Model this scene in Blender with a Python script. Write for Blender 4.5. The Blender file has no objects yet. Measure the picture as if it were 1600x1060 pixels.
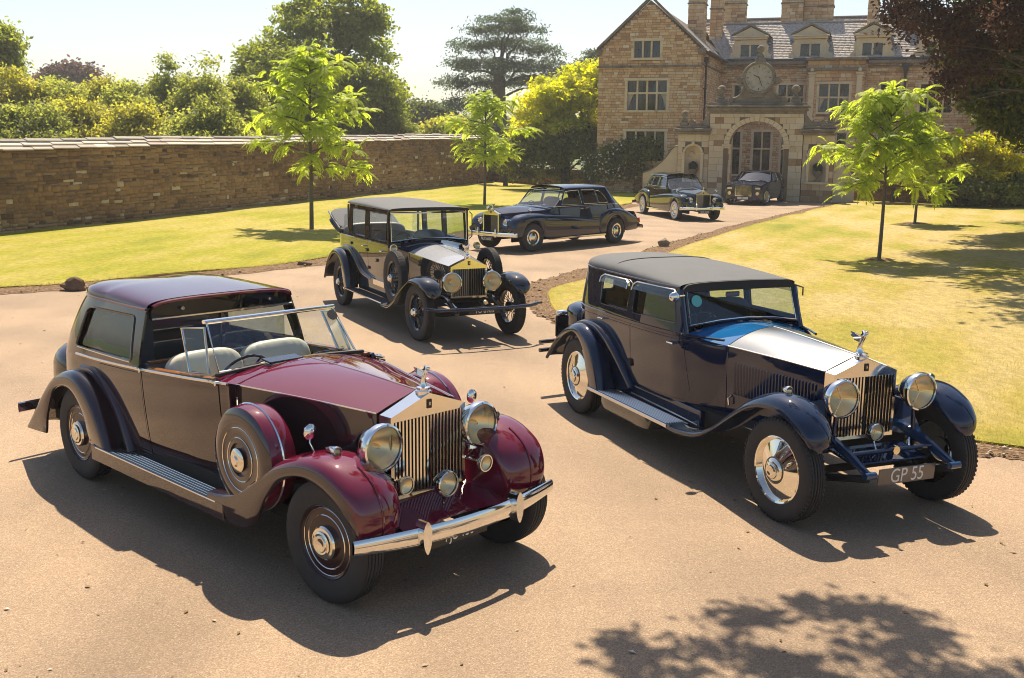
import bpy, bmesh, math, random
import numpy as np
from mathutils import Vector, Matrix
from mathutils.geometry import delaunay_2d_cdt

random.seed(7)
R = math.radians
PI = math.pi
SC = bpy.context.scene
COL = SC.collection

# ---------------------------------------------------------------- camera, sky, sun, exposure
CAM_H, CAM_PITCH, CAM_ROLL, CAM_F = 2.962, 0.18297, 0.01007, 1676.2
cd = bpy.data.cameras.new('camera')
cd.sensor_width = 36.0
cd.lens = 36.0 * CAM_F / 1600.0
cd.clip_start, cd.clip_end = 0.1, 6000
cam = bpy.data.objects.new('camera', cd)
COL.objects.link(cam)
cam.matrix_world = (Matrix.Translation((0, 0, CAM_H)) @ Matrix.Rotation(PI/2 - CAM_PITCH, 4, 'X')
                    @ Matrix.Rotation(CAM_ROLL, 4, 'Z'))
SC.camera = cam

SUN_EL, SUN_AZ = R(57), R(-3)          # azimuth measured from +Y (into the picture) towards +X
W = bpy.data.worlds.new('World'); SC.world = W; W.use_nodes = True
wn = W.node_tree.nodes; wl = W.node_tree.links
bgn = wn['Background']
sky = wn.new('ShaderNodeTexSky'); sky.sky_type = 'NISHITA'; sky.sun_disc = False
sky.sun_elevation = SUN_EL; sky.sun_rotation = SUN_AZ
sky.altitude = 50; sky.air_density = 1.0; sky.dust_density = 1.4; sky.ozone_density = 1.0
wl.new(sky.outputs[0], bgn.inputs['Color']); bgn.inputs['Strength'].default_value = 0.077

sl = bpy.data.lights.new('sun', 'SUN'); sl.energy = 5.0; sl.angle = R(0.55); sl.color = (1.0, 0.86, 0.66)
sun = bpy.data.objects.new('sun', sl); COL.objects.link(sun)
sd = Vector((math.sin(SUN_AZ)*math.cos(SUN_EL), math.cos(SUN_AZ)*math.cos(SUN_EL), math.sin(SUN_EL)))
sun.rotation_euler = sd.to_track_quat('Z', 'Y').to_euler()
sun.location = sd * 60
SC.view_settings.view_transform = 'Standard'; SC.view_settings.look = 'None'
SC.view_settings.exposure = 0.94; SC.view_settings.gamma = 1.0
SC.render.engine = 'CYCLES'
SC.cycles.use_denoising = True; SC.cycles.pixel_filter_type = 'BLACKMAN_HARRIS'; SC.cycles.filter_width = 1.0
SC.cycles.max_bounces = 10; SC.cycles.transparent_max_bounces = 24
SC.cycles.sample_clamp_indirect = 8.0

# ---------------------------------------------------------------- helpers
def smoothstep(a, b, x):
    t = min(1, max(0, (x-a)/(b-a))); return t*t*(3-2*t)
def lerp(a, b, t): return a + (b-a)*t
def interp(tab, x):
    if x <= tab[0][0]: return tab[0][1]
    for (x0, y0), (x1, y1) in zip(tab, tab[1:]):
        if x <= x1:
            t = (x-x0)/(x1-x0); return y0 + (y1-y0)*t
    return tab[-1][1]
def sinterp(tab, x):
    """smooth (monotone cubic) interpolation"""
    n = len(tab)
    if x <= tab[0][0]: return tab[0][1]
    if x >= tab[-1][0]: return tab[-1][1]
    i = 0
    while x > tab[i+1][0]: i += 1
    def slope(k):
        if k <= 0 or k >= n-1: 
            k2 = max(0, min(n-2, k)); return (tab[k2+1][1]-tab[k2][1])/(tab[k2+1][0]-tab[k2][0])
        a = (tab[k][1]-tab[k-1][1])/(tab[k][0]-tab[k-1][0]); b = (tab[k+1][1]-tab[k][1])/(tab[k+1][0]-tab[k][0])
        return 0 if a*b <= 0 else 2*a*b/(a+b)
    x0, y0 = tab[i]; x1, y1 = tab[i+1]; h = x1-x0; t = (x-x0)/h
    m0, m1 = slope(i)*h, slope(i+1)*h
    return (2*t**3-3*t*t+1)*y0 + (t**3-2*t*t+t)*m0 + (-2*t**3+3*t*t)*y1 + (t**3-t*t)*m1
def catmull(pts, per=8, closed=False):
    pts = [tuple(p) for p in pts]; n = len(pts); out = []
    seg = n if closed else n-1
    for i in range(seg):
        if closed: p0, p1, p2, p3 = pts[(i-1) % n], pts[i], pts[(i+1) % n], pts[(i+2) % n]
        else: p0, p1, p2, p3 = pts[max(0, i-1)], pts[i], pts[i+1], pts[min(n-1, i+2)]
        for k in range(per):
            t = k/per
            out.append(tuple(0.5*((2*b)+(-a+c)*t+(2*a-5*b+4*c-d)*t*t+(-a+3*b-3*c+d)*t**3) for a, b, c, d in zip(p0, p1, p2, p3)))
    if not closed: out.append(pts[-1])
    return out
def rrect(x0, x1, z0, z1, r, n=5):
    """rounded rectangle outline; r may be a list of four radii (bl, br, tr, tl)"""
    rs = r if isinstance(r, (list, tuple)) else [r]*4
    out = []
    for (cx, cz, a0, rr) in ((x0, z0, 180, rs[0]), (x1, z0, 270, rs[1]), (x1, z1, 0, rs[2]), (x0, z1, 90, rs[3])):
        sx = 1 if cx == x0 else -1; sz = 1 if cz == z0 else -1
        if rr <= 0: out.append((cx, cz)); continue
        for k in range(n+1):
            a = R(a0 + 90*k/n); out.append((cx+sx*rr+rr*math.cos(a), cz+sz*rr+rr*math.sin(a)))
    return out
def rpoly(pts, r, n=5):
    """polygon with rounded corners; r a number or one radius per corner"""
    m = len(pts); rs = r if isinstance(r, (list, tuple)) else [r]*m; out = []
    for i in range(m):
        p = Vector(pts[i]); a = Vector(pts[i-1]); b = Vector(pts[(i+1) % m])
        da = (a-p); db = (b-p); rr = min(rs[i], da.length*.49, db.length*.49)
        if rr <= 1e-4: out.append(tuple(p)); continue
        s = p + da.normalized()*rr; e = p + db.normalized()*rr
        for k in range(n+1):
            t = k/n; q = s*(1-t)**2 + p*2*t*(1-t) + e*t*t; out.append(tuple(q))
    return out
def resample(poly, sp, closed=True):
    out = []; n = len(poly)
    for i in range(n if closed else n-1):
        a = Vector(poly[i]); b = Vector(poly[(i+1) % n]); L = (b-a).length
        if L < 1e-6: continue
        k = max(1, int(math.ceil(L/sp)))
        for j in range(k): out.append(a.lerp(b, j/k))
    if not closed: out.append(Vector(poly[-1]))
    return out
def inside(poly, x, y):
    c = False; n = len(poly); j = n-1
    for i in range(n):
        xi, yi = poly[i][0], poly[i][1]; xj, yj = poly[j][0], poly[j][1]
        if (yi > y) != (yj > y) and x < (xj-xi)*(y-yi)/(yj-yi)+xi: c = not c
        j = i
    return c

class MB:
    """collects faces; build() links them as one mesh object"""
    def __init__(s): s.v = []; s.f = []; s.sm = []; s.nrm = {}; s.mi = []; s.cm = 0
    def add(s, vs, fs, smooth=False):
        o = len(s.v); s.v += [tuple(p) for p in vs]
        for f in fs: s.f.append(tuple(i+o for i in f)); s.sm.append(smooth); s.mi.append(s.cm)
        return s
    def convex(s, vs, fs, smooth=False):
        vs = [Vector(v) for v in vs]; c = sum(vs, Vector())/len(vs); out = []
        for f in fs:
            n = (vs[f[1]]-vs[f[0]]).cross(vs[f[2]]-vs[f[0]])
            fc = sum((vs[i] for i in f), Vector())/len(f)
            out.append(f if n.dot(fc-c) > 0 else tuple(reversed(f)))
        return s.add(vs, out, smooth)
    def box(s, c, d, bev=0.0, M=None):
        hx, hy, hz = d[0]/2, d[1]/2, d[2]/2; vs = []
        if bev <= 0:
            for sx in (-1, 1):
                for sy in (-1, 1):
                    for sz in (-1, 1): vs.append(Vector((sx*hx, sy*hy, sz*hz)))
            fs = [(0, 1, 3, 2), (4, 6, 7, 5), (0, 4, 5, 1), (2, 3, 7, 6), (0, 2, 6, 4), (1, 5, 7, 3)]
        else:
            b = min(bev, hx*.95, hy*.95, hz*.95); idx = {}
            for sx in (-1, 1):
                for sy in (-1, 1):
                    for sz in (-1, 1):
                        for ax in range(3):
                            idx[(sx, sy, sz, ax)] = len(vs)
                            vs.append(Vector((sx*(hx-(b if ax != 0 else 0)), sy*(hy-(b if ax != 1 else 0)), sz*(hz-(b if ax != 2 else 0)))))
            fs = []
            for sg in (-1, 1):
                fs.append([idx[(sg, a, c2, 0)] for a, c2 in ((-1, -1), (-1, 1), (1, 1), (1, -1))])
                fs.append([idx[(a, sg, c2, 1)] for a, c2 in ((-1, -1), (-1, 1), (1, 1), (1, -1))])
                fs.append([idx[(a, c2, sg, 2)] for a, c2 in ((-1, -1), (-1, 1), (1, 1), (1, -1))])
            for a in (-1, 1):
                for c2 in (-1, 1):
                    fs.append([idx[(-1, a, c2, 1)], idx[(1, a, c2, 1)], idx[(1, a, c2, 2)], idx[(-1, a, c2, 2)]])
                    fs.append([idx[(a, -1, c2, 0)], idx[(a, 1, c2, 0)], idx[(a, 1, c2, 2)], idx[(a, -1, c2, 2)]])
                    fs.append([idx[(a, c2, -1, 0)], idx[(a, c2, 1, 0)], idx[(a, c2, 1, 1)], idx[(a, c2, -1, 1)]])
                    for e in (-1, 1): fs.append([idx[(a, c2, e, 0)], idx[(a, c2, e, 1)], idx[(a, c2, e, 2)]])
        T = Matrix.Translation(c) @ (M.to_4x4() if M else Matrix())
        vs2 = [T @ v for v in vs]
        return s.convex(vs2, [tuple(f) for f in fs])
    def lathe(s, prof, M=None, n=32, smooth=True, arc=2*PI):
        """profile of (radius, height) turned about local Z; M places it"""
        M = M or Matrix(); vs = []; fs = []; m = len(prof); full = arc > 6.28
        cols = n if full else n+1
        for k in range(cols):
            a = arc*k/n; c, q = math.cos(a), math.sin(a)
            for r, h in prof: vs.append(M @ Vector((r*c, r*q, h)))
        for k in range(n):
            k2 = (k+1) % cols
            for j in range(m-1):
                a, b, c2, d = k*m+j, k2*m+j, k2*m+j+1, k*m+j+1
                if prof[j][0] < 1e-6: fs.append((a, c2, d))
                elif prof[j+1][0] < 1e-6: fs.append((a, b, d))
                else: fs.append((a, b, c2, d))
        return s.add(vs, fs, smooth)
    def tube(s, pts, r, n=8, closed=False, smooth=True, flat=None):
        pts = [Vector(p) for p in pts]; m = len(pts); vs = []; fs = []
        rs = r if isinstance(r, (list, tuple)) else [r]*m
        t0 = (pts[1]-pts[0]).normalized(); up = Vector((0, 0, 1)) if abs(t0.z) < .9 else Vector((1, 0, 0))
        nn = (up - t0*up.dot(t0)).normalized()
        for i, p in enumerate(pts):
            if closed: t = (pts[(i+1) % m]-pts[i-1])
            else: t = pts[min(m-1, i+1)]-pts[max(0, i-1)]
            t = t.normalized() if t.length > 1e-9 else t0
            nn = (nn - t*nn.dot(t)); nn = nn.normalized() if nn.length > 1e-6 else t.orthogonal().normalized()
            b = t.cross(nn)
            for k in range(n):
                a = 2*PI*k/n; ff = flat or (1, 1)
                vs.append(p + (nn*math.cos(a)*ff[0] + b*math.sin(a)*ff[1])*rs[i])
        for i in range(m if closed else m-1):
            i2 = (i+1) % m
            for k in range(n):
                k2 = (k+1) % n; fs.append((i*n+k, i*n+k2, i2*n+k2, i2*n+k))
        s.add(vs, fs, smooth)
        if not closed:
            o = len(s.v)-len(vs)
            s.f.append(tuple(o+k for k in reversed(range(n)))); s.sm.append(False); s.mi.append(s.cm)
            s.f.append(tuple(o+(m-1)*n+k for k in range(n))); s.sm.append(False); s.mi.append(s.cm)
        return s
    def grid(s, fn, us, vs_, smooth=True, flip=False, closed=False):
        vv = [fn(u, v) for u in us for v in vs_]; nv = len(vs_); nu = len(us); fs = []
        for i in range(nu if closed else nu-1):
            i2 = (i+1) % nu
            for j in range(nv-1):
                q = (i*nv+j, i2*nv+j, i2*nv+j+1, i*nv+j+1); fs.append(tuple(reversed(q)) if flip else q)
        return s.add(vv, fs, smooth)
    def prism(s, poly, fn0, fn1, smooth=False):
        """polygon outline mapped twice (front, back); closed solid, n-gon caps"""
        n = len(poly); a = [Vector(fn0(p)) for p in poly]; b = [Vector(fn1(p)) for p in poly]
        fs = [tuple(range(n)), tuple(reversed(range(n, 2*n)))]
        for i in range(n): j = (i+1) % n; fs.append((i, n+i, n+j, j))
        return s.add(a+b, fs, smooth)
    def ico(s, c, r, sub=1, fn=None, smooth=True):
        bm = bmesh.new(); bmesh.ops.create_icosphere(bm, subdivisions=sub, radius=1.0)
        rr = r if isinstance(r, (tuple, list)) else (r, r, r)
        vs = []
        for v in bm.verts:
            k = fn(v.co) if fn else 1.0
            vs.append(Vector(c) + Vector((v.co.x*rr[0]*k, v.co.y*rr[1]*k, v.co.z*rr[2]*k)))
        fs = [tuple(v.index for v in f.verts) for f in bm.faces]; bm.free()
        return s.add(vs, fs, smooth)
    def trim(s, outline, fn, holes=(), sp=.05, flip=False, flange=.015, holeflange=None):
        """surface fn(u,v)->xyz over a 2-D outline with holes; exact normals; returned edge"""
        outl = resample(outline, sp); hs = [resample(h, sp) for h in holes]
        V = [Vector((p[0], p[1])) for p in outl]; E = [(i, (i+1) % len(V)) for i in range(len(V))]
        loops = [list(range(len(V)))]
        for h in hs:
            o = len(V); V += [Vector((p[0], p[1])) for p in h]; k = len(h)
            E += [(o+i, o+(i+1) % k) for i in range(k)]; loops.append(list(range(o, o+k)))
        us = [p[0] for p in outl]; vv = [p[1] for p in outl]
        bnd = np.array([(p.x, p.y) for p in V])
        u = min(us)+sp*.5
        while u < max(us):
            v = min(vv)+sp*.5
            while v < max(vv):
                if inside(outl, u, v) and not any(inside(h, u, v) for h in hs):
                    if ((bnd-np.array((u, v)))**2).sum(1).min() > (sp*.45)**2: V.append(Vector((u, v)))
                v += sp
            u += sp
        r = delaunay_2d_cdt(V, E, [], 0, 1e-6)
        RV, RF = r[0], r[2]; keep = []
        for f in RF:
            cx = sum(RV[i].x for i in f)/len(f); cy = sum(RV[i].y for i in f)/len(f)
            if inside(outl, cx, cy) and not any(inside(h, cx, cy) for h in hs): keep.append(f)
        o = len(s.v); P = []; N = []
        for q in RV:
            p = Vector(fn(q.x, q.y)); e = 1e-3
            du = Vector(fn(q.x+e, q.y))-Vector(fn(q.x-e, q.y)); dv = Vector(fn(q.x, q.y+e))-Vector(fn(q.x, q.y-e))
            n = du.cross(dv); n = n.normalized() if n.length > 1e-12 else Vector((0, 0, 1))
            P.append(p); N.append(-n if flip else n)
        s.v += [tuple(p) for p in P]
        for i, n in enumerate(N): s.nrm[o+i] = n
        cnt = {}
        for f in keep:
            a, b, c = P[f[0]], P[f[1]], P[f[2]]
            if (b-a).cross(c-a).dot(N[f[0]]) < 0: f = tuple(reversed(f))
            s.f.append(tuple(i+o for i in f)); s.sm.append(True); s.mi.append(s.cm)
            for i in range(len(f)):
                e = (f[i], f[(i+1) % len(f)]); k = tuple(sorted(e)); cnt.setdefault(k, []).append(e)
        if flange:
            for k, L in cnt.items():
                if len(L) == 1:
                    a, b = L[0]; q = [P[a], P[b], P[b]-N[b]*flange, P[a]-N[a]*flange]
                    oo = len(s.v); s.v += [tuple(x) for x in q]
                    s.f.append((oo+1, oo, oo+3, oo+2)); s.sm.append(False); s.mi.append(s.cm)
                    fn_ = (q[0]-q[1]).cross(q[3]-q[1]); fn_ = fn_.normalized() if fn_.length > 1e-12 else N[a]
                    for t in range(4): s.nrm[oo+t] = fn_
        return s
    def mirror(s):
        """add a copy mirrored in y"""
        o = len(s.v); s.v += [(x, -y, z) for x, y, z in s.v]
        for k in list(s.nrm): n = s.nrm[k]; s.nrm[k+o] = Vector((n.x, -n.y, n.z))
        nf = len(s.f)
        for i in range(nf): s.f.append(tuple(reversed([q+o for q in s.f[i]]))); s.sm.append(s.sm[i]); s.mi.append(s.mi[i])
        return s
    def mesh(s, name, mats, sharp=38):
        me = bpy.data.meshes.new(name); me.from_pydata(s.v, [], s.f)
        me.polygons.foreach_set('use_smooth', s.sm)
        mats = mats if isinstance(mats, (list, tuple)) else [mats]
        for m in mats: me.materials.append(m)
        if any(s.mi): me.polygons.foreach_set('material_index', s.mi)
        me.update()
        if s.nrm and len(s.nrm) == len(s.v):
            me.normals_split_custom_set_from_vertices([s.nrm[i] for i in range(len(s.v))])
        elif any(s.sm) and sharp: me.set_sharp_from_angle(angle=R(sharp))
        return me
    def build(s, name, mats, parent=None, sharp=38, loc=None, kind=None):
        o = bpy.data.objects.new(name, s.mesh(name, mats, sharp)); COL.objects.link(o)
        if parent: o.parent = parent
        if loc: o.location = loc
        if kind: o['kind'] = kind
        return o

def fast_mesh(name, V, F, mat, parent=None, kind=None, smooth=False, tint=None):
    """numpy arrays -> mesh object; F is (n, 3) or (n, 4)"""
    V = np.asarray(V, dtype=np.float32); F = np.asarray(F, dtype=np.int32); n, k = F.shape
    me = bpy.data.meshes.new(name); me.vertices.add(len(V)); me.vertices.foreach_set('co', V.ravel())
    me.loops.add(n*k); me.loops.foreach_set('vertex_index', F.ravel())
    me.polygons.add(n); me.polygons.foreach_set('loop_start', np.arange(0, n*k, k, dtype=np.int32))
    if smooth: me.polygons.foreach_set('use_smooth', np.ones(n, dtype=bool))
    if tint is not None:
        at = me.attributes.new('tint', 'FLOAT', 'POINT'); at.data.foreach_set('value', np.asarray(tint, dtype=np.float32))
    me.update(calc_edges=True); me.materials.append(mat)
    o = bpy.data.objects.new(name, me); COL.objects.link(o)
    if parent: o.parent = parent
    if kind: o['kind'] = kind
    return o
def tag(o, label=None, cat=None, group=None, kind=None):
    if label: o['label'] = label
    if cat: o['category'] = cat
    if group: o['group'] = group
    if kind: o['kind'] = kind
    return o
def thing(name, label, cat, loc=(0, 0, 0), rz=0.0, group=None):
    o = bpy.data.objects.new(name, None); COL.objects.link(o); o.location = loc; o.rotation_euler = (0, 0, rz)
    o.empty_display_size = .2
    return tag(o, label, cat, group)
def copy_tree(o, parent=None):
    c = o.copy(); COL.objects.link(c)
    if parent: c.parent = parent
    for ch in o.children: copy_tree(ch, c)
    return c
def TX(x, y, z): return Matrix.Translation((x, y, z))
def RX(d): return Matrix.Rotation(R(d), 4, 'X')
def RY(d): return Matrix.Rotation(R(d), 4, 'Y')
def RZ(d): return Matrix.Rotation(R(d), 4, 'Z')

# ---------------------------------------------------------------- pixel helpers used only to lay the place out in metres
def gray(px, py):
    u, w = px-800, py-530; cr, sr = math.cos(CAM_ROLL), math.sin(CAM_ROLL)
    u, w = cr*u+sr*w, -sr*u+cr*w; c, s = math.cos(CAM_PITCH), math.sin(CAM_PITCH)
    return Vector((u, CAM_F*c-w*s, -(CAM_F*s+w*c)))
def G(px, py, z=0.0):
    d = gray(px, py); t = (z-CAM_H)/d.z; return Vector((d.x*t, d.y*t, z))
def AT(px, py, Y):
    d = gray(px, py); t = Y/d.y; return Vector((d.x*t, Y, CAM_H+d.z*t))

# ---------------------------------------------------------------- materials
def mat(name):
    m = bpy.data.materials.new(name); m.use_nodes = True
    return m, m.node_tree.nodes, m.node_tree.links, m.node_tree.nodes['Principled BSDF']
def setp(b, **k):
    nm = dict(col='Base Color', rough='Roughness', metal='Metallic', ior='IOR', coat='Coat Weight', coatr='Coat Roughness',
              trans='Transmission Weight', alpha='Alpha', spec='Specular IOR Level', sheen='Sheen Weight', emit='Emission Color', es='Emission Strength')
    for q, v in k.items():
        if q in ('col', 'emit') and len(v) == 3: v = (*v, 1)
        b.inputs[nm[q]].default_value = v
def ramp(n, stops, interp_='LINEAR'):
    r = n.new('ShaderNodeValToRGB'); e = r.color_ramp.elements; r.color_ramp.interpolation = interp_
    while len(e) < len(stops): e.new(.5)
    for q, (p, c) in zip(e, stops): q.position = p; q.color = (*c, 1) if len(c) == 3 else c
    return r
def noise(n, l, scale, detail=4, rough=.55, vec=None, dist=0):
    t = n.new('ShaderNodeTexNoise'); t.inputs['Scale'].default_value = scale; t.inputs['Detail'].default_value = detail
    t.inputs['Roughness'].default_value = rough; t.inputs['Distortion'].default_value = dist
    if vec is not None: l.new(vec, t.inputs['Vector'])
    return t
def coords(n, l, kind='Object', scale=(1, 1, 1), rz=0):
    t = n.new('ShaderNodeTexCoord'); mp = n.new('ShaderNodeMapping'); l.new(t.outputs[kind], mp.inputs[0])
    mp.inputs['Scale'].default_value = scale; mp.inputs['Rotation'].default_value = (0, 0, rz); return mp.outputs[0]
def mix(n, l, fac, a, b, mode='MIX'):
    m = n.new('ShaderNodeMix'); m.data_type = 'RGBA'; m.blend_type = mode
    for sock, v in ((0, fac), (6, a), (7, b)):
        if isinstance(v, bpy.types.NodeSocket): l.new(v, m.inputs[sock])
        elif sock == 0: m.inputs[0].default_value = v
        else: m.inputs[sock].default_value = (*v, 1) if len(v) == 3 else v
    return m.outputs[2]
def bump(n, l, h, strength, dist, b, prev=None):
    u = n.new('ShaderNodeBump'); u.inputs['Strength'].default_value = strength; u.inputs['Distance'].default_value = dist
    l.new(h, u.inputs['Height'])
    if prev is not None: l.new(prev, u.inputs['Normal'])
    if b is not None: l.new(u.outputs[0], b.inputs['Normal'])
    return u.outputs[0]
def geo(n): return n.new('ShaderNodeNewGeometry')

def m_simple(name, col, rough=.5, metal=0, vary=.0, vscale=8, bstr=0, bscale=60, **k):
    m, n, l, b = mat(name); setp(b, col=col, rough=rough, metal=metal, **k)
    if vary:
        t = noise(n, l, vscale, 5, .6, coords(n, l))
        c = mix(n, l, t.outputs[0], tuple(x*(1-vary) for x in col), tuple(min(1, x*(1+vary)) for x in col)); l.new(c, b.inputs['Base Color'])
    if bstr:
        t = noise(n, l, bscale, 4, .6, coords(n, l)); bump(n, l, t.outputs[0], bstr, .004, b)
    return m
def m_paint(name, col, rough=.022, ior=1.6, dust=(.20, .16, .12)):
    m, n, l, b = mat(name); setp(b, rough=rough, ior=ior, coat=.5, coatr=.0)
    t = noise(n, l, 2.2, 6, .65, coords(n, l)); r = ramp(n, [(.45, (0, 0, 0)), (.85, (.02, .02, .02))]); l.new(t.outputs[0], r.inputs[0])
    l.new(mix(n, l, r.outputs[0], col, dust), b.inputs['Base Color'])
    t2 = noise(n, l, 30, 3, .6, coords(n, l)); r2 = ramp(n, [(.3, (rough*.7,)*3), (.8, (rough*1.6,)*3)]); l.new(t2.outputs[0], r2.inputs[0]); l.new(r2.outputs[0], b.inputs['Roughness'])
    return m
def m_glass(name, tint=(.78, .86, .88), refl=1.5, rough=.0):
    m, n, l, b = mat(name); n.remove(b); out = n['Material Output']
    tr = n.new('ShaderNodeBsdfTransparent'); tr.inputs[0].default_value = (*tint, 1)
    gl = n.new('ShaderNodeBsdfGlossy'); gl.inputs['Roughness'].default_value = rough; gl.inputs[0].default_value = (.95, .97, 1, 1)
    fr = n.new('ShaderNodeFresnel'); g = geo(n); mr = n.new('ShaderNodeMapRange'); l.new(g.outputs['Backfacing'], mr.inputs[0])
    mr.inputs[3].default_value = refl; mr.inputs[4].default_value = 1/refl; l.new(mr.outputs[0], fr.inputs[0])     # same reflection from either side of the pane
    mx = n.new('ShaderNodeMixShader'); l.new(fr.outputs[0], mx.inputs[0]); l.new(tr.outputs[0], mx.inputs[1]); l.new(gl.outputs[0], mx.inputs[2])
    l.new(mx.outputs[0], out.inputs[0]); return m
def m_leaf(name, c0, c1, trans=.45, scale=.5, rough=.55):
    """leaf faces: colour varies leaf by leaf and branch by branch; light passes through"""
    m, n, l, b = mat(name); g = geo(n); out = n['Material Output']
    r = ramp(n, [(0, c0), (1, c1)]); t = noise(n, l, scale, 3, .6, coords(n, l))
    a = n.new('ShaderNodeMath'); a.operation = 'MULTIPLY_ADD'; a.inputs[1].default_value = .45; a.inputs[2].default_value = 0
    l.new(g.outputs['Random Per Island'], a.inputs[0])
    a2 = n.new('ShaderNodeMath'); a2.operation = 'MULTIPLY_ADD'; a2.inputs[1].default_value = 1.3; l.new(t.outputs[0], a2.inputs[0]); l.new(a.outputs[0], a2.inputs[2])
    a3 = n.new('ShaderNodeMath'); a3.operation = 'SUBTRACT'; a3.inputs[1].default_value = .38; l.new(a2.outputs[0], a3.inputs[0])
    l.new(a3.outputs[0], r.inputs[0]); l.new(r.outputs[0], b.inputs['Base Color']); setp(b, rough=rough, spec=.35)
    tl = n.new('ShaderNodeBsdfTranslucent'); hs = n.new('ShaderNodeHueSaturation'); hs.inputs['Saturation'].default_value = 1.15; hs.inputs['Value'].default_value = 1.7
    l.new(r.outputs[0], hs.inputs['Color']); l.new(hs.outputs[0], tl.inputs[0])
    mx = n.new('ShaderNodeMixShader'); mx.inputs[0].default_value = min(.65, trans+.2); l.new(b.outputs[0], mx.inputs[1]); l.new(tl.outputs[0], mx.inputs[2]); l.new(mx.outputs[0], out.inputs[0])
    return m
def m_stone(name, stops, tint_attr=True, bscale=9, bstr=.6, stain=None, rough=.9, blotch=1.2):
    """stones: each piece takes its own colour from the tint stored on it, plus grain and lichen blotches"""
    m, n, l, b = mat(name); setp(b, rough=rough, spec=.2); co = coords(n, l)
    r = ramp(n, stops)
    if tint_attr:
        at = n.new('ShaderNodeAttribute'); at.attribute_name = 'tint'; src = at.outputs['Fac']
    else:
        src = noise(n, l, blotch, 6, .65, co).outputs[0]
    g = noise(n, l, bscale, 6, .7, co)
    a = n.new('ShaderNodeMath'); a.operation = 'MULTIPLY_ADD'; a.inputs[1].default_value = .5; l.new(g.outputs[0], a.inputs[0]); l.new(src, a.inputs[2])
    a2 = n.new('ShaderNodeMath'); a2.operation = 'SUBTRACT'; a2.inputs[1].default_value = .25; l.new(a.outputs[0], a2.inputs[0]); l.new(a2.outputs[0], r.inputs[0])
    c = r.outputs[0]
    if stain:
        s = noise(n, l, stain[1], 6, .7, co, .4); sr = ramp(n, [(stain[2], (0, 0, 0)), (stain[2]+.12, (1, 1, 1))]); l.new(s.outputs[0], sr.inputs[0])
        c = mix(n, l, sr.outputs[0], c, stain[0])
    l.new(c, b.inputs['Base Color'])
    h = noise(n, l, bscale*4, 8, .7, co); bump(n, l, h.outputs[0], bstr, .02, b)
    return m

M = {}
M['chrome'] = m_simple('chrome', (.82, .82, .80), .06, 1, vary=.06, vscale=12)
M['nickel'] = m_simple('nickel', (.80, .76, .66), .10, 1, vary=.08, vscale=12)
M['brass'] = m_simple('brass', (.76, .68, .46), .12, 1, vary=.08)
M['alu'] = m_simple('brushed_aluminium', (.74, .74, .73), .28, 1, vary=.05, vscale=20)
M['alu_satin'] = m_simple('satin_aluminium', (.27, .28, .29), .24, 1, vary=.05, vscale=20)
M['rubber'] = m_simple('rubber', (.028, .027, .027), .75, vary=.4, vscale=14, bstr=.3, bscale=120)
M['dark_gloss'] = m_paint('dark_gloss_paint', (.006, .006, .007), ior=1.32)
M['black_paint'] = m_paint('black_paint', (.006, .006, .008))
M['navy_paint'] = m_paint('navy_paint', (.008, .016, .044), ior=1.45)
M['sky_sheen_blue'] = m_paint('sky_sheen_blue', (.010, .11, .30))  # navy scuttle with the sky's reflection put into the colour
M['navy_highlight'] = m_paint('navy_highlight_paint', (.008, .035, .10))  # blue highlights of the navy irons put into the colour
M['burgundy'] = m_paint('burgundy_paint', (.115, .005, .021))
M['aubergine'] = m_paint('aubergine_paint', (.032, .016, .020), ior=1.6)
M['grey_paint'] = m_paint('grey_green_paint', (.050, .050, .046), ior=1.8)
M['modern_navy'] = m_paint('modern_navy_paint', (.008, .016, .045), ior=1.38)
M['green_black'] = m_paint('green_black_paint', (.005, .012, .011))
M['white_pipe'] = m_simple('white_coachline', (.75, .73, .68), .3)
M['underside'] = m_simple('underside_black', (.012, .012, .012), .8)
M['fabric_top'] = m_simple('grey_roof_fabric', (.088, .094, .104), .85, vary=.15, vscale=5, bstr=.5, bscale=400)
M['cream_leather'] = m_simple('cream_leather', (.62, .56, .42), .45, vary=.1)
M['grey_leather'] = m_simple('grey_leather', (.20, .18, .18), .5, vary=.15)
M['tan_leather'] = m_simple('tan_leather', (.30, .19, .10), .5, vary=.15)
M['dark_cloth'] = m_simple('dark_cloth', (.02, .02, .022), .8)
M['wood'] = m_simple('polished_wood', (.30, .11, .03), .2, vary=.3, vscale=20, coat=.6)
M['glass'] = m_glass('window_glass', refl=1.75)
M['dark_glass'] = m_glass('dark_window_glass', (.45, .5, .5), 1.6)
M['lens'] = m_glass('lamp_lens', (.95, .90, .76), 1.55)  # warm tint paints the tan ground reflection into the lens
M['reflector'] = m_simple('lamp_reflector', (.88, .80, .62), .3, 1)  # warm tone also carries the painted ground reflection
M['steel_slat'] = m_simple('steel_slat', (.32, .32, .31), .3, 1)
M['amber'] = m_simple('amber_lens', (.75, .16, .02), .15, coat=.5)
M['red_lens'] = m_simple('red_lens', (.45, .01, .01), .15, coat=.5)
M['plate_black'] = m_simple('plate_black', (.012, .012, .013), .35)
M['plate_white'] = m_simple('plate_characters', (.72, .71, .66), .4)
M['plate_metal'] = m_simple('plate_metal', (.16, .15, .145), .3, .5)
M['plate_pale'] = m_simple('plate_pale', (.70, .70, .66), .4)
M['badge_red'] = m_simple('badge_dark_red', (.10, .012, .015), .3)
M['badge_cyan'] = m_simple('paper_disc_cyan', (.10, .42, .42), .6)
M['mesh_dark'] = m_simple('radiator_core', (.015, .014, .013), .7)
M['whitewall'] = m_simple('white_rubber', (.62, .60, .55), .6)
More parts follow.
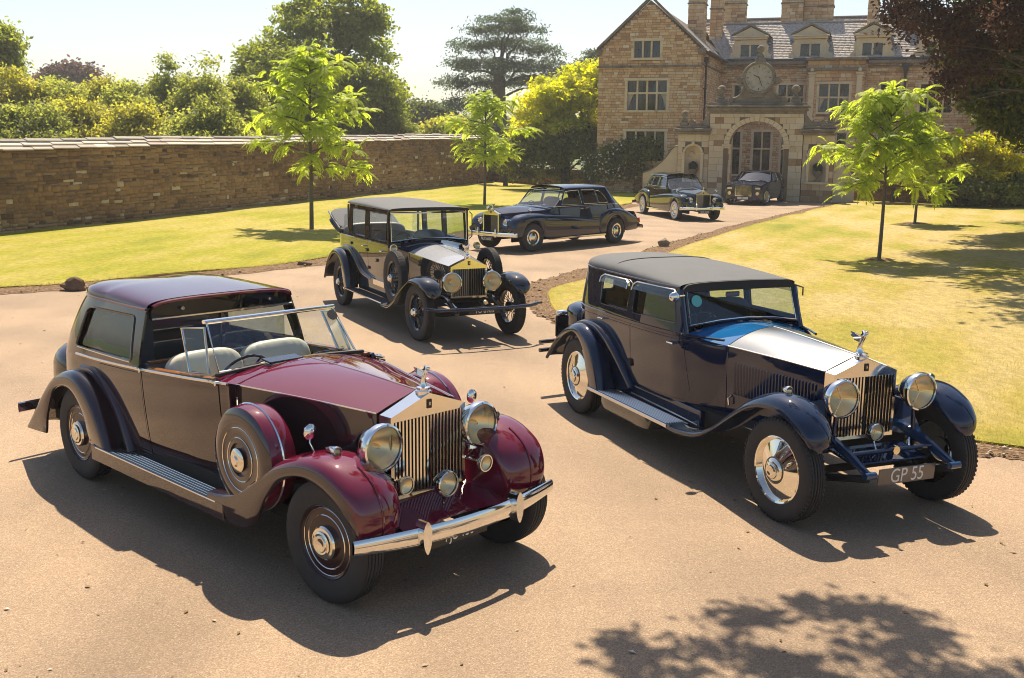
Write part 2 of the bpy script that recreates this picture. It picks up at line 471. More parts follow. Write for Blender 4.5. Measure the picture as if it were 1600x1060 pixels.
M['silver_sheen_paint'] = m_paint('silver_sheen_paint', (.36, .37, .40), rough=.2)  # pale tone paints reflected light on the bonnet top; plain silver elsewhere

def text_mesh(txt, size, name, material, parent, Mx, extrude=.003, cond=1.0):
    cu = bpy.data.curves.new(name, 'FONT'); cu.body = txt; cu.size = size; cu.extrude = extrude; cu.align_x = 'CENTER'; cu.align_y = 'CENTER'
    t = bpy.data.objects.new(name+'_tmp', cu); COL.objects.link(t)
    bpy.context.view_layer.update(); dg = bpy.context.evaluated_depsgraph_get()
    me = bpy.data.meshes.new_from_object(t.evaluated_get(dg)); bpy.data.objects.remove(t)
    me.transform(Matrix.Diagonal((cond, 1, 1, 1))); me.transform(Mx); me.materials.clear(); me.materials.append(material)
    o = bpy.data.objects.new(name, me); COL.objects.link(o); o.parent = parent; return o
# ================================================================ the ground: drive, verges, lawns
def m_tarmac():
    m, n, l, b = mat('tarmac'); setp(b, rough=.82, spec=.3); co = coords(n, l)
    v = n.new('ShaderNodeTexVoronoi'); v.inputs['Scale'].default_value = 120; l.new(co, v.inputs['Vector'])
    r = ramp(n, [(0, (.195, .138, .094)), (.45, (.272, .196, .132)), (.8, (.345, .250, .170)), (1, (.46, .36, .25))]); l.new(v.outputs['Color'], r.inputs[0])
    f = noise(n, l, 260, 3, .7, co); c = mix(n, l, f.outputs[0], (.5, .5, .5), (1.5, 1.5, 1.5)); c = mix(n, l, 1.0, r.outputs[0], c, 'MULTIPLY')
    a = noise(n, l, .35, 6, .6, co, .6); ar = ramp(n, [(.3, (.80, .79, .78)), (.7, (1.12, 1.10, 1.06))]); l.new(a.outputs[0], ar.inputs[0]); c = mix(n, l, 1.0, c, ar.outputs[0], 'MULTIPLY')
    st = noise(n, l, .8, 5, .6, coords(n, l, scale=(1.0, .12, 1), rz=R(24)), .8); sr = ramp(n, [(.42, (.93, .93, .93)), (.6, (1.04, 1.04, 1.03))]); l.new(st.outputs[0], sr.inputs[0]); c = mix(n, l, 1.0, c, sr.outputs[0], 'MULTIPLY')
    sp_ = noise(n, l, 1.1, 4, .6, co, .3); spr = ramp(n, [(.66, (1, 1, 1)), (.76, (.80, .79, .80))]); l.new(sp_.outputs[0], spr.inputs[0]); c = mix(n, l, 1.0, c, spr.outputs[0], 'MULTIPLY')
    wv = n.new('ShaderNodeTexWave'); wv.wave_type = 'RINGS'; wv.rings_direction = 'Z'; wv.inputs['Scale'].default_value = .16; wv.inputs['Distortion'].default_value = 2.5; wv.inputs['Detail'].default_value = 4; wv.inputs['Detail Scale'].default_value = .35
    mp = n.new('ShaderNodeMapping'); mp.inputs['Location'].default_value = (14, -4, 0); l.new(co, mp.inputs[0]); l.new(mp.outputs[0], wv.inputs['Vector'])                  # faint sweeping wheel tracks
    wr = ramp(n, [(.0, (.93, .93, .93)), (.35, (1.0, 1.0, 1.0)), (1, (1.05, 1.05, 1.04))]); l.new(wv.outputs['Fac'], wr.inputs[0]); c = mix(n, l, 1.0, c, wr.outputs[0], 'MULTIPLY')
    l.new(c, b.inputs['Base Color'])
    h = noise(n, l, 110, 6, .75, co); nb = bump(n, l, v.outputs['Distance'], .35, .006, None); bump(n, l, h.outputs[0], .5, .006, b, nb)
    return m
def m_lawn(name, dry):
    m, n, l, b = mat(name); setp(b, rough=.9, spec=.1); co = coords(n, l)
    a = noise(n, l, .17, 6, .62, co, .5); s = noise(n, l, .5, 4, .6, coords(n, l, scale=(1.0, .10, 1), rz=R(-52 if dry else 17)), .3)
    ad = n.new('ShaderNodeMath'); ad.operation = 'MULTIPLY_ADD'; ad.inputs[1].default_value = .75; l.new(s.outputs[0], ad.inputs[0]); l.new(a.outputs[0], ad.inputs[2])
    if dry: r = ramp(n, [(.55, (.215, .230, .035)), (.70, (.305, .285, .05)), (.84, (.395, .315, .085)), (.98, (.46, .36, .16))])
    else: r = ramp(n, [(.58, (.215, .235, .025)), (.80, (.325, .30, .035)), (1.0, (.41, .34, .095))])
    wv = n.new('ShaderNodeTexWave'); wv.wave_type = 'BANDS'; wv.bands_direction = 'X'; wv.inputs['Scale'].default_value = .22 if dry else .20; wv.inputs['Distortion'].default_value = 1.2; wv.inputs['Detail'].default_value = 3; wv.inputs['Detail Scale'].default_value = .6
    l.new(coords(n, l, rz=R(27 if dry else 17)), wv.inputs['Vector'])                       # mowing stripes
    ad2 = n.new('ShaderNodeMath'); ad2.operation = 'MULTIPLY_ADD'; ad2.inputs[1].default_value = .10; l.new(wv.outputs['Fac'], ad2.inputs[0]); l.new(ad.outputs[0], ad2.inputs[2])
    ad3 = n.new('ShaderNodeMath'); ad3.operation = 'SUBTRACT'; ad3.inputs[1].default_value = .05; l.new(ad2.outputs[0], ad3.inputs[0]); l.new(ad3.outputs[0], r.inputs[0])
    f = noise(n, l, 9, 8, .85, coords(n, l, scale=(1, .5, 1))); fr = ramp(n, [(.30, (.52, .56, .50)), (.70, (1.36, 1.34, 1.3))]); l.new(f.outputs[0], fr.inputs[0])
    g = noise(n, l, 90, 3, .8, coords(n, l, scale=(1, .6, 1))); gr = ramp(n, [(.2, (.66,)*3), (.8, (1.25,)*3)]); l.new(g.outputs[0], gr.inputs[0])
    c = mix(n, l, 1.0, r.outputs[0], fr.outputs[0], 'MULTIPLY'); c = mix(n, l, 1.0, c, gr.outputs[0], 'MULTIPLY'); l.new(c, b.inputs['Base Color'])
    nb = bump(n, l, g.outputs[0], .8, .02, None); bump(n, l, f.outputs[0], .6, .03, b, nb)
    return m
def m_soil():
    m, n, l, b = mat('soil_verge'); setp(b, rough=.95, spec=.1); co = coords(n, l)
    v = n.new('ShaderNodeTexVoronoi'); v.inputs['Scale'].default_value = 28; l.new(co, v.inputs['Vector'])
    r = ramp(n, [(0, (.10, .062, .035)), (.5, (.20, .125, .072)), (1, (.34, .24, .15))]); l.new(v.outputs['Color'], r.inputs[0])
    f = noise(n, l, 9, 7, .75, co); fr = ramp(n, [(.3, (.6,)*3), (.75, (1.2,)*3)]); l.new(f.outputs[0], fr.inputs[0])
    l.new(mix(n, l, 1.0, r.outputs[0], fr.outputs[0], 'MULTIPLY'), b.inputs['Base Color'])
    nb = bump(n, l, v.outputs['Distance'], .8, .03, None); bump(n, l, f.outputs[0], .8, .04, b, nb)
    return m
M['tarmac'] = m_tarmac(); M['lawn_green'] = m_lawn('lawn_grass', False); M['lawn_dry'] = m_lawn('dry_lawn_grass', True); M['soil'] = m_soil()
M['meadow'] = m_simple('meadow', (.10, .13, .03), .95, vary=.3, vscale=.05)

def struct(mb, name, m, parent=None, label=None):
    o = mb.build(name, m, parent); o['kind'] = 'structure'
    if label: o['label'] = label
    return o
mb = MB(); mb.add([(-2500, -300, -.06), (2500, -300, -.06), (2500, 3500, -.06), (-2500, 3500, -.06)], [(0, 1, 2, 3)])
struct(mb, 'ground', M['meadow'], label='open grassland reaching far beyond the garden walls')
mb = MB()
xs = [-45 + 2.5*i for i in range(37)]; ys = [-14 + 2.5*i for i in range(36)]
mb.grid(lambda u, v: (u, v, 0.0), xs, ys, flip=False)
struct(mb, 'driveway', M['tarmac'], label='sandy coloured worn tarmac driveway running up to the stone gateway')

def P2(px, py, z=0): g = G(px, py, z); return (g.x, g.y)
# lawn edges in metres (the grass line along the drive)
EL = [P2(*q) for q in ((-160, 462), (0, 453), (97, 447), (184, 439), (262, 432), (420, 417), (514, 404), (640, 380), (735, 361), (850, 342), (985, 320))]
WALLP = [(-17.9, 25.6), (-15.5, 32.3), (-13.3, 39.0), (-10.6, 48.8), (-7.2, 59.7), (-1.5, 78.0)]       # foot of the long garden wall
WALL2 = [(-1.5, 78.0), (2.9, 69.8), (7.6, 62.6)]                                                       # foot of the shaded wall towards the gate
left_lawn = catmull(EL, 5) + [(7.3, 62.3)] + [(x+.05, y-.05) for x, y in reversed(WALL2[:-1])] + [(x+.02, y) for x, y in reversed(WALLP[:-1])]
ER_low = [P2(*q) for q in ((857, 462), (862, 480), (875, 493), (905, 505), (1000, 538), (1200, 603), (1400, 667), (1500, 692), (1600, 706), (1760, 732))]
ER_up = [P2(*q) for q in ((857, 462), (868, 454), (890, 446), (922, 437), (975, 420), (1030, 402), (1110, 374), (1200, 347), (1290, 325), (1318, 318))]
er = catmull(list(reversed(ER_low)) + ER_up[1:], 6)
right_lawn = er + [(17.6, 58.0), (30, 55.5), (44, 50), (44, 5), (9, 5.5)]
def wavy(x, y): return .012*math.sin(x*1.7+y*.6) + .010*math.sin(y*1.3-x*.4)
def zlawn(x, y): return .05 + wavy(x, y)
for nm, poly, m, lab in (('lawn', left_lawn, M['lawn_green'], 'mown yellow green lawn below the long garden wall'),
                         ('lawn', right_lawn, M['lawn_dry'], 'mown sun scorched lawn with two young trees, right of the drive')):
    mb = MB(); mb.trim(poly, lambda u, v: (u, v, zlawn(u, v)), sp=.9, flange=.09)
    struct(mb, nm, m, label=lab)
def offset_line(line, d):
    out = []
    for i, p in enumerate(line):
        a = Vector(line[max(0, i-1)]); b = Vector(line[min(len(line)-1, i+1)]); t = (b-a).normalized(); n = Vector((t.y, -t.x))
        dd = d(i/(len(line)-1)) if callable(d) else d
        j = .05*math.sin(i*1.9)+.04*math.sin(i*.73+1)
        out.append((p[0]+n.x*(dd+j), p[1]+n.y*(dd+j)))
    return out
el = catmull(EL, 8); vl_out = offset_line(el, lambda t: .72); vl_in = offset_line(el, -.12)
er2 = catmull(list(reversed(ER_low)) + ER_up[1:], 8); n_r = len(er2)
vr_out = offset_line(er2, lambda t: -.38 if t < .4 else -(.38+.5*smoothstep(.4, .62, t)-.40*smoothstep(.75, 1, t))); vr_in = offset_line(er2, .12)
for o_, i_, lab in ((vl_out, vl_in, 'gravelly soil strip along the left lawn edge'), (vr_out, vr_in, 'bare brown soil strip along the right lawn edge')):
    mb = MB(); k = len(o_)
    vs = [(*p, .006) for p in o_] + [(lerp(p[0], q[0], .35), lerp(p[1], q[1], .35), .028) for p, q in zip(o_, i_)] + [(*q, .034) for q in i_]
    fs = []
    for i in range(k-1):
        for a in (0, k): fs.append((a+i, a+i+1, a+k+i+1, a+k+i))
    if lab.startswith('gravelly'): pass
    else: fs = [tuple(reversed(f)) for f in fs]
    mb.add(vs, fs, True); struct(mb, 'verge', M['soil'], label=lab)

# pebbles on the verges and grass blades along the lawn edges: nobody could count them
rng = np.random.default_rng(11)
def pebbles(name, lines, per, label):
    V = []; F = []; T = []
    base = np.array([(1, 0, 0), (-1, 0, 0), (0, 1, 0), (0, -1, 0), (0, 0, 1), (0, 0, -.6)], float)
    tri = np.array([(0, 2, 4), (2, 1, 4), (1, 3, 4), (3, 0, 4), (2, 0, 5), (1, 2, 5), (3, 1, 5), (0, 3, 5)])
    for a, b in lines:
        for i in range(len(a)-1):
            L = math.dist(a[i], a[i+1]); d = math.hypot(a[i][0], a[i][1]); k = int(L*per*min(2.5, 14/d)+.5)
            for _ in range(k):
                t, u = rng.random(), rng.random()**1.3; x = lerp(lerp(a[i][0], a[i+1][0], t), lerp(b[i][0], b[i+1][0], t), u); y = lerp(lerp(a[i][1], a[i+1][1], t), lerp(b[i][1], b[i+1][1], t), u)
                s = rng.lognormal(-4.2, .5); s = min(s, .055); o = len(V); an = rng.random()*6.28; ca, sa = math.cos(an), math.sin(an)
                q = base*np.array((s, s*rng.uniform(.6, 1), s*rng.uniform(.45, .8)))*rng.uniform(.7, 1.3, (6, 1))
                for p in q: V.append((x+ca*p[0]-sa*p[1], y+sa*p[0]+ca*p[1], .022+p[2]+s*.2)); T.append(rng_t)if False else T.append(0)
                tt = rng.random(); T[-6:] = [tt]*6
                F += [tuple(f+o) for f in tri]
    o = fast_mesh(name, V, F, M['pebble'], kind='stuff', tint=T); o['label'] = label
M['pebble'] = m_stone('pebble', [(0, (.12, .075, .045)), (.5, (.25, .17, .11)), (1, (.52, .44, .34))], bscale=30, bstr=.2)
pebbles('pebbles', [(vl_out, vl_in)], 60, 'loose pebbles strewn on the left verge')
pebbles('pebbles', [(vr_out, vr_in)], 70, 'loose pebbles strewn on the right verge')
M['blade'] = m_leaf('grass_blade', (.24, .23, .06), (.50, .40, .16), .35, .4)
def blades(pts, h, name, label):
    n = len(pts); P = np.asarray(pts, float); hh = h*rng.uniform(.5, 1.3, n); an = rng.random(n)*6.283; w = hh*.16
    dx, dy = np.cos(an)*w, np.sin(an)*w; lx, ly = rng.normal(0, .45, n)*hh, rng.normal(0, .45, n)*hh
    V = np.empty((n, 3, 3)); V[:, 0] = P + np.stack([-dx, -dy, np.zeros(n)], 1); V[:, 1] = P + np.stack([dx, dy, np.zeros(n)], 1); V[:, 2] = P + np.stack([lx, ly, hh], 1)
    o = fast_mesh(name, V.reshape(-1, 3), np.arange(3*n).reshape(-1, 3), M['blade'], kind='stuff'); o['label'] = label
def edge_pts(line, per, spread, inward):
    out = []
    for a, b in zip(line, line[1:]):
        L = math.dist(a, b); d = math.hypot(*a); k = int(L*per*min(1.6, 16/max(d, 1)))
        t = (Vector(b)-Vector(a)).normalized(); n = Vector((t.y, -t.x))*inward
        for _ in range(k):
            q = rng.random(); s = abs(rng.normal(0, spread))-.02; x = lerp(a[0], b[0], q)+n.x*s; y = lerp(a[1], b[1], q)+n.y*s
            out.append((x, y, (zlawn(x, y)-.01) if s > 0 else .03))
    return out
blades(edge_pts(el, 420, .07, -1), .045, 'grass', 'ragged grass fringe along the left lawn edge')
pr_ = edge_pts(er2, 520, .08, 1)
near = []
while len(near) < 60000:
    x = rng.uniform(1, 14); y = rng.uniform(9.5, 26)
    if rng.random() < (11.5/y)**2*1.1 and inside(right_lawn, x, y) and x < y*.52+1: near.append((x, y, zlawn(x, y)-.006))
blades(pr_ + near, .026, 'grass', 'short scorched grass blades of the right lawn')

# edging stones
def rock(name, px, py, size, seed, label, m):
    g = G(px, py, .02); rr = random.Random(seed); ph = [rr.uniform(0, 6.28) for _ in range(6)]
    def fn(c): return 1 + .16*math.sin(3.1*c.x+ph[0]) + .13*math.sin(4.3*c.y+ph[1]) + .12*math.sin(5*c.z+ph[2]+2*c.x) + .05*math.sin(11*c.x+9*c.y+ph[3])
    o = thing(name, label, 'stone', (g.x, g.y, 0), rr.uniform(0, 1.2), 'stones along the lawn edges')
    MB().ico((0, 0, size[2]*.62), size, 3, fn, smooth=False).build('boulder', m, o)
M['rock_brown'] = m_stone('brown_boulder', [(0, (.05, .035, .025)), (.5, (.16, .10, .06)), (1, (.36, .25, .16))], False, 14, 1.0, blotch=5)
M['rock_pale'] = m_stone('pale_boulder', [(0, (.12, .10, .08)), (.5, (.26, .21, .16)), (1, (.42, .36, .28))], False, 16, .8, blotch=6)
rock('edge_stone', 117, 452, (.27, .19, .14), 3, 'craggy brown stone on the left verge, largest of the edge stones', M['rock_brown'])
rock('edge_stone', 476, 414, (.17, .10, .07), 5, 'small flat dark stone on the left verge behind the grey limousine', M['rock_brown'])
rock('edge_stone', 1038, 385, (.17, .16, .15), 9, 'round pale stone on the right verge above the navy saloon roof', M['rock_pale'])

# fallen leaves and grit lying about on the tarmac
M['litter'] = m_stone('leaf_litter', [(0, (.10, .06, .03)), (.55, (.26, .17, .09)), (.9, (.45, .36, .24)), (1, (.8, .78, .72))], True, 30, .2)
def litter(n, label):
    V = []; T = []
    while len(V) < n*4:
        y = rng.uniform(5.4, 30); x = rng.uniform(-.52, .52)*y
        if rng.random() > (7/y)**.8 or inside(right_lawn, x, y) or inside(left_lawn, x, y): continue
        s = rng.uniform(.008, .03); a = rng.random()*6.28; c_, q = math.cos(a), math.sin(a); t = rng.random(); z = .004
        for u, v, w in ((-1, 0, 0), (0, -.5, .3), (1, 0, .1), (0, .5, .35)): V.append((x+s*(c_*u-q*v), y+s*(q*u+c_*v), z+s*w)); T.append(t)
    o = fast_mesh('leaf_litter', V, np.arange(len(V)).reshape(-1, 4), M['litter'], kind='stuff', tint=T); o['label'] = label
litter(240, 'scattered dry leaves and grit on the tarmac')
# ================================================================ masonry: stones laid in courses
def lay(free, z0, z1, ch, ln, proud, rr, P, tint, joint=.012, bev=.012, jit=.008, zfun=None, rough=0):
    """free(zlo, zhi) -> intervals along the wall; P(a, z, d) -> xyz with d out of the wall. Returns a list of stones (8 points, tint, size)"""
    out = []; z = z0
    while z < z1-.03:
        h = min(rr.uniform(*ch), z1-z)
        if z1-(z+h) < ch[0]*.6: h = z1-z
        for (a0, a1) in free(z, z+h):
            a = a0
            while a < a1-.02:
                w = rr.uniform(*ln)
                if rr.random() < .12: w *= .55
                if a1-(a+w) < ln[0]*.6: w = a1-a
                j = joint*.5; p = rr.uniform(*proud)
                zs_, hs_ = z, h
                if rough and z > .15: z += rr.uniform(-rough, rough); h = min(h*rr.uniform(.8, 1.3), z1-z-.005)
                q0 = [(a+j, z+j), (a+w-j, z+j), (a+w-j, z+h-j), (a+j, z+h-j)]
                b = min(bev, w*.2, h*.2)
                q1 = [(a+j+b, z+j+b), (a+w-j-b, z+j+b), (a+w-j-b, z+h-j-b), (a+j+b, z+h-j-b)]
                pts = [P(x, y, 0) for x, y in q0] + [P(x+rr.uniform(-jit, jit), y+rr.uniform(-jit, jit), p+rr.uniform(-jit, jit)*.6) for x, y in q1]
                out.append((pts, tint(a+w/2, z+h/2, rr), w*h)); a += w; z, h = zs_, hs_
        z += h
    return out
SF = [(4, 5, 6, 7), (0, 1, 5, 4), (1, 2, 6, 5), (2, 3, 7, 6), (3, 0, 4, 7)]
def place_stones(stones, parent, name, m, n_single, joined_name, label=None, world=None):
    """the pieces that show largest become objects of their own, the rest is one part"""
    def size(s):
        c = Vector(s[0][4]); c = world @ c if world else c
        return s[2]/max(1.0, (c-Vector((0, 0, CAM_H))).length_squared)
    st = sorted(stones, key=size, reverse=True)
    for pts, t, _ in st[:n_single]:
        c = Vector(pts[0]); me = bpy.data.meshes.new(name); me.from_pydata([Vector(p)-c for p in pts], [], SF); me.materials.append(m)
        at = me.attributes.new('tint', 'FLOAT', 'POINT'); at.data.foreach_set('value', [t]*8)
        o = bpy.data.objects.new(name, me); COL.objects.link(o); o.parent = parent; o.location = c
    rest = st[n_single:]
    if rest:
        V = np.array([p for s in rest for p in s[0]], float); k = len(rest)
        F = (np.array(SF)[None] + (np.arange(k)*8)[:, None, None]).reshape(-1, 4)
        fast_mesh(joined_name, V, F, m, parent, 'stuff', tint=np.repeat([s[1] for s in rest], 8))

IRON = [(0, (.09, .058, .034)), (.25, (.20, .122, .060)), (.5, (.31, .19, .088)), (.72, (.39, .265, .135)), (.88, (.46, .36, .22)), (1, (.55, .48, .35))]
M['wall_stone'] = m_stone('ironstone_rubble', IRON, True, 10, .9, ((.075, .058, .042), 1.1, .60))
M['mortar'] = m_stone('lime_mortar', [(0, (.10, .075, .05)), (1, (.24, .18, .12))], False, 20, .5, blotch=3)
M['coping'] = m_stone('weathered_coping', [(0, (.36, .31, .26)), (.25, (.47, .41, .35)), (.7, (.54, .48, .41)), (1, (.61, .55, .47))], True, 5, 1.0, ((.46, .20, .06), .28, .56))
M['coping_ridge'] = m_stone('grey_coping_ridge', [(0, (.20, .185, .165)), (1, (.40, .37, .32))], True, 8, .8, ((.12, .11, .07), 1.5, .55))

def polyline(pts):
    cum = [0]
    for a, b in zip(pts, pts[1:]): cum.append(cum[-1]+math.dist(a, b))
    def f(s):
        i = 0
        while i < len(pts)-2 and s > cum[i+1]: i += 1
        t = (s-cum[i])/(cum[i+1]-cum[i]); a, b = Vector(pts[i]), Vector(pts[i+1]); d = (b-a).normalized()
        return a.lerp(b, t), Vector((d.y, -d.x))
    return f, cum[-1]
def garden_wall(name, label, pts, hfun, thick, n_single, courses, lengths, tint, seed, cap, capm, proud=(.012, .05)):
    rr = random.Random(seed); f, L = polyline(pts); root = thing(name, label, 'wall', (pts[0][0], pts[0][1], 0))
    o = Vector((pts[0][0], pts[0][1], 0))
    def P(a, z, d):
        p, n = f(a); zz = z*hfun(a)/3.0; return (p.x+n.x*d-o.x, p.y+n.y*d-o.y, zz)
    ss = [L*i/60 for i in range(61)]; mb = MB(); prof = [(0, 0), (0, 3.0), (-thick, 3.0), (-thick, 0)]
    mb.grid(lambda u, k: P(u, prof[k][1], prof[k][0]), ss, [0, 1, 2, 3], smooth=False); mb.build('core', M['mortar'], root)
    st = lay(lambda a, b: [(0, L)], 0.02, 3.0, courses, lengths, proud, rr, P, tint, joint=.016, bev=.02, jit=.016, rough=.03)
    place_stones(st, root, 'stone', M['wall_stone'], n_single, 'stonework')
    for (d0, d1, h0, h1, m, ln) in cap:          # coping courses, each slab a piece
        a = 0
        while a < L:
            w = min(rr.uniform(*ln), L-a); t = rr.random(); z0 = hfun(a+w/2)+h0+rr.uniform(-.008, .008); z1 = z0+(h1-h0)+rr.uniform(-.01, .01)
            e = rr.uniform(-.015, .02); sh = .045
            q = []
            for aa in (a+.006, a+w-.006):
                p, n = f(aa)
                for dd, zz in ((d0+e, z0), (d0+e, z0+.035), (d0-(h1-h0)*1.25, z1), (d1, z1), (d1, z0)):
                    q.append((p.x+n.x*dd-o.x, p.y+n.y*dd-o.y, zz))
            c = Vector(q[0]); me = bpy.data.meshes.new('coping_stone'); me.from_pydata([Vector(x)-c for x in q], [], [(0, 5, 6, 1), (1, 6, 7, 2), (2, 7, 8, 3), (3, 8, 9, 4), (4, 9, 5, 0), (0, 1, 2, 3, 4), (9, 8, 7, 6, 5)])
            me.materials.append(M[m]); at = me.attributes.new('tint', 'FLOAT', 'POINT'); at.data.foreach_set('value', [t]*10)
            ob = bpy.data.objects.new('coping_stone', me); COL.objects.link(ob); ob.parent = root; ob.location = c; a += w
    return root
def t_wall(a, z, rr):
    if rr.random() < .035 and z < 2.2: return rr.uniform(.9, 1.0)
    if rr.random() < .05: return rr.uniform(0, .12)
    base = .40 + .10*math.sin(a*.35+z) + (.10 if z < .35 else 0) + (.06 if z < 1.6 else -.02)
    return min(.8, max(.1, base + .10*math.sin(a*1.1+z*2.3)*math.sin(a*.37-z) + rr.gauss(0, .085)))
garden_wall('garden_wall', 'long tall brown ironstone wall with pale stepped coping along the left lawn', WALLP,
            lambda a: 2.45+.012*a+.022*math.sin(a*.5)+.012*math.sin(a*1.3), .45, 300, (.09, .20), (.14, .58), t_wall, 21,
            [(.11, -.58, 0, .12, 'coping', (.6, 1.3)), (-.02, -.50, .12, .24, 'coping', (.8, 1.5)), (-.15, -.34, .24, .34, 'coping_ridge', (.9, 1.7))], None)
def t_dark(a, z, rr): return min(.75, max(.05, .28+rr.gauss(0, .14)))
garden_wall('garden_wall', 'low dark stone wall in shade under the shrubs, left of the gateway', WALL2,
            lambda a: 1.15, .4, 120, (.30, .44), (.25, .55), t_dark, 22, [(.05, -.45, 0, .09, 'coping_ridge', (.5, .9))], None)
WALL3 = [(16.9, 57.6), (24.7, 52.6), (31.5, 50.2)]
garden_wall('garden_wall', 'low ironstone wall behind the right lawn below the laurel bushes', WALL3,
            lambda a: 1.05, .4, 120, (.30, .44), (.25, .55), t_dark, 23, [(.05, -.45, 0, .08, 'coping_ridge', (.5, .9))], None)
# ================================================================ manor house and gateway (local frame: x along the front, y into the picture)
HO, HPHI = (12.6, 56.4, 0), -R(18)
HW = Matrix.Translation(HO) @ Matrix.Rotation(HPHI, 4, 'Z')
HOUSE = [(0, (.30, .18, .10)), (.3, (.49, .30, .16)), (.5, (.60, .40, .225)), (.7, (.65, .48, .29)), (.88, (.63, .52, .36)), (1, (.66, .58, .45))]
ASHLAR = [(0, (.28, .165, .09)), (.22, (.40, .28, .16)), (.45, (.54, .44, .29)), (.75, (.60, .51, .37)), (1, (.65, .58, .45))]
M['house_stone'] = m_stone('house_ironstone', HOUSE, True, 8, .6, ((.13, .10, .075), .7, .66))
M['ashlar'] = m_stone('gate_ashlar', ASHLAR, True, 7, .5, ((.10, .085, .07), .9, .60))
M['dressed'] = m_stone('dressed_limestone', [(0, (.46, .36, .23)), (.5, (.63, .52, .35)), (1, (.70, .61, .45))], False, 6, .4, ((.16, .13, .10), 1.1, .62), blotch=1.5)
M['dark_stone'] = m_stone('lichened_stone', [(0, (.07, .062, .055)), (.5, (.19, .165, .13)), (1, (.38, .33, .26))], False, 5, .7, ((.05, .048, .045), 2.0, .58), blotch=1.8)
M['slate'] = m_stone('stone_slate', [(0, (.36, .33, .30)), (.5, (.46, .425, .39)), (1, (.56, .52, .48))], True, 6, .5, ((.28, .25, .23), .8, .68))
M['lead'] = m_simple('lead_gutter', (.06, .065, .075), .6, vary=.3, vscale=3)
M['pane'] = m_simple('leaded_pane', (.012, .014, .016), .06, ior=1.6, vary=.3, vscale=3)
M['curtain'] = m_simple('pale_curtain', (.45, .42, .36), .9)
M['iron'] = m_simple('black_iron', (.02, .02, .022), .5)
M['clock_face'] = m_stone('weathered_clock_dial', [(0, (.14, .135, .12)), (.5, (.36, .35, .31)), (1, (.52, .50, .44))], False, 10, .2, blotch=4)

house = thing('manor_house', 'large ironstone manor house with stone slate roof, gable and dormers', 'house', HO, HPHI)
def free_rect(a0, a1, ops):
    def f(z0, z1):
        iv = [(a0, a1)]
        for (b0, b1, c0, c1) in ops:
            if c1 <= z0+.02 or c0 >= z1-.02: continue
            nv = []
            for (s, e) in iv:
                if b1 <= s or b0 >= e: nv.append((s, e)); continue
                if b0 > s: nv.append((s, b0))
                if b1 < e: nv.append((b1, e))
            iv = nv
        return [q for q in iv if q[1]-q[0] > .03]
    return f
def house_panel(parent, a0, a1, z0, z1, d, ops, seed, gable=None, side=None, lens=(.18, .52), ch=(.12, .18)):
    """flat wall with openings: mortar plane and stones proud of it"""
    rr = random.Random(seed)
    if side is None: P = lambda a, z, q: (a, d-q, z)
    else: P = lambda a, z, q: (side+q, a, z)          # faces +x; a runs along y
    ol = [(a0, z0), (a1, z0), (a1, z1), (a0, z1)]
    fr = free_rect(a0, a1, ops)
    if gable:
        ol = [(a0, z0), (a1, z0), (a1, z1), (gable[0], gable[1]), (a0, z1)]
        base = fr
        def fr(lo, hi):
            if hi <= z1: return base(lo, hi)
            t = (hi-z1)/(gable[1]-z1); l_, r_ = lerp(a0, gable[0], t), lerp(a1, gable[0], t)
            return [(max(s, l_), min(e, r_)) for s, e in base(lo, hi) if min(e, r_)-max(s, l_) > .05]
    MB().trim(ol, lambda u, v: P(u, v, 0), [[(b0, c0), (b1, c0), (b1, c1), (b0, c1)] for b0, b1, c0, c1 in ops], sp=3.0, flange=.30, flip=False).build('wall', M['mortar'], parent)
    def tint(a, z, q):
        if q.random() < .06: return q.uniform(.85, 1)
        return min(.9, max(.05, .50 + (.06*math.sin(a*.8) + (-.1 if z > 7.3 else 0)) + q.gauss(0, .15)))
    return lay(fr, z0, gable[1] if gable else z1, ch, lens, (.006, .03), rr, P, tint, joint=.014, bev=.012, jit=.006)
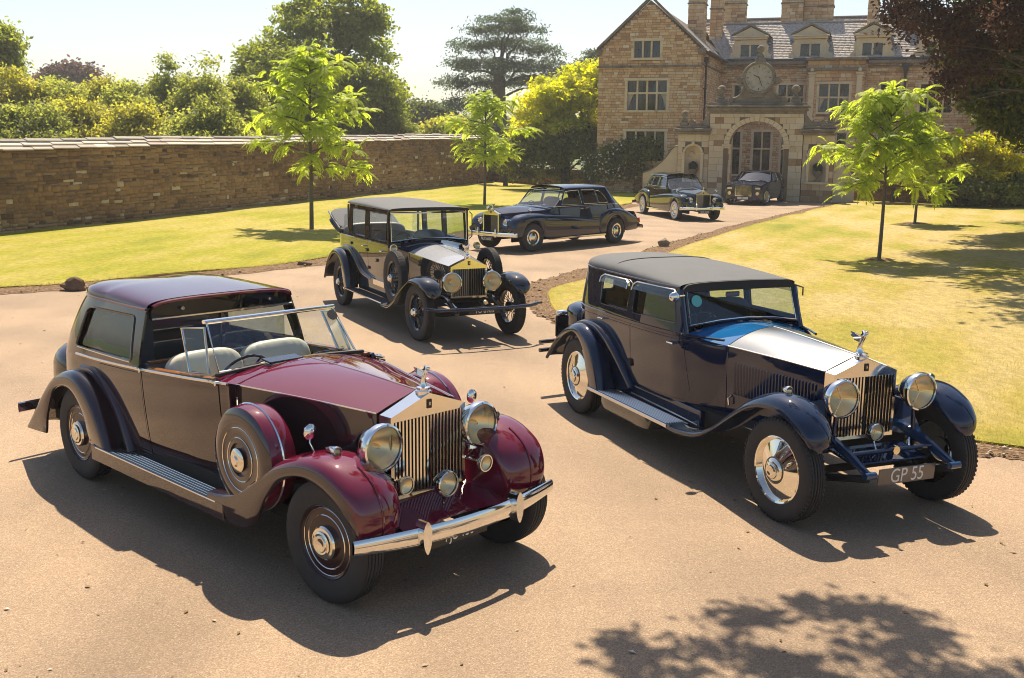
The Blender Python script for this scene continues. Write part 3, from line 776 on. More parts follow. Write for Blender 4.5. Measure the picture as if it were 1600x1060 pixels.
def window(parent, a0, a1, z0, z1, d, lights, transom=None, fw=.16, curtain=False, jag=False):
    """stone framed window: surround, mullions, transom; every pane a piece of its own"""
    w = MB(); yb = d+.24
    def bar(x0, x1, y0, y1, zz0, zz1, bev=.015): w.box(((x0+x1)/2, (y0+y1)/2, (zz0+zz1)/2), (x1-x0, y1-y0, zz1-zz0), bev)
    bar(a0-fw, a0, d-.05, yb, z0-.02, z1+.0); bar(a1, a1+fw, d-.05, yb, z0-.02, z1+.0)
    bar(a0-fw-.05, a1+fw+.05, d-.07, yb, z1+.002, z1+fw); bar(a0-fw-.05, a1+fw+.05, d-.10, yb, z0-fw, z0-.022)
    n = lights; lw = (a1-a0)/n; mw = .10
    for i in range(1, n): bar(a0+i*lw-mw/2, a0+i*lw+mw/2, d+.0, yb-.01, z0-.02, z1)
    if transom: bar(a0, a1, d-.004, yb-.014, transom-.055, transom+.055)
    o = w.build('window', M['dressed'], parent)
    rows = [(z0, transom-.055), (transom+.055, z1)] if transom else [(z0, z1)]
    for i in range(n):
        x0 = a0+i*lw+(mw/2 if i else 0); x1 = a0+(i+1)*lw-(mw/2 if i < n-1 else 0)
        for (r0, r1) in rows:
            p = MB(); y = d+.15
            j_ = lambda: random.uniform(-.012, .012); p.add([(x0, y+j_(), r0), (x1, y+j_(), r0), (x1, y+j_(), r1), (x0, y+j_(), r1)], [(0, 1, 2), (0, 2, 3)]); p.build('pane', M['pane'], o)
            if not (transom and r0 == z0 and False):
                b = MB(); k = max(1, int((r1-r0)/.32))
                for q in range(1, k): b.box(((x0+x1)/2, y-.008, lerp(r0, r1, q/k)), (x1-x0, .012, .014))
                b.box(((x0+x1)/2, y-.008, (r0+r1)/2), (.014, .012, r1-r0)); b.build('lead_bar', M['iron'], o)
            if curtain and i in (0, n-1) and r0 == z0:
                c = MB(); s = 1 if i == 0 else -1; xx = x0 if i == 0 else x1
                c.grid(lambda u, v: (xx+s*u*(.18+.50*v*v)*(x1-x0), y-.03+.02*math.sin(u*18), lerp(r0, r1, v)), [k/8 for k in range(9)], [k/6 for k in range(7)])
                c.build('curtain', M['curtain'], o)
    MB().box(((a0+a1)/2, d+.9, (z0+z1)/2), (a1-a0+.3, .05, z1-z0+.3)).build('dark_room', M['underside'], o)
    return o
def slates(parent, corners, seed, name='roof', sw=(.26, .46), rowh=.24):
    """corners: eave-left, eave-right, ridge-right, ridge-left in house coordinates; slates overlap in courses"""
    A, B, C, D = [Vector(c) for c in corners]; rr = random.Random(seed)
    nrm = (B-A).cross(D-A).normalized()
    o = MB().add([A-nrm*.05, B-nrm*.05, C-nrm*.05, D-nrm*.05], [(0, 1, 2, 3)]).build(name, M['slate'], parent)
    H_ = ((D-A).length+(C-B).length)/2; rows = int(H_/rowh); st = []
    for r in range(rows):
        t0, t1 = r/rows, min(1, (r+1.25)/rows); l0, r0, l1, r1 = A.lerp(D, t0), B.lerp(C, t0), A.lerp(D, t1), B.lerp(C, t1)
        L = (r0-l0).length; a = -rr.uniform(0, .2)
        while a < L:
            w = rr.uniform(*sw); u0, u1 = max(0, a)/L, min(L, a+w-.012)/L; a += w
            if u1-u0 < .002: continue
            lift = .024+rr.uniform(0, .008); top = .004; dz = (D-A).normalized()*rr.uniform(-.02, .01)
            q0, q1, q2, q3 = l0.lerp(r0, u0)+dz, l0.lerp(r0, u1)+dz, l1.lerp(r1, u1), l1.lerp(r1, u0)
            st.append(([q0+nrm*.0, q1+nrm*.0, q2-nrm*.01, q3-nrm*.01, q0+nrm*lift, q1+nrm*lift, q2+nrm*top, q3+nrm*top], min(1, max(0, .5+rr.gauss(0, .13))), 1))
    V = np.array([p for s in st for p in s[0]], float); k = len(st); F = (np.array(SF)[None] + (np.arange(k)*8)[:, None, None]).reshape(-1, 4)
    fast_mesh('slates', V, F, M['slate'], o, 'stuff', tint=np.repeat([s[1] for s in st], 8))
    return o
stones_all = []
GD, MD = 5.0, 13.5
# gabled wing
GL, GR, GE, GA = -9.75, -3.82, 8.15, 10.85
gw = [(-8.0, -5.72, 4.78, 6.42, 4, 5.72), (-8.0, -5.76, 1.9, 3.55, 4, None), (-7.68, -6.18, 7.72, 8.62, 3, None)]
stones_all += house_panel(house, GL, GR, 0, GE, GD, [(a-.12, b+.12, c-.1, d_+.1) for a, b, c, d_, n, t in gw], 31, gable=((GL+GR)/2, GA))
for k, (a, b, c, d_, n, t) in enumerate(gw): window(house, a, b, c, d_, GD, n, t, curtain=(k == 0))
stones_all += house_panel(house, GD, MD, 0, 8.0, 0, [], 32, side=GR)
m_ = MB()
m_.box(((GL+GR)/2, GD-.05, 7.2), (GR-GL+.16, .14, .12), .02); m_.box((GR+.06, (GD+MD)/2, 7.35), (.12, MD-GD, .10), .02)
m_.build('string_course', M['dark_stone'], house)
ap = (GL+GR)/2
for sgn, ex in ((-1, GL), (1, GR)):                       # gable coping slabs, kneelers
    c = MB(); n = 7
    for i in range(n):
        a0, a1 = lerp(ex+sgn*.12, ap, i/n), lerp(ex+sgn*.12, ap, (i+1)/n-.004); z0, z1 = lerp(GE-.05, GA+.1, i/n), lerp(GE-.05, GA+.1, (i+1)/n)
        s = MB(); s.prism([(a0, z0), (a1, z1), (a1, z1+.17), (a0, z0+.17)], lambda p: (p[0], GD-.1, p[1]), lambda p: (p[0], GD+.3, p[1])); s.build('coping_stone', M['dark_stone'], house)
    MB().box((ex+sgn*.02, GD+.08, GE-.12), (.42, .44, .34), .03).build('kneeler', M['dark_stone'], house)
f = MB(); f.box((ap, GD+.1, GA+.42), (.62, .5, .55), .03); f.box((ap, GD+.1, GA+.72), (.74, .6, .1), .02); f.box((ap, GD+.1, GA+.95), (.36, .36, .4), .03)
f.lathe([(0, 0), (.16, .02), (.1, .1), (.2, .25), (.18, .4), (0, .5)], TX(ap, GD+.1, GA+1.15), 14); f.build('gable_finial', M['dark_stone'], house)
WD = 22
slates(house, [(GR+.28, GD+.25, GE-.12), (GR+.28, WD, GE-.12), (ap, WD, GA-.02), (ap, GD+.25, GA-.02)], 41)
slates(house, [(GL-.2, WD, GE-.12), (GL-.2, GD+.25, GE-.12), (ap, GD+.25, GA-.02), (ap, WD, GA-.02)], 42)
MB().tube([(GR+.42, GD+.2, 8.0), (GR+.42, MD, 8.0)], .07, 8).build('gutter', M['lead'], house)
p_ = MB(); p_.tube([(GR+.16, GD+.9, 7.5), (GR+.16, GD+.9, 0)], .06, 8); p_.box((GR+.18, GD+.9, 7.6), (.26, .26, .3), .03)
for z in (2, 4, 6): p_.box((GR+.14, GD+.9, z), (.2, .2, .06), .01)
p_.build('downpipe', M['iron'], house)
# main range
MR = 12.2
mw = [(-2.9, -1.5, 4.9, 6.55, 3, 5.8), (-.15, 1.35, 4.9, 6.55, 3, 5.8), (5.95, 7.05, 4.9, 6.55, 3, 5.8), (8.25, 10.0, 4.9, 6.55, 4, 5.8),
      (-3.4, -2.4, 1.0, 3.65, 2, 2.6), (-1.55, -.5, 1.0, 3.65, 2, 2.6), (.2, 1.3, 1.0, 3.65, 2, 2.6), (6.0, 7.1, 1.2, 3.6, 3, 2.6), (8.3, 10.0, 1.2, 3.6, 4, 2.6)]
stones_all += house_panel(house, GR, MR, 0, 7.9, MD, [(a-.12, b+.12, c-.1, d_+.1) for a, b, c, d_, n, t in mw], 33)
for (a, b, c, d_, n, t) in mw: window(house, a, b, c, d_, MD, n, t)
# projecting frontispiece with pilasters
BL, BR, BD = 1.6, 4.95, MD-.9
bw = [(2.35, 4.1, 4.9, 6.55, 3, 5.75), (2.35, 4.1, 1.2, 3.6, 3, 2.6)]
stones_all += house_panel(house, BL, BR, 0, 8.1, BD, [(a-.12, b+.12, c-.1, d_+.1) for a, b, c, d_, n, t in bw], 34, lens=(.3, .65), ch=(.18, .28))
stones_all += house_panel(house, BD, MD, 0, 8.1, 0, [], 35, side=BR)
MB().box((BL+.02, (BD+MD)/2+.02, 4.05), (.04, MD-BD, 8.1)).build('bay_side', M['house_stone'], house)
for (a, b, c, d_, n, t) in bw: window(house, a, b, c, d_, BD, n, t, curtain=True)
for x in (BL+.28, BR-.28, BL+.62, BR-.62)[:2]:
    q = MB(); q.box((x, BD-.08, 5.8), (.34, .2, 2.7), .02); q.box((x, BD-.1, 7.2), (.46, .28, .14), .02); q.box((x, BD-.1, 7.05), (.4, .24, .1), .02); q.box((x, BD-.1, 4.42), (.46, .28, .16), .02)
    q.lathe([(.0, 0), (.1, 0), (.13, .1), (.08, .2), (0, .24)], TX(x, BD-.24, 7.3), 10); q.build('pilaster', M['dressed'], house)
q = MB(); q.box(((BL+BR)/2, BD-.12, 7.42), (BR-BL+.2, .34, .16), .03); q.box(((BL+BR)/2, BD-.16, 8.05), (BR-BL+.3, .44, .2), .04); q.box(((BL+BR)/2, BD-.08, 4.2), (BR-BL+.16, .24, .14), .03)
q.build('frontispiece_cornice', M['dark_stone'], house)
for x0, x1 in ((GR+.2, BL-.16), (BR+.16, MR)):
    q = MB(); q.box(((x0+x1)/2, MD-.1, 7.9), (x1-x0, .36, .22), .04); q.box(((x0+x1)/2, MD-.04, 7.62), (x1-x0, .2, .1), .02); q.build('cornice', M['dark_stone'], house)
    MB().tube([(x0, MD-.22, 8.1), (x1, MD-.22, 8.1)], .08, 8).build('gutter', M['lead'], house)
q = MB(); q.tube([(7.3, MD-.14, 7.5), (7.3, MD-.14, 1)], .07, 8); q.prism([(7.05, 7.75), (7.55, 7.75), (7.42, 7.3), (7.18, 7.3)], lambda p: (p[0], MD-.3, p[1]), lambda p: (p[0], MD-.02, p[1])); q.build('downpipe', M['iron'], house)
RD, RZ_ = MD+4.4, 10.75
slates(house, [(GR+.1, MD-.1, 8.15), (MR+8, MD-.1, 8.15), (MR+8, RD, RZ_), (GR-1.9, RD, RZ_)], 43)
slates(house, [(ap, RD+1.5, 10.4), (MR+8, RD+1.5, 10.4), (MR+8, RD+3, 11.35), (ap, RD+3, 11.35)], 44)
MB().box(((ap+MR+8)/2, RD+.05, RZ_+.05), (MR+8-ap, .3, .12), .03).build('ridge', M['slate'], house)
MB().box(((ap+MR+8)/2, RD+3, 11.4), (MR+8-ap, .3, .12), .03).build('ridge', M['slate'], house)
MB().box(((ap+MR+8)/2, RD+4, 5.5), (MR+8-ap, 2, 10.6)).build('rear_range', M['house_stone'], house)
# right return wing (sunlit wall under the beech)
stones_all += house_panel(house, MR, MR+8, 0, 8.0, MD-3.2, [(13.2, 14.6, 1.2, 3.4)], 36)
window(house, 13.32, 14.48, 1.3, 3.3, MD-3.2, 3, 2.5)
q = MB(); q.box((MR+.02, MD-1.6, 4.0), (.04, 3.15, 8.0)); q.build('return_wall', M['house_stone'], house)
slates(house, [(MR-.1, MD-3.35, 8.05), (MR+8, MD-3.35, 8.05), (MR+8, MD+.8, 10.5), (MR-.1, MD+.8, 10.5)], 45)
place_stones(stones_all, house, 'stone', M['house_stone'], 260, 'stonework', world=HW)
def dormer(xc):
    d = MB(); y0 = MD+.05; w = .98
    o_ = MB(); o_.box((xc, y0+.1, 8.12), (2*w+.12, .4, .14), .02)
    o_.box((xc-w+.2, y0+.1, 8.75), (.4, .3, 1.15), .02); o_.box((xc+w-.2, y0+.1, 8.75), (.4, .3, 1.15), .02); o_.box((xc, y0+.1, 9.18), (2*w-.78, .3, .29), .01); o_.box((xc, y0+.1, 8.72), (.12, .2, .8), .01)
    o_.box((xc, y0+.02, 9.42), (2*w+.1, .46, .15), .03); o_.box((xc, y0-.02, 9.53), (2*w+.28, .56, .08), .02)
    o = o_.build('dormer', M['dressed'], house)
    t = MB(); t.prism([(xc-w-.14, 9.575), (xc+w+.14, 9.575), (xc, 10.12)], lambda p: (p[0], y0-.02, p[1]), lambda p: (p[0], y0+.3, p[1])); t.build('pediment', M['dressed'], o)
    for s in (-1, 1):
        t = MB(); t.prism([(xc+s*(w+.2), 9.575), (xc+s*(w+.2), 9.68), (xc, 10.30), (xc, 10.185)], lambda p: (p[0], y0-.12, p[1]), lambda p: (p[0], y0+.35, p[1])); t.build('pediment_moulding', M['dark_stone'], o)
        MB().add([(xc+s*(w+.18), y0-.1, 9.66), (xc, y0-.1, 10.26), (xc, y0+3.6, 10.26), (xc+s*(w+.18), y0+2.7, 9.66)], [(0, 1, 2, 3)]).build('dormer_roof', M['slate'], o)
        MB().prism([(y0+.25, 8.2), (y0+2.4, 9.5), (y0+.25, 9.5)], lambda p: (xc+s*(w-.02), p[0], p[1]), lambda p: (xc+s*(w-.1), p[0], p[1])).build('dormer_cheek', M['lead'], o)
        sc = MB(); sc.prism([(xc+s*w, 8.2), (xc+s*(w+.34), 8.2), (xc+s*(w+.30), 8.42), (xc+s*(w+.1), 8.62), (xc+s*(w+.16), 8.95), (xc+s*w, 9.2)], lambda p: (p[0], y0, p[1]), lambda p: (p[0], y0+.2, p[1])); sc.build('scroll', M['dressed'], o)
        x0 = xc + (s*.31); MB().box((x0, y0+.14, 8.74), (.5, .02, .70)).build('pane', M['pane'], o)
for x in (-2.05, 1.62, 5.3, 9.0): dormer(x)
def chimney(x, y, w, d, z0, z1, pots=2):
    rr = random.Random(int(x*10)); o = MB().box((x, y, (z0+z1)/2), (w-.06, d-.06, z1-z0)).build('chimney_stack', M['mortar'], house)
    st = []
    for (a0, a1, P) in ((-w/2, w/2, lambda a, z, q: (x+a, y-d/2+.03-q, z)), (-d/2, d/2, lambda a, z, q: (x+w/2-.03+q, y+a, z)), (-d/2, d/2, lambda a, z, q: (x-w/2+.03-q, y-a, z))):
        st += lay(lambda l_, h_: [(a0+.01, a1-.01)], z0, z1, (.18, .25), (.3, .6), (.01, .03), rr, P, lambda a, z, q: min(1, max(0, .5+q.gauss(0, .18))))
    for s in st: s[0][:] = [Vector(p) for p in s[0]]
    V = np.array([p for s in st for p in s[0]], float); F = (np.array(SF)[None] + (np.arange(len(st))*8)[:, None, None]).reshape(-1, 4)
    fast_mesh('stonework', V, F, M['house_stone'], o, 'stuff', tint=np.repeat([s[1] for s in st], 8))
    c = MB(); c.box((x, y, z1+.08), (w+.24, d+.24, .18), .03); c.box((x, y, z1+.22), (w+.1, d+.1, .12), .02); c.build('chimney_cap', M['dark_stone'], o); MB().box((x, y, lerp(z0, z1, .62)), (w+.1, d+.1, .09), .02).build('chimney_band', M['dark_stone'], o)
    for i in range(pots): MB().lathe([(.13, 0), (.12, .5), (.15, .55), (.1, .55), (.1, .1)], TX(x-w/2+.3+(w-.6)*i/max(1, pots-1), y, z1+.26), 12).build('chimney_pot', M['house_stone'], o)
chimney(-5.55, RD-3.6, 1.05, 1.3, 9.2, 13.2); chimney(-4.6, RD-1.4, .8, 1.0, 9.6, 12.8)
chimney(-3.7, RD+1, 1.45, 1.1, 9.8, 13.6); chimney(.1, RD+.6, 1.4, 1.3, 9.8, 13.4); chimney(1.75, RD+1.0, 1.9, .9, 9.8, 13.1, 3); chimney(5.2, RD-.6, .72, .9, 9.7, 14, 1); chimney(7.2, RD+.4, 1.5, 1.0, 9.8, 13.8)

# ---------------------------------------------------------------- gateway
gate = thing('gateway', 'carved stone gateway with round arch, clock gable and niches before the manor house', 'gateway', HO, HPHI)
AX, AR, AS, GT = -.08, 1.40, 2.86, 4.45        # arch axis, radius, springing, top of wall
GX0, GX1, TH = -2.5, 2.25, 1.1
arch = [(AX-AR, -.02)] + [(AX-AR*math.cos(PI*k/28), AS+AR*.86*math.sin(PI*k/28)) for k in range(29)] + [(AX+AR, -.02)]
front = [(GX0, -.05), (AX-AR, -.05)] + arch[1:-1] + [(AX+AR, -.05), (GX1, -.05), (GX1, GT), (GX0, GT)]
g_ = MB(); g_.trim(front, lambda u, v: (u, 0, v), sp=.8, flange=TH); g_.trim(front, lambda u, v: (u, TH, v), sp=.8, flange=0, flip=True); g_.build('arch_wall', M['mortar'], gate)
def arch_free(z0, z1):
    z = z0 if z0 > AS else None
    if z1 < AS+.02: h = AR
    else:
        s = max(0.0, (max(z0, AS)-AS)/(AR*.86)); h = AR*math.sqrt(max(0, 1-s*s)) if s < 1 else 0
    if h <= 0: return [(GX0, GX1)]
    h += .26 if True else 0
    return [(GX0, AX-h), (AX+h, GX1)]
rr_ = random.Random(55)
def t_gate(a, z, q): return q.uniform(0, .15) if q.random() < .10 else min(1, max(.3, .62+q.gauss(0, .13)))
gs = lay(arch_free, 0.0, GT, (.26, .36), (.34, .62), (.008, .016), rr_, lambda a, z, q: (a, -q, z), t_gate, joint=.008, bev=.006, jit=.002)
gs += lay(lambda a, b: [(0.0, TH)], 0, AS, (.28, .4), (.3, .5), (.006, .012), rr_, lambda a, z, q: (AX-AR+q, a, z), t_gate, joint=.008, bev=.006, jit=.002)
gs += lay(lambda a, b: [(0.0, TH)], 0, AS, (.28, .4), (.3, .5), (.006, .012), rr_, lambda a, z, q: (AX+AR-q, TH-a, z), t_gate, joint=.008, bev=.006, jit=.002)
NZ0, NZ1 = .62, 3.38
def flank(x0, x1, sgn):
    xc = (x0+x1)/2; nr = .42
    niche = [(xc-nr, 1.0)] + [(xc-nr*math.cos(PI*k/16), 2.35+nr*math.sin(PI*k/16)) for k in range(17)] + [(xc+nr, 1.0)]
    w = MB(); w.trim([(x0, -.05), (x1, -.05), (x1, NZ1), (x0, NZ1)], lambda u, v: (u, .12, v), [niche], sp=.5, flange=.6); w.build('niche_wall', M['mortar'], gate)
    nb = MB()
    nb.grid(lambda u, v: (xc-nr*math.cos(PI*u), .12+nr*math.sin(PI*u)*.9, v), [k/12 for k in range(13)], [.98, 2.35], flip=True)
    nb.grid(lambda u, v: (xc-nr*math.cos(PI*u)*math.cos(v*PI/2), .12+nr*.9*math.sin(PI*u)*math.cos(v*PI/2), 2.35+nr*math.sin(v*PI/2)), [k/12 for k in range(13)], [k/6 for k in range(7)], flip=True)
    nb.build('niche', M['dressed'], gate)
    def fr(z0, z1):
        if z1 < 1.0 or z0 > 2.8: return [(x0, x1)]
        h = nr+.14
        if z0 > 2.35: s = (z0-2.35)/(nr+.14); h = (nr+.14)*math.sqrt(max(0, 1-s*s))
        return [(x0, xc-h), (xc+h, x1)]
    st = lay(fr, 0.0, NZ1, (.26, .36), (.3, .55), (.008, .016), rr_, lambda a, z, q: (a, .12-q, z), lambda a, z, q: q.uniform(.05, .3) if z < .6 else t_gate(a, z, q), joint=.008, bev=.006, jit=.002)
    tr = MB(); tr.tube([(xc-(nr+.07)*math.cos(PI*k/16), .09, 2.35+(nr+.07)*math.sin(PI*k/16)) for k in range(17)], .07, 6); tr.box((xc-nr-.07, .08, 1.68), (.15, .14, 1.32), .02); tr.box((xc+nr+.07, .08, 1.68), (.15, .14, 1.32), .02)
    tr.box((xc-nr-.07, .06, 2.38), (.22, .2, .1), .02); tr.box((xc+nr+.07, .06, 2.38), (.22, .2, .1), .02); tr.box((xc, .02, .96), (1.25, .34, .12), .02); tr.box((xc, .06, 2.9), (.16, .18, .24), .03)
    tr.build('niche_surround', M['dressed'], gate)
    c = MB(); c.box((xc, .12, 3.46), (x1-x0+.16, .56, .16), .03); c.box((xc, .1, 3.62), (x1-x0+.3, .7, .14), .04); c.box((xc, .14, 3.76), (x1-x0+.1, .5, .12), .03); c.build('flank_cornice', M['dark_stone'], gate)
    e = x0 if sgn < 0 else x1; i = x1 if sgn < 0 else x0
    s = MB(); out = catmull([(i, 4.55), (i+sgn*.18, 4.28), (i+sgn*.42, 4.02), (i+sgn*.78, 3.93), (i+sgn*.95, 3.98), (i+sgn*1.0, 3.88), (i+sgn*.9, 3.83)], 5) + [(i, 3.83)]
    s.prism(out, lambda p: (p[0], .0, p[1]), lambda p: (p[0], .4, p[1])); s.lathe([(0, -.05), (.16, -.05), (.16, .45), (0, .45)], TX(i+sgn*.92, 0, 3.98) @ RX(-90), 16); s.build('scroll_bracket', M['dark_stone'], gate)
    finial(e-sgn*.3, .15, 3.83, .8)
    return st
def finial(x, y, z, k=1.0):
    b = MB(); b.box((x, y, z+.12*k), (.52*k, .52*k, .24*k), .03); b.box((x, y, z+.30*k), (.40*k, .40*k, .14*k), .03)
    b.lathe([(.0, 0), (.17, 0), (.12, .06), (.09, .14), (.13, .2), (.0, .2)], TX(x, y, z+.36*k) @ Matrix.Scale(k, 4), 16)
    b.lathe([(0, -.23)] + [(.235*math.cos(R(t)), .235*math.sin(R(t))) for t in range(-75, 90, 15)] + [(0, .235)], TX(x, y, z+.74*k) @ Matrix.Scale(k, 4), 18)
    b.lathe([(.22, -.02), (.252, 0), (.22, .02)], TX(x, y, z+.78*k) @ Matrix.Scale(k, 4), 18)
    return b.build('ball_finial', M['dark_stone'], gate)
gs += flank(-4.15, GX0-.02, -1); gs += flank(GX1+.02, 3.82, 1)
place_stones(gs, gate, 'ashlar_block', M['ashlar'], 300, 'ashlar', world=HW)
vr = MB()
for k in range(19):                                   # voussoirs, each its own wedge
    a0, a1 = PI*k/19+.006, PI*(k+1)/19-.006; ky = k == 9; r0, r1 = AR-.004, AR+(.42 if ky else .26); pr = .11 if ky else .05
    v = MB(); pts = [(AX-r*math.cos(a), AS+r*.86*math.sin(a)) for r, a in ((r0, a0), (r0, a1), (r1, a1), (r1, a0))]
    v.prism(pts, lambda p: (p[0], -pr, p[1]), lambda p: (p[0], .25, p[1])); v.build('voussoir', M['dressed'], gate)
for s in (-1, 1):
    q = MB(); q.box((AX+s*(AR+.12), .1, AS-.03), (.44, .5, .13), .03); q.box((AX+s*(AR+.12), .06, AS-.14), (.34, .36, .1), .02); q.build('impost', M['dressed'], gate)
c = MB(); c.box(((GX0+GX1)/2, TH/2, GT+.07), (GX1-GX0+.1, TH+.1, .14), .02); c.box(((GX0+GX1)/2, TH/2-.03, GT+.22), (GX1-GX0+.3, TH+.28, .16), .04); c.box(((GX0+GX1)/2, TH/2-.05, GT+.37), (GX1-GX0+.5, TH+.46, .13), .04); c.box(((GX0+GX1)/2, TH/2, GT+.49), (GX1-GX0+.2, TH+.1, .11), .02)
c.build('cornice', M['dark_stone'], gate)
Z0 = GT+.55; CX = -.11
half = catmull([(1.46, Z0+.0), (1.40, Z0+.16), (1.05, Z0+.28), (.82, Z0+.52), (.74, Z0+.82), (.98, Z0+.98), (1.06, Z0+1.14), (.92, Z0+1.24), (.80, Z0+1.22), (.78, Z0+1.45), (.60, Z0+1.78), (.32, Z0+1.96), (0, Z0+2.0)], 4)
gab = [(CX+x, z) for x, z in half] + [(CX-x, z) for x, z in reversed(half[:-1])]
g2 = MB(); g2.prism(gab, lambda p: (p[0], .15, p[1]), lambda p: (p[0], .6, p[1])); g2.build('clock_gable', M['dark_stone'], gate)
sc = MB()
for s in (-1, 1):
    sc.tube([(CX+s*x, .12, z) for x, z in half[:-8]], .06, 6); sc.lathe([(0, 0), (.17, 0), (.17, .58), (0, .58)], TX(CX+s*.95, .05, Z0+1.12) @ RX(-90), 16); sc.lathe([(0, 0), (.09, 0), (.09, .66), (0, .66)], TX(CX+s*.95, .01, Z0+1.12) @ RX(-90), 12); sc.lathe([(0, 0), (.14, 0), (.14, .58), (0, .58)], TX(CX+s*1.34, .05, Z0+.14) @ RX(-90), 14)
sc.lathe([(.68, 0), (.80, 0), (.84, .08), (.80, .14), (.70, .14), (.68, .05)], TX(CX, .18, Z0+1.25) @ RX(90), 40); sc.box((CX, .1, Z0+.36), (.62, .1, .22), .03); sc.build('gable_carving', M['dark_stone'], gate)
cf = MB(); cf.lathe([(0, .02), (.69, .02), (.69, -.02)], TX(CX, .13, Z0+1.25) @ RX(90), 40); clk = cf.build('clock_face', M['clock_face'], gate)
for ang, ln_, w_ in ((-62, .34, .035), (158, .52, .028)):
    h = MB(); h.box((0, 0, ln_*.38), (w_, .012, ln_*1.1), .004); ho = h.build('clock_hand', M['iron'], clk); ho.location = (CX, .085, Z0+1.25); ho.rotation_euler = (0, R(ang), 0)
for k in range(12):
    a = R(30*k); h = MB(); h.box((0, 0, .56), (.025 if k % 3 else .045, .01, .10), .003); ho = h.build('hour_mark', M['lead'], clk); ho.location = (CX, .1, Z0+1.25); ho.rotation_euler = (0, a, 0)
b = MB(); b.box((CX, .38, Z0+2.08), (.5, .5, .24), .03); b.build('pedestal', M['dark_stone'], gate)
finial(CX, .38, Z0+2.1, .82); finial(-2.0, .35, Z0-.02, .95); finial(1.75, .35, Z0-.02, .95)
# ramped wall ends beside the gateway
def ramp_wall(xs, zs, lab):
    prof = catmull(list(zip(xs, zs)), 6); pl = [(xs[0], -.05)] + prof + [(xs[-1], -.05)]
    if xs[0] > xs[-1]: pl = list(reversed(pl))
    r_ = MB(); r_.prism(pl, lambda p: (p[0], .2, p[1]), lambda p: (p[0], .6, p[1])); o = r_.build('ramped_wall', M['ashlar_plain'], gate)
    cp = MB(); cp.tube([(x, .4, z+.03) for x, z in prof], .2, 8, flat=(.28, 1.25)); cp.build('ramp_coping', M['dark_stone'], o)
M['ashlar_plain'] = m_stone('ramp_ashlar', ASHLAR, False, 7, .6, ((.10, .085, .07), .9, .60), blotch=1.1)
ramp_wall([-4.17, -4.45, -4.9, -5.5, -6.0], [2.75, 2.6, 2.0, 1.5, 1.3], ''); ramp_wall([3.84, 4.1, 4.5, 4.9], [2.6, 2.3, 1.6, 1.15], '')
# urns with clipped box balls standing in the niches
def urn(x, label):
    w = HW @ Vector((x, .28, 1.02)); u = thing('garden_urn', label, 'urn', tuple(w), HPHI, 'urns in the gateway niches')
    MB().lathe([(0, 0), (.17, 0), (.17, .05), (.07, .1), (.05, .2), (.09, .25), (.2, .36), (.24, .5), (.27, .52), (.27, .56), (.22, .56), (.2, .5), (0, .48)], None, 24).build('urn_bowl', M['dark_stone'], u)
    rg = np.random.default_rng(int(abs(x)*100)); n = 900; d = rg.normal(0, 1, (n, 3)); d /= np.linalg.norm(d, axis=1)[:, None]
    c = d*.24*rg.uniform(.85, 1.05, (n, 1))+np.array((0, 0, .72)); t = rg.normal(0, 1, (n, 3)); t /= np.linalg.norm(t, axis=1)[:, None]; b2 = np.cross(t, d)
    s = .028; V = np.stack([c-t*s, c-b2*s*.6, c+t*s, c+b2*s*.6], 1).reshape(-1, 3)
    fast_mesh('topiary_ball', V, np.arange(4*n).reshape(-1, 4), M['box_leaf'], u)
    MB().ico((0, 0, .72), .2, 2).build('topiary_core', M['twig_dark'], u)
M['box_leaf'] = m_leaf('box_leaf', (.012, .030, .010), (.05, .085, .022), .2, 3)
M['twig_dark'] = m_simple('dark_twigs', (.018, .022, .012), .9)
urn(-3.33, 'stone urn with clipped green ball in the niche left of the arch'); urn(3.04, 'stone urn with clipped green ball in the niche right of the arch')
# ================================================================ trees and shrubs
def leaf_quads(C, size, rg, up=.5, aspect=.55, outw=None):
    n = len(C); N = rg.normal(0, 1, (n, 3)); N /= np.linalg.norm(N, axis=1)[:, None]; N[:, 2] += up
    if outw is not None: N += outw*.6
    N /= np.linalg.norm(N, axis=1)[:, None]
    T = rg.normal(0, 1, (n, 3)); T -= N*(T*N).sum(1)[:, None]; T /= np.linalg.norm(T, axis=1)[:, None]; B = np.cross(N, T)
    s = (size*rg.uniform(.65, 1.35, n))[:, None]
    V = np.stack([C-T*s*.5, C-B*s*aspect*.5+T*s*.05, C+T*s*.5-N*s*.08, C+B*s*aspect*.5+T*s*.05], 1)
    return V.reshape(-1, 3)
def clumps(lobes, n_cl, per, cr, size, rg, flat=.65, under=.25, shell=(.72, 1.03), up=.5, aspect=.55):
    """leaves in clumps spread over the outer part of each lobe, fewer below"""
    w = np.array([r[0]*r[1]+r[0]*r[2]+r[1]*r[2] for c, r in lobes]); w = w/w.sum(); Cs = []; Os = []
    for (c, r), k in zip(lobes, rg.multinomial(n_cl, w)):
        d = rg.normal(0, 1, (k*2, 3)); d /= np.linalg.norm(d, axis=1)[:, None]
        keep = (d[:, 2] > -.25) | (rg.random(len(d)) < under); d = d[keep][:k]
        p = np.array(c)+d*np.array(r)*rg.uniform(shell[0], shell[1], (len(d), 1)); Cs.append(p); Os.append(d)
    P = np.concatenate(Cs); O = np.concatenate(Os); k = np.maximum(2, rg.poisson(per, len(P))); cs = cr*rg.uniform(.6, 1.4, len(P))
    C = np.repeat(P, k, 0)+rg.normal(0, 1, (k.sum(), 3))*np.repeat(cs, k)[:, None]*np.array((.6, .6, .6*flat))
    return leaf_quads(C, size, rg, up, aspect, np.repeat(O, k, 0))
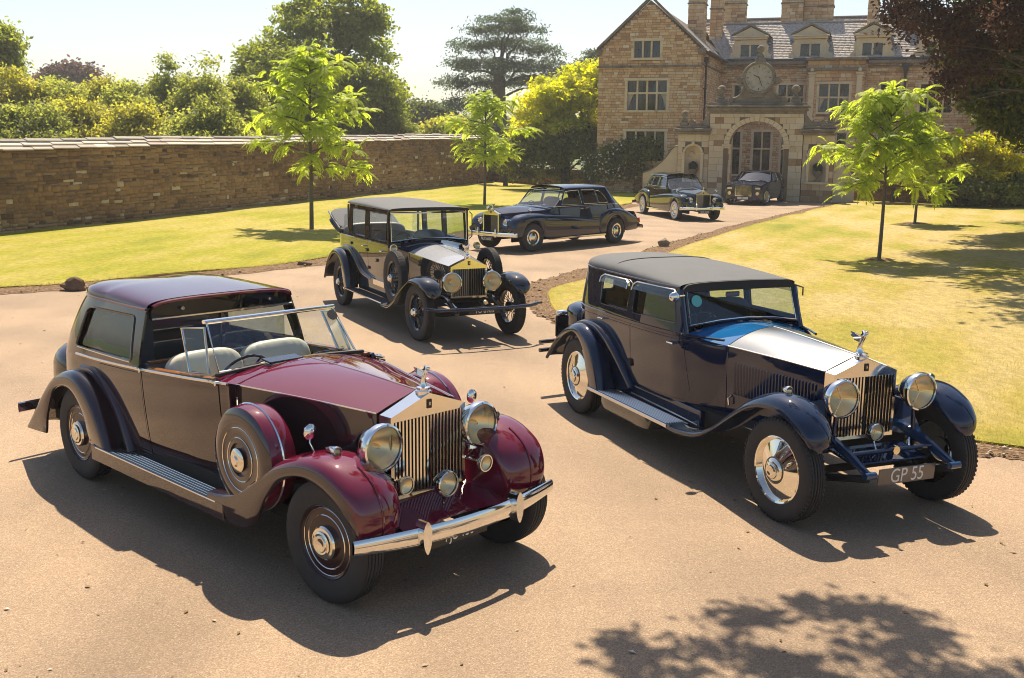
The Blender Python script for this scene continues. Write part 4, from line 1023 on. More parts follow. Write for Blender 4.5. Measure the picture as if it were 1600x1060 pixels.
def limbs(mb, base, tips, r0, rg, bend=.12, n=6, fork=.35):
    """tapered trunk then limbs to the given tips"""
    for (tip, start, rr) in tips:
        a, b = Vector(start), Vector(tip); pts = []
        for i in range(n+1):
            t = i/n; p = a.lerp(b, t); L = (b-a).length
            p += Vector((rg.normal()*bend*L*.25*math.sin(t*PI), rg.normal()*bend*L*.25*math.sin(t*PI), bend*L*math.sin(t*PI)))
            pts.append(p)
        mb.tube(pts, [rr*(1-.78*i/n) for i in range(n+1)], 7)
M['bark'] = m_stone('bark', [(0, (.035, .026, .020)), (.5, (.085, .065, .048)), (1, (.16, .13, .10))], False, 9, 1.2, blotch=4)
M['bark_grey'] = m_stone('grey_bark', [(0, (.06, .052, .045)), (1, (.20, .17, .14))], False, 9, 1.0, blotch=4)
def tree(name, label, cat, Y, foot_px, lobes_px, m, seed, n_cl, per, cr, size, trunk_r=.25, group=None, dep=.8, bark='bark', trunk_top=.55, sub=0, sr=.42, limb_k=.42, **kw):
    """lobes given where the photo shows them: (px, py, half-width px, half-height px, metres nearer/farther)"""
    rg = np.random.default_rng(seed); k = Y/CAM_F; b = AT(foot_px, 230, Y); root = thing(name, label, cat, (b.x, Y, 0), 0, group)
    lob = []
    for L in lobes_px:
        q = AT(L[0], L[1], Y+(L[4] if len(L) > 4 else 0)); rx, rz = L[2]*k, L[3]*k
        lob.append(((q.x-b.x, q.y-Y, q.z), (rx, rx*dep, rz)))
    lb = lob
    if sub:                                   # break each lobe into smaller bunches so the crown is uneven, with gaps
        lb = []
        for c_, r_ in lob:
            for _ in range(sub):
                d = rg.normal(0, 1, 3); d /= np.linalg.norm(d); d[2] = d[2] if d[2] > -.35 else -d[2]*.5; q = rg.uniform(.55, .92); kk = sr*rg.uniform(.55, 1.25)
                lb.append((tuple(np.array(c_)+d*np.array(r_)*q), tuple(np.array(r_)*kk*np.array((1, 1, .85)))))
    V = clumps(lb, n_cl, per, cr, size, rg, **kw)
    fast_mesh('crown', V, np.arange(len(V)).reshape(-1, 4), m, root)
    t = MB(); zt = max(l_[0][2] for l_ in lob)*trunk_top
    t.tube([(0, 0, -.1), (trunk_r*.2, 0, zt*.4), (0, trunk_r*.2, zt)], [trunk_r*1.25, trunk_r, trunk_r*.7], 9)
    limbs(t, (0, 0, 0), [(tuple(c*.93 for c in l_[0]), (0, 0, zt*rg.uniform(.55, .98)), trunk_r*limb_k) for l_ in lob], trunk_r, rg)
    t.build('trunk', M[bark], root); return root

M['leaf_big'] = m_leaf('lime_leaf', (.075, .105, .018), (.36, .39, .07), .35, .25)
M['leaf_orchard'] = m_leaf('orchard_leaf', (.13, .165, .035), (.40, .41, .11), .4, .4)
M['leaf_orchard_yellow'] = m_leaf('orchard_leaf_yellow', (.20, .21, .035), (.50, .47, .11), .4, .4)
M['leaf_cedar'] = m_leaf('cedar_needles', (.03, .055, .035), (.12, .16, .075), .2, .3)
M['leaf_yellow'] = m_leaf('golden_shrub_leaf', (.22, .28, .03), (.74, .68, .10), .4, .28)
M['leaf_shrub_dark'] = m_leaf('dark_shrub_leaf', (.05, .08, .02), (.25, .26, .06), .25, .5)
M['leaf_laurel'] = m_leaf('laurel_leaf', (.16, .20, .03), (.66, .58, .08), .4, .35)
M['leaf_copper'] = m_leaf('copper_beech_leaf', (.030, .020, .018), (.13, .070, .052), .35, .3)
M['leaf_deep'] = m_leaf('deep_green_leaf', (.022, .038, .012), (.18, .21, .04), .3, .25)
M['leaf_sapling'] = m_leaf('walnut_leaflet', (.20, .27, .035), (.50, .55, .12), .5, .5)
M['flower_white'] = m_simple('white_blossom', (.75, .74, .66), .7)

# trees beyond the long wall
tree('lime_tree', 'tall broad dark green tree rising beyond the garden wall', 'tree', 84, 508,
     [(515, 55, 78, 62, 0), (450, 105, 62, 60, -1), (575, 95, 52, 62, 1), (510, 125, 105, 62, -2), (408, 140, 36, 42, 0), (596, 150, 38, 46, -1), (470, 65, 48, 42, 2), (500, 178, 112, 46, 0), (560, 40, 42, 40, 0), (420, 92, 38, 36, 1), (545, 165, 75, 42, -3), (440, 185, 62, 40, 0), (575, 190, 56, 36, 0), (400, 115, 30, 40, 0), (500, 15, 40, 26, 0), (470, 208, 90, 22, 0), (560, 208, 70, 20, 0)],
     M['leaf_big'], 101, 2300, 38, .55, .32, .6, sub=11, sr=.42)
tree('cedar_tree', 'wide tiered dark cedar standing between the lime tree and the house', 'tree', 112, 778,
     [(790, 32, 44, 9, 0), (765, 48, 42, 9, 1), (818, 46, 40, 9, -1), (745, 72, 44, 12, 0), (800, 70, 52, 12, 2), (842, 80, 38, 12, 0), (728, 102, 40, 14, 0), (788, 104, 60, 13, -1), (850, 108, 36, 14, 1), (716, 132, 34, 15, 0), (765, 132, 50, 14, 2), (832, 128, 50, 13, 0), (706, 162, 22, 20, 0), (742, 165, 32, 18, 1), (868, 112, 20, 9, 0), (805, 20, 22, 5, 0)],
     M['leaf_cedar'], 102, 800, 34, .75, .34, .75, bark='bark', flat=.35, under=.55, shell=(.2, 1.1), aspect=.3, trunk_top=.72, limb_k=.25)
orch = [(15, 150, 60, 45, 1), (85, 160, 55, 40, 0), (150, 165, 55, 42, 1), (205, 168, 48, 42, 0), (262, 158, 44, 46, 2), (318, 160, 50, 48, 2), (372, 165, 42, 44, 0), (120, 185, 60, 36, 1), (40, 195, 60, 34, 0), (225, 195, 60, 34, 1), (330, 198, 60, 30, 2), (400, 196, 46, 30, 0), (610, 200, 40, 22, 0)]
olab = ['yellow green orchard tree at the left picture edge beyond the wall', 'orchard tree beyond the wall below the far copper beech', 'yellowish orchard tree beyond the wall, third from the left edge', 'bushy orchard tree beyond the wall over the mid left',
        'orchard tree beyond the wall with two tall upright shoots', 'tallest orchard tree beyond the wall, upright shoots on top', 'orchard tree beyond the wall touching the lime tree', 'low yellow orchard tree right behind the wall coping, second from left', 'low orchard tree right behind the wall coping at far left', 'low orchard tree behind the wall coping, centre of the row', 'low orchard tree behind the wall coping nearest the young tree', 'low green tree behind the wall coping left of the lime tree trunk', 'low green tree behind the wall coping right of the lime tree trunk']
for i, (px, py, rx, rz, c) in enumerate(orch):
    Y = (62 if i < 7 else 54 if i < 11 else 66 if i == 11 else 80)+(i*7 % 5); rs = random.Random(300+i)
    lob = [(px, py, rx*.75, rz*.8), (px-rx*.45, py+rz*.25, rx*.5, rz*.6), (px+rx*.45, py+rz*.2, rx*.5, rz*.6), (px+rs.uniform(-.3, .3)*rx, py-rz*.45, rx*.4, rz*.45)]
    lob += [(px, py+rz*.75, rx*1.0, rz*.6), (px+rx*.6, py+rz*.9, rx*.6, rz*.5)]
    if c == 2: lob += [(px+rs.uniform(-.5, .5)*rx, py-rz*(1.02+.2*rs.random()), 3.5, 20) for _ in range(3)]
    lob = [(a_, b_, c_*1.2, d_*1.05) if c_ > 5 else (a_, b_, c_, d_) for a_, b_, c_, d_ in lob]
    tree('orchard_tree', olab[i], 'tree', Y, px, lob, M['leaf_orchard_yellow'] if c == 1 else M['leaf_orchard'], 300+i, 620, 24, .42, .20, .14, 'orchard trees beyond the long wall', under=.6, sub=12, sr=.36, shell=(.3, 1.15))
tree('copper_beech', 'far purple copper beech showing as a low dome over the orchard', 'tree', 150, 105, [(95, 125, 32, 18, 0), (125, 122, 28, 18, 0), (110, 116, 26, 12, 0)], M['leaf_copper'], 330, 260, 26, 1.0, .6, .5)
tree('broadleaf_tree', 'dense green tree cut by the left picture edge', 'tree', 74, -14, [(-10, 70, 36, 32, 0), (-18, 110, 44, 40, 0), (2, 100, 24, 22, 1)], M['leaf_big'], 331, 420, 36, .6, .3, .4)
tree('broadleaf_tree', 'small rounded green tree beyond the wall right of the lime tree', 'tree', 120, 650, [(635, 190, 32, 26, 0), (665, 186, 24, 22, 0), (690, 190, 20, 18, 0)], M['leaf_deep'], 332, 380, 30, .9, .45, .4)
tree('broadleaf_tree', 'pale grey green bush beyond the wall left of the cedar', 'tree', 95, 688, [(682, 205, 24, 12, 0), (705, 200, 18, 14, 0)], M['leaf_orchard_yellow'], 333, 160, 26, .6, .35, .2)
tree('cedar_tree', 'dark conifer peeping out left of the house gable', 'tree', 100, 924, [(915, 108, 22, 10, 0), (932, 92, 14, 12, 0), (920, 128, 28, 12, 0), (905, 120, 20, 9, 0)], M['leaf_cedar'], 334, 240, 30, .7, .32, .4, flat=.4, under=.5, aspect=.3)
tree('broadleaf_tree', 'distant tree line crown between cedar trunk and wall', 'tree', 150, 745, [(735, 205, 46, 16, 0), (800, 205, 50, 16, 0), (850, 190, 40, 20, 0)], M['leaf_deep'], 335, 300, 30, 1.1, .55, .4)
# shrubs about the gateway
tree('evergreen_shrub', 'brownish green shrubs above the corner of the two garden walls', 'shrub', 71, 790, [(772, 262, 20, 22, 0), (798, 246, 30, 34, 1), (762, 240, 16, 20, 2), (740, 225, 26, 22, 8)], M['leaf_orchard'], 346, 420, 24, .34, .24, .14, sub=5)
tree('golden_shrub', 'large glossy shrub with golden yellow leaves left of the house', 'shrub', 67, 885,
     [(890, 165, 62, 50, 0), (845, 180, 46, 44, -1), (935, 155, 38, 46, 0), (905, 128, 30, 26, 1), (935, 118, 20, 22, 0), (868, 140, 34, 30, 0), (960, 200, 24, 40, 0), (820, 215, 30, 36, 0), (885, 215, 60, 40, 0), (935, 215, 36, 40, 0), (850, 225, 40, 34, 0)],
     M['leaf_yellow'], 340, 1250, 20, .36, .31, .2, aspect=.42, bark='bark_grey', sub=7, sr=.45)
tree('evergreen_shrub', 'dark evergreen shrub mass below the golden shrub', 'shrub', 66.2, 880, [(845, 245, 52, 38, 0), (900, 238, 54, 44, 0), (948, 240, 40, 40, 0), (812, 255, 26, 28, 0)], M['leaf_shrub_dark'], 341, 520, 30, .34, .24, .15)
ro = tree('flowering_shrub', 'rambling shrub with small white blossoms left of the gateway', 'shrub', 64, 985, [(975, 252, 42, 32, 0), (1005, 245, 24, 26, -1), (945, 262, 34, 26, 0), (1012, 262, 16, 16, 0)], M['leaf_shrub_dark'], 342, 420, 26, .3, .2, .12)
rg = np.random.default_rng(5); b = AT(985, 230, 64); fl = []
for (px, py, rx, rz) in ((975, 252, 42, 32), (1005, 245, 24, 26), (945, 262, 34, 26)):
    q = AT(px, py, 64); k = 64/CAM_F
    for _ in range(130):
        d = rg.normal(0, 1, 3); d /= np.linalg.norm(d); d[1] = -abs(d[1]); fl.append((q.x-b.x+d[0]*rx*k*1.02, d[1]*rx*k*.85, q.z+d[2]*rz*k*1.02))
V = leaf_quads(np.array(fl), .13, rg, .3, .9); fast_mesh('blossoms', V, np.arange(len(V)).reshape(-1, 4), M['flower_white'], ro, 'stuff')
tree('laurel_shrub', 'big yellow green laurel bush by the low wall under the beech', 'shrub', 53, 1520,
     [(1500, 235, 50, 34, 0), (1545, 245, 46, 36, 0), (1470, 262, 34, 34, 1), (1575, 270, 34, 34, 0), (1520, 280, 60, 32, 0), (1455, 235, 22, 26, 0)], M['leaf_laurel'], 343, 760, 22, .26, .21, .14, aspect=.45, sub=7, sr=.45)
tree('evergreen_shrub', 'dark leafy shrub at the foot of the laurel bush', 'shrub', 52, 1500, [(1490, 300, 40, 20, 0), (1545, 302, 50, 20, 0), (1590, 296, 24, 26, 0)], M['leaf_shrub_dark'], 344, 300, 28, .26, .2, .1)
tree('laurel_shrub', 'yellow green bush half hidden behind the right hand young tree', 'shrub', 55, 1400, [(1395, 262, 34, 26, 0), (1420, 240, 24, 24, 0)], M['leaf_laurel'], 345, 220, 26, .28, .22, .1)

# big trees on the right: trunks stand outside the picture, boughs reach in
def big_right(name, label, base, lobes, m, seed, n_cl, per, cr, size, trunk_r, bark, lk=.33, **kw):
    rg = np.random.default_rng(seed); root = thing(name, label, 'tree', (*base, 0)); lob = [((x-base[0], y-base[1], z), r) for x, y, z, r in lobes]
    V = clumps(lob, n_cl, per, cr, size, rg, **kw); fast_mesh('crown', V, np.arange(len(V)).reshape(-1, 4), m, root)
    t = MB(); t.tube([(0, 0, -.1), (.1, 0, 3), (0, .1, 7)], [trunk_r*1.3, trunk_r, trunk_r*.8], 12)
    limbs(t, (0, 0, 0), [(tuple(np.array(l_[0])*.97), (0, 0, rg.uniform(3, 7)), trunk_r*lk) for l_ in lob], trunk_r, rg); t.build('trunk', M[bark], root); return root
tree('copper_beech', 'purple leaved beech overhanging the top right of the picture', 'tree', 33, 1730,
     [(1412, 20, 34, 34, 0), (1455, 45, 46, 42, -1), (1500, 85, 46, 40, 0), (1452, 92, 22, 14, 0), (1492, 135, 26, 20, 0), (1540, 60, 60, 60, 1), (1478, 152, 12, 8, 0), (1520, 120, 30, 30, -1), (1405, 60, 14, 12, 0), (1500, -40, 120, 60, 0), (1620, -60, 160, 130, 1), (1560, -180, 190, 110, 0), (1740, -150, 200, 160, 0), (1730, 40, 120, 90, 0)],
     M['leaf_copper'], 350, 2500, 34, .42, .15, .55, bark='bark_grey', under=.8, shell=(.5, 1.05), trunk_top=.4, limb_k=.10, sub=5, sr=.5)
tree('broadleaf_tree', 'dark green tree hanging down the right edge before the house', 'tree', 38, 1740,
     [(1548, 100, 46, 50, 0), (1585, 150, 46, 50, 0), (1560, 190, 28, 34, 0), (1592, 215, 30, 34, 0), (1570, 40, 60, 60, 0), (1620, 120, 60, 90, 1), (1540, 170, 20, 24, 0), (1700, 60, 130, 140, 0), (1640, -120, 180, 120, 0), (1508, 100, 30, 34, 0), (1528, 150, 26, 30, 0), (1580, 185, 40, 44, 0)],
     M['leaf_deep'], 351, 2400, 34, .36, .18, .5, under=.8, shell=(.5, 1.05), trunk_top=.4, limb_k=.10, sub=5, sr=.5)
big_right('broadleaf_tree', 'broad shade tree outside the right edge, known by its shadow on the lawn', (21.5, 27.5),
          [(19, 27, 9, (3.2, 3.2, 2.4)), (17.0, 28.5, 9.5, (2.4, 2.4, 1.6)), (21, 25, 11, (4, 4, 3)), (17.8, 25, 9.5, (2.4, 2.4, 1.5)), (23, 29, 9, (4, 4, 3)), (20, 33, 10, (3.5, 3.5, 3)), (13.4, 34.5, 9.6, (1.7, 1.8, .9)), (12.3, 30.5, 9.5, (1.3, 1.4, .7)), (14.8, 31, 10, (2.2, 2.2, 1.3)), (11.3, 26.3, 9.3, (1.1, 1.1, .6)), (13.4, 27, 9.7, (1.9, 1.9, 1.2)), (14.8, 23.5, 9.6, (2, 2, 1.3)), (11.9, 22.6, 9.0, (1.2, 1.2, .7)), (21, 46, 9.4, (2.8, 2.8, 1.8)), (18.2, 42, 10, (2, 2, 1.2)), (16.2, 38, 10.2, (1.8, 1.8, 1))]+[(x-.3, y+6.1, 9.4, (r_, r_, r_*.5)) for x, y, r_ in ((11.0, 24.6, .9), (10.3, 22.2, .9), (9.6, 19.9, .9), (9.1, 17.8, .9), (12.2, 26.6, 1.1), (12.9, 29, 1.2), (14.4, 32, 1.4), (11.6, 22.6, 1.2), (10.9, 20.2, 1.2), (10.1, 18, 1.1), (15.5, 34.5, 1.4), (13.4, 27.4, 1.3))],
          M['leaf_deep'], 352, 2600, 26, .5, .24, .5, 'bark', under=.9, shell=(.3, 1.05))
# bough over the foreground: its tree stands right of the camera, the spray throws the dappled shade at the bottom of the picture
bough = [(.62, 5.95, .26), (1.05, 6.15, .26), (1.5, 6.42, .30), (2.0, 6.72, .28), (2.35, 6.5, .28), (1.35, 5.95, .34), (1.9, 6.15, .38), (2.45, 6.15, .32), (.85, 5.6, .40), (1.6, 5.6, .45), (2.3, 5.7, .42), (2.9, 5.8, .30), (.5, 5.3, .4), (2.75, 5.25, .5), (1.9, 5.1, .6)]
big_right('broadleaf_tree', 'tree right of the camera whose overhanging bough dapples the foreground tarmac', (10.5, 8.0),
          [(x-.15, y-.12+.649*6.2, 6.2+.12*math.sin(7*x), (r_, r_*.55, .16)) for x, y, r_ in bough]+[(5.0, 9.0, 6.8, (1.0, .6, .4)), (7.5, 8.4, 8, (1.4, 1.2, .8)), (10, 8, 9, (1.8, 1.6, 1.2))],
          M['leaf_deep'], 353, 1500, 13, .13, .12, .34, 'bark', .035, under=1.0, shell=(.1, 1.05))

# young walnut-like trees on the lawns: fronds of paired leaflets
def sapling(label, px, py, top_px, seed, nbr, trunk_r=.055, spread=1.0, lean=0.0, low=.36):
    g = G(px, py); rg = np.random.default_rng(seed); k = g.y/CAM_F; h = (py-top_px)*k*1.03; root = thing('young_tree', label, 'tree', (g.x, g.y, .04), 0, 'young trees planted on the lawns')
    t = MB(); tp = [(0, 0, -.05), (.02, .01, h*.25), (.05*lean, .02, h*.5), (.10*lean, 0, h*.78), (.12*lean, 0, h*.93)]; tp = catmull(tp, 4)
    t.tube(tp, [lerp(trunk_r, .012, i/(len(tp)-1)) for i in range(len(tp))], 8)
    Cq = []; fr = []
    for i in range(nbr):
        f_ = (i+.5)/nbr; z0 = h*lerp(low, .90, f_); az = i*2.4+rg.normal()*.3; prof_ = (.55+.9*f_ if f_ < .3 else .82) * (1-max(0, f_-.3)/.78)**.65
        L = spread*h*.36*prof_*rg.uniform(.55, 1.35)+.08; el = R(rg.uniform(0, 38)+22*f_)
        p0 = np.array((.1*lean*z0/h, 0, z0)); d = np.array((math.cos(az)*math.cos(el), math.sin(az)*math.cos(el), math.sin(el)))
        at = lambda s: p0+d*L*s+np.array((0, 0, -.24*L*s*s))
        t.tube([tuple(at(s)) for s in (0, .33, .66, 1)], [trunk_r*.36, trunk_r*.28, trunk_r*.18, .005], 6)
        for j in range(int(11+18*L/(h*.36))):
            s = rg.uniform(.12, 1.0)**.75; a2 = az+rg.normal()*1.5; fr.append((at(s)+rg.normal(0, .05, 3), a2, R(rg.uniform(-25, 60))))
    for j in range(34): fr.append((np.array((.12*lean, 0, h*rg.uniform(.80, .96))), rg.random()*6.28, R(rg.uniform(0, 75))))
    t.build('trunk', M['bark_grey'], root)
    V = []; st = MB()
    for p, a, e in fr:
        L = rg.uniform(.34, .60)*(h/4.6)**.5; d = np.array((math.cos(a)*math.cos(e), math.sin(a)*math.cos(e), math.sin(e))); side = np.array((-math.sin(a), math.cos(a), 0.0)); prev = None
        for q in range(12):
            s = (q+1)/12; c = p+d*L*s+np.array((0, 0, -.42*L*s*s)); tdir = d+np.array((0, 0, -1.0*s)); tdir /= np.linalg.norm(tdir); upv = np.cross(side, tdir); upv = upv if upv[2] > 0 else -upv
            for sg in ((-1, 1) if q < 11 else (0,)):
                ll = L*.25*(1-.35*abs(s-.5))*rg.uniform(.85, 1.15); dr = (side*sg*.9+tdir*(.55 if sg else 1.0))+np.array((0, 0, -.28)); dr /= np.linalg.norm(dr); w = np.cross(dr, upv); w /= np.linalg.norm(w)+1e-9
                V += [c, c+dr*ll*.45+w*ll*.19, c+dr*ll-np.array((0, 0, ll*.12)), c+dr*ll*.45-w*ll*.19]
        st.tube([tuple(p), tuple(p+d*L*.5-np.array((0, 0, .125*L))), tuple(p+d*L-np.array((0, 0, .5*L)))], [.006, .005, .003], 4)
    V = np.array(V); c_ = fast_mesh('crown', V, np.arange(len(V)).reshape(-1, 4), M['leaf_sapling'], root)
    st.build('leaf_stalks', M['leaf_sapling'], root, kind='stuff')
    return root
sapling('bright green young tree on the left lawn, tallest in front of the garden wall', 487, 360, 80, 61, 30, .075, 1.30, .6, .30)
sapling('bright green young tree on the left lawn just left of the golden shrub', 757, 322, 148, 62, 28, .07, 1.40, .3, .34)
sapling('bright green young tree on the right lawn, nearer of the two', 1373, 410, 140, 63, 30, .055, 1.32, .4, .40)
sapling('smaller young tree on the right lawn, farther back', 1429, 352, 205, 64, 26, .06, 1.35, .5, .36)
def mulch(px, py, r, label):
    g = G(px, py); o = MB(); rg = random.Random(int(px)); n = 22
    pts = [(g.x+r*math.cos(2*PI*k/n)*rg.uniform(.8, 1.15), g.y+r*math.sin(2*PI*k/n)*rg.uniform(.8, 1.15)) for k in range(n)]
    o.add([(x, y, zlawn(x, y)+.006) for x, y in pts]+[(g.x, g.y, zlawn(g.x, g.y)+.05)], [(k, (k+1) % n, n) for k in range(n)], True); q = o.build('bare_soil', M['soil']); tag(q, label, None, None, 'structure')
mulch(1373, 409, .38, 'ring of bare soil round the nearer right hand young tree'); mulch(1429, 351, .45, 'ring of bare soil round the farther right hand young tree')
# ================================================================ motor cars: shared part builders (x forward from the rear axle, y left, z up)
def axle(x, y, z, s, steer=0): return TX(x, y, z) @ RZ(steer) @ RX(-90 if s > 0 else 90)
def tyre_mb(r, w, rb, ribs=5, blocks=0):
    p = [(rb-.012, -w*.34), (rb, -w*.43), (rb+.018, -w*.455), (r*.82, -w*.5), (r*.90, -w*.485), (r*.955, -w*.43), (r*.985, -w*.37)]
    tw = w*.74; g = .011
    for i in range(ribs):
        a = -tw/2+tw*i/ribs; b = -tw/2+tw*(i+1)/ribs; rr = r-.006*abs((i+.5)/ribs-.5)*2
        p += [(rr-g, a+.002), (rr, a+.005), (rr, b-.005), (rr-g, b-.002)]
    p += [(q[0], -q[1]) for q in reversed(p[:7])]
    m = MB().lathe(p, None, 56)
    for k in range(blocks):
        a = 2*PI*k/blocks
        for s in (-1, 1): m.box((0, 0, 0), (.016, 2*PI*r/blocks*.55, w*.13), 0) if False else m.convex([Matrix.Rotation(a, 4, 'Z') @ Vector(v) for v in [(r*.945, dy, s*w*h) for dy in (-.011, .011) for h in (.40, .475)]+[(r*.995, dy, s*w*h) for dy in (-.009, .009) for h in (.33, .41)]], [(0, 1, 3, 2), (4, 6, 7, 5), (0, 4, 5, 1), (2, 3, 7, 6), (0, 2, 6, 4), (1, 5, 7, 3)])
    return m
def ring(r0, h, t, n=40): return [(r0-t, h), (r0, h+t), (r0+t, h), (r0, h-t*.5), (r0-t, h)]
WH = {}
M['aubergine_roof'] = m_paint('aubergine_roof_paint', (.060, .009, .017), ior=1.42)
M['aubergine_wheel'] = m_simple('wheel_paint', (.030, .010, .012), .16, ior=1.45)
def wheel(car, x, y, s, r, w, kind, steer=0, name='wheel', z=None, tyre=True, tilt=0):
    """wheel centre part with tyre, cap and rings below it; meshes are shared between alike wheels"""
    key = (kind, round(r, 3), round(w, 3))
    if key not in WH:
        rb = r*{'painted': .62, 'polished': .655, 'spoked': .66, 'trim': .56, 'whitewall': .56, 'alloy': .70}[kind]; h0 = w*.5; d = {}
        blocks = 64 if kind in ('polished', 'spoked') else 0
        d['tyre'] = (tyre_mb(r, w, rb, 6 if kind == 'spoked' else 5, blocks).mesh('tyre', M['rubber']))
        back = [(rb, -h0*.6), (rb*.4, -h0*.5), (0, -h0*.5)]
        if kind == 'painted':
            d['wheel'] = MB().lathe([(rb+.004, -h0*.7), (rb+.004, h0*.72), (rb-.012, h0*.80), (rb-.022, h0*.70), (rb-.034, h0*.66), (rb*.80, h0*.675), (rb*.60, h0*.69), (rb*.46, h0*.695), (0, h0*.695)], None, 56).mesh('wheel', M['aubergine_wheel'])
            q = MB()
            for rr, hh, t in ((rb-.03, h0*.68, .0028), (rb*.70, h0*.69, .0045)): q.lathe(ring(rr, hh, t), None, 56)
            d['chrome_ring'] = q.mesh('chrome_ring', M['nickel'])
            d['hub_cap'] = MB().lathe([(rb*.44, h0*.70), (rb*.44, h0*.95), (rb*.40, h0*1.08), (rb*.33, h0*1.1), (rb*.32, h0*1.22), (rb*.27, h0*1.28), (rb*.22, h0*1.24), (rb*.20, h0*1.30), (rb*.12, h0*1.30), (rb*.1, h0*1.27), (0, h0*1.27)], None, 40).mesh('hub_cap', M['nickel'])
        elif kind == 'polished':
            d['wheel'] = MB().lathe([(rb+.004, -h0*.7), (rb+.006, h0*.80), (rb-.008, h0*.86), (rb-.02, h0*.80), (rb-.028, h0*.52), (rb*.85, h0*.58), (rb*.6, h0*.80), (rb*.38, h0*1.06), (rb*.34, h0*1.08), (0, h0*1.08)], None, 64).mesh('wheel', M['nickel_polished'])
            d['hub_cap'] = MB().lathe([(rb*.36, h0*1.0), (rb*.36, h0*1.12), (rb*.30, h0*1.30), (rb*.24, h0*1.34), (rb*.23, h0*1.48), (rb*.17, h0*1.60), (rb*.12, h0*1.60), (rb*.10, h0*1.56), (0, h0*1.56)], None, 40).mesh('hub_cap', M['nickel'])
            d['locking_ring'] = MB().lathe([(rb*.40, h0*1.0), (rb*.40, h0*1.08), (rb*.34, h0*1.10)], None, 40).mesh('locking_ring', M['black_paint'])
        elif kind == 'spoked':
            q = MB().lathe([(rb+.004, -h0*.75), (rb+.004, h0*.75), (rb-.01, h0*.80), (rb-.02, h0*.68), (rb-.035, h0*.5), (rb-.035, -h0*.6)], None, 56)
            q.lathe([(.075, -h0*.5), (.085, 0), (.06, h0*.9), (.05, h0*1.1), (0, h0*1.1)], None, 24); d['wheel'] = q.mesh('wheel', M['black_paint'])
            sp = MB()
            for k in range(30):
                a = 2*PI*k/30; a2 = a+(.22 if k % 2 else -.22)
                sp.tube([(.075*math.cos(a), .075*math.sin(a), h0*(.75 if k % 3 else -.1)), ((rb-.03)*math.cos(a2), (rb-.03)*math.sin(a2), h0*.15)], .0055, 5)
            sp.cm = 0; d['spokes'] = sp.mesh('spokes', M['black_paint'])
            d['hub_cap'] = MB().lathe([(.062, h0*1.0), (.066, h0*1.35), (.056, h0*1.42), (.05, h0*1.7), (.035, h0*1.85), (.02, h0*1.85), (.018, h0*1.8), (0, h0*1.8)], None, 8, smooth=False).mesh('hub_cap', M['nickel'])
        elif kind in ('trim', 'whitewall'):
            d['wheel'] = MB().lathe([(rb+.004, -h0*.7), (rb+.01, h0*.80), (rb-.015, h0*.92), (rb*.80, h0*.78), (rb*.78, h0*.6), (rb*.5, h0*.55), (0, h0*.5)], None, 48).mesh('wheel', M['black_paint'] if kind == 'trim' else M['chrome'])
            d['trim_ring'] = MB().lathe([(rb+.012, h0*.82), (rb-.006, h0*.96), (rb*.80, h0*.82), (rb*.80, h0*.7)], None, 48).mesh('trim_ring', M['nickel'] if kind == 'trim' else M['chrome'])
            d['hub_cap'] = MB().lathe([(rb*.60, h0*.56), (rb*.58, h0*.70), (rb*.42, h0*.80), (rb*.30, h0*1.02), (rb*.14, h0*1.08), (0, h0*1.08)], None, 40).mesh('hub_cap', M['nickel'])
            if kind == 'whitewall': d['whitewall'] = MB().lathe([(rb+.016, h0*.93), (r*.86, h0*1.012), (r*.87, h0*.99)], None, 48).mesh('whitewall', M['whitewall'])
        else:
            q = MB().lathe([(rb+.004, -h0*.8), (rb+.006, h0*.84), (rb-.012, h0*.9), (rb-.03, h0*.7), (rb-.04, -h0*.6)], None, 48); q.lathe([(0, h0*.75), (rb*.24, h0*.75), (rb*.26, h0*.4)], None, 32)
            for k in range(7):
                a = 2*PI*k/7; q.convex([Matrix.Rotation(a, 4, 'Z') @ Vector(v) for v in [(rb*.15, dy, hh) for dy in (-.04, .04) for hh in (h0*.3, h0*.72)]+[(rb-.02, dy, hh) for dy in (-.06, .06) for hh in (h0*.3, h0*.76)]], [(0, 1, 3, 2), (4, 6, 7, 5), (0, 4, 5, 1), (2, 3, 7, 6), (0, 2, 6, 4), (1, 5, 7, 3)])
            d['wheel'] = q.mesh('wheel', M['alu']); d['brake_disc'] = MB().lathe([(.18, 0), (.0, 0)], None, 32).mesh('brake_disc', M['underside'])
        WH[key] = d
    d = WH[key]; Mx = axle(x, y, r if z is None else z, s, steer) @ RX(tilt); o = None
    for k, me in d.items():
        if k == 'tyre' and not tyre: continue
        if k == 'wheel':
            o = bpy.data.objects.new(name, me); COL.objects.link(o); o.parent = car; o.matrix_local = Mx @ RZ(random.uniform(0, 360))
    for k, me in d.items():
        if k == 'wheel' or (k == 'tyre' and not tyre): continue
        c = bpy.data.objects.new(k, me); COL.objects.link(c); c.parent = o
    return o
M['nickel_polished'] = m_simple('polished_disc', (.86, .84, .78), .05, 1, vary=.04, vscale=6)
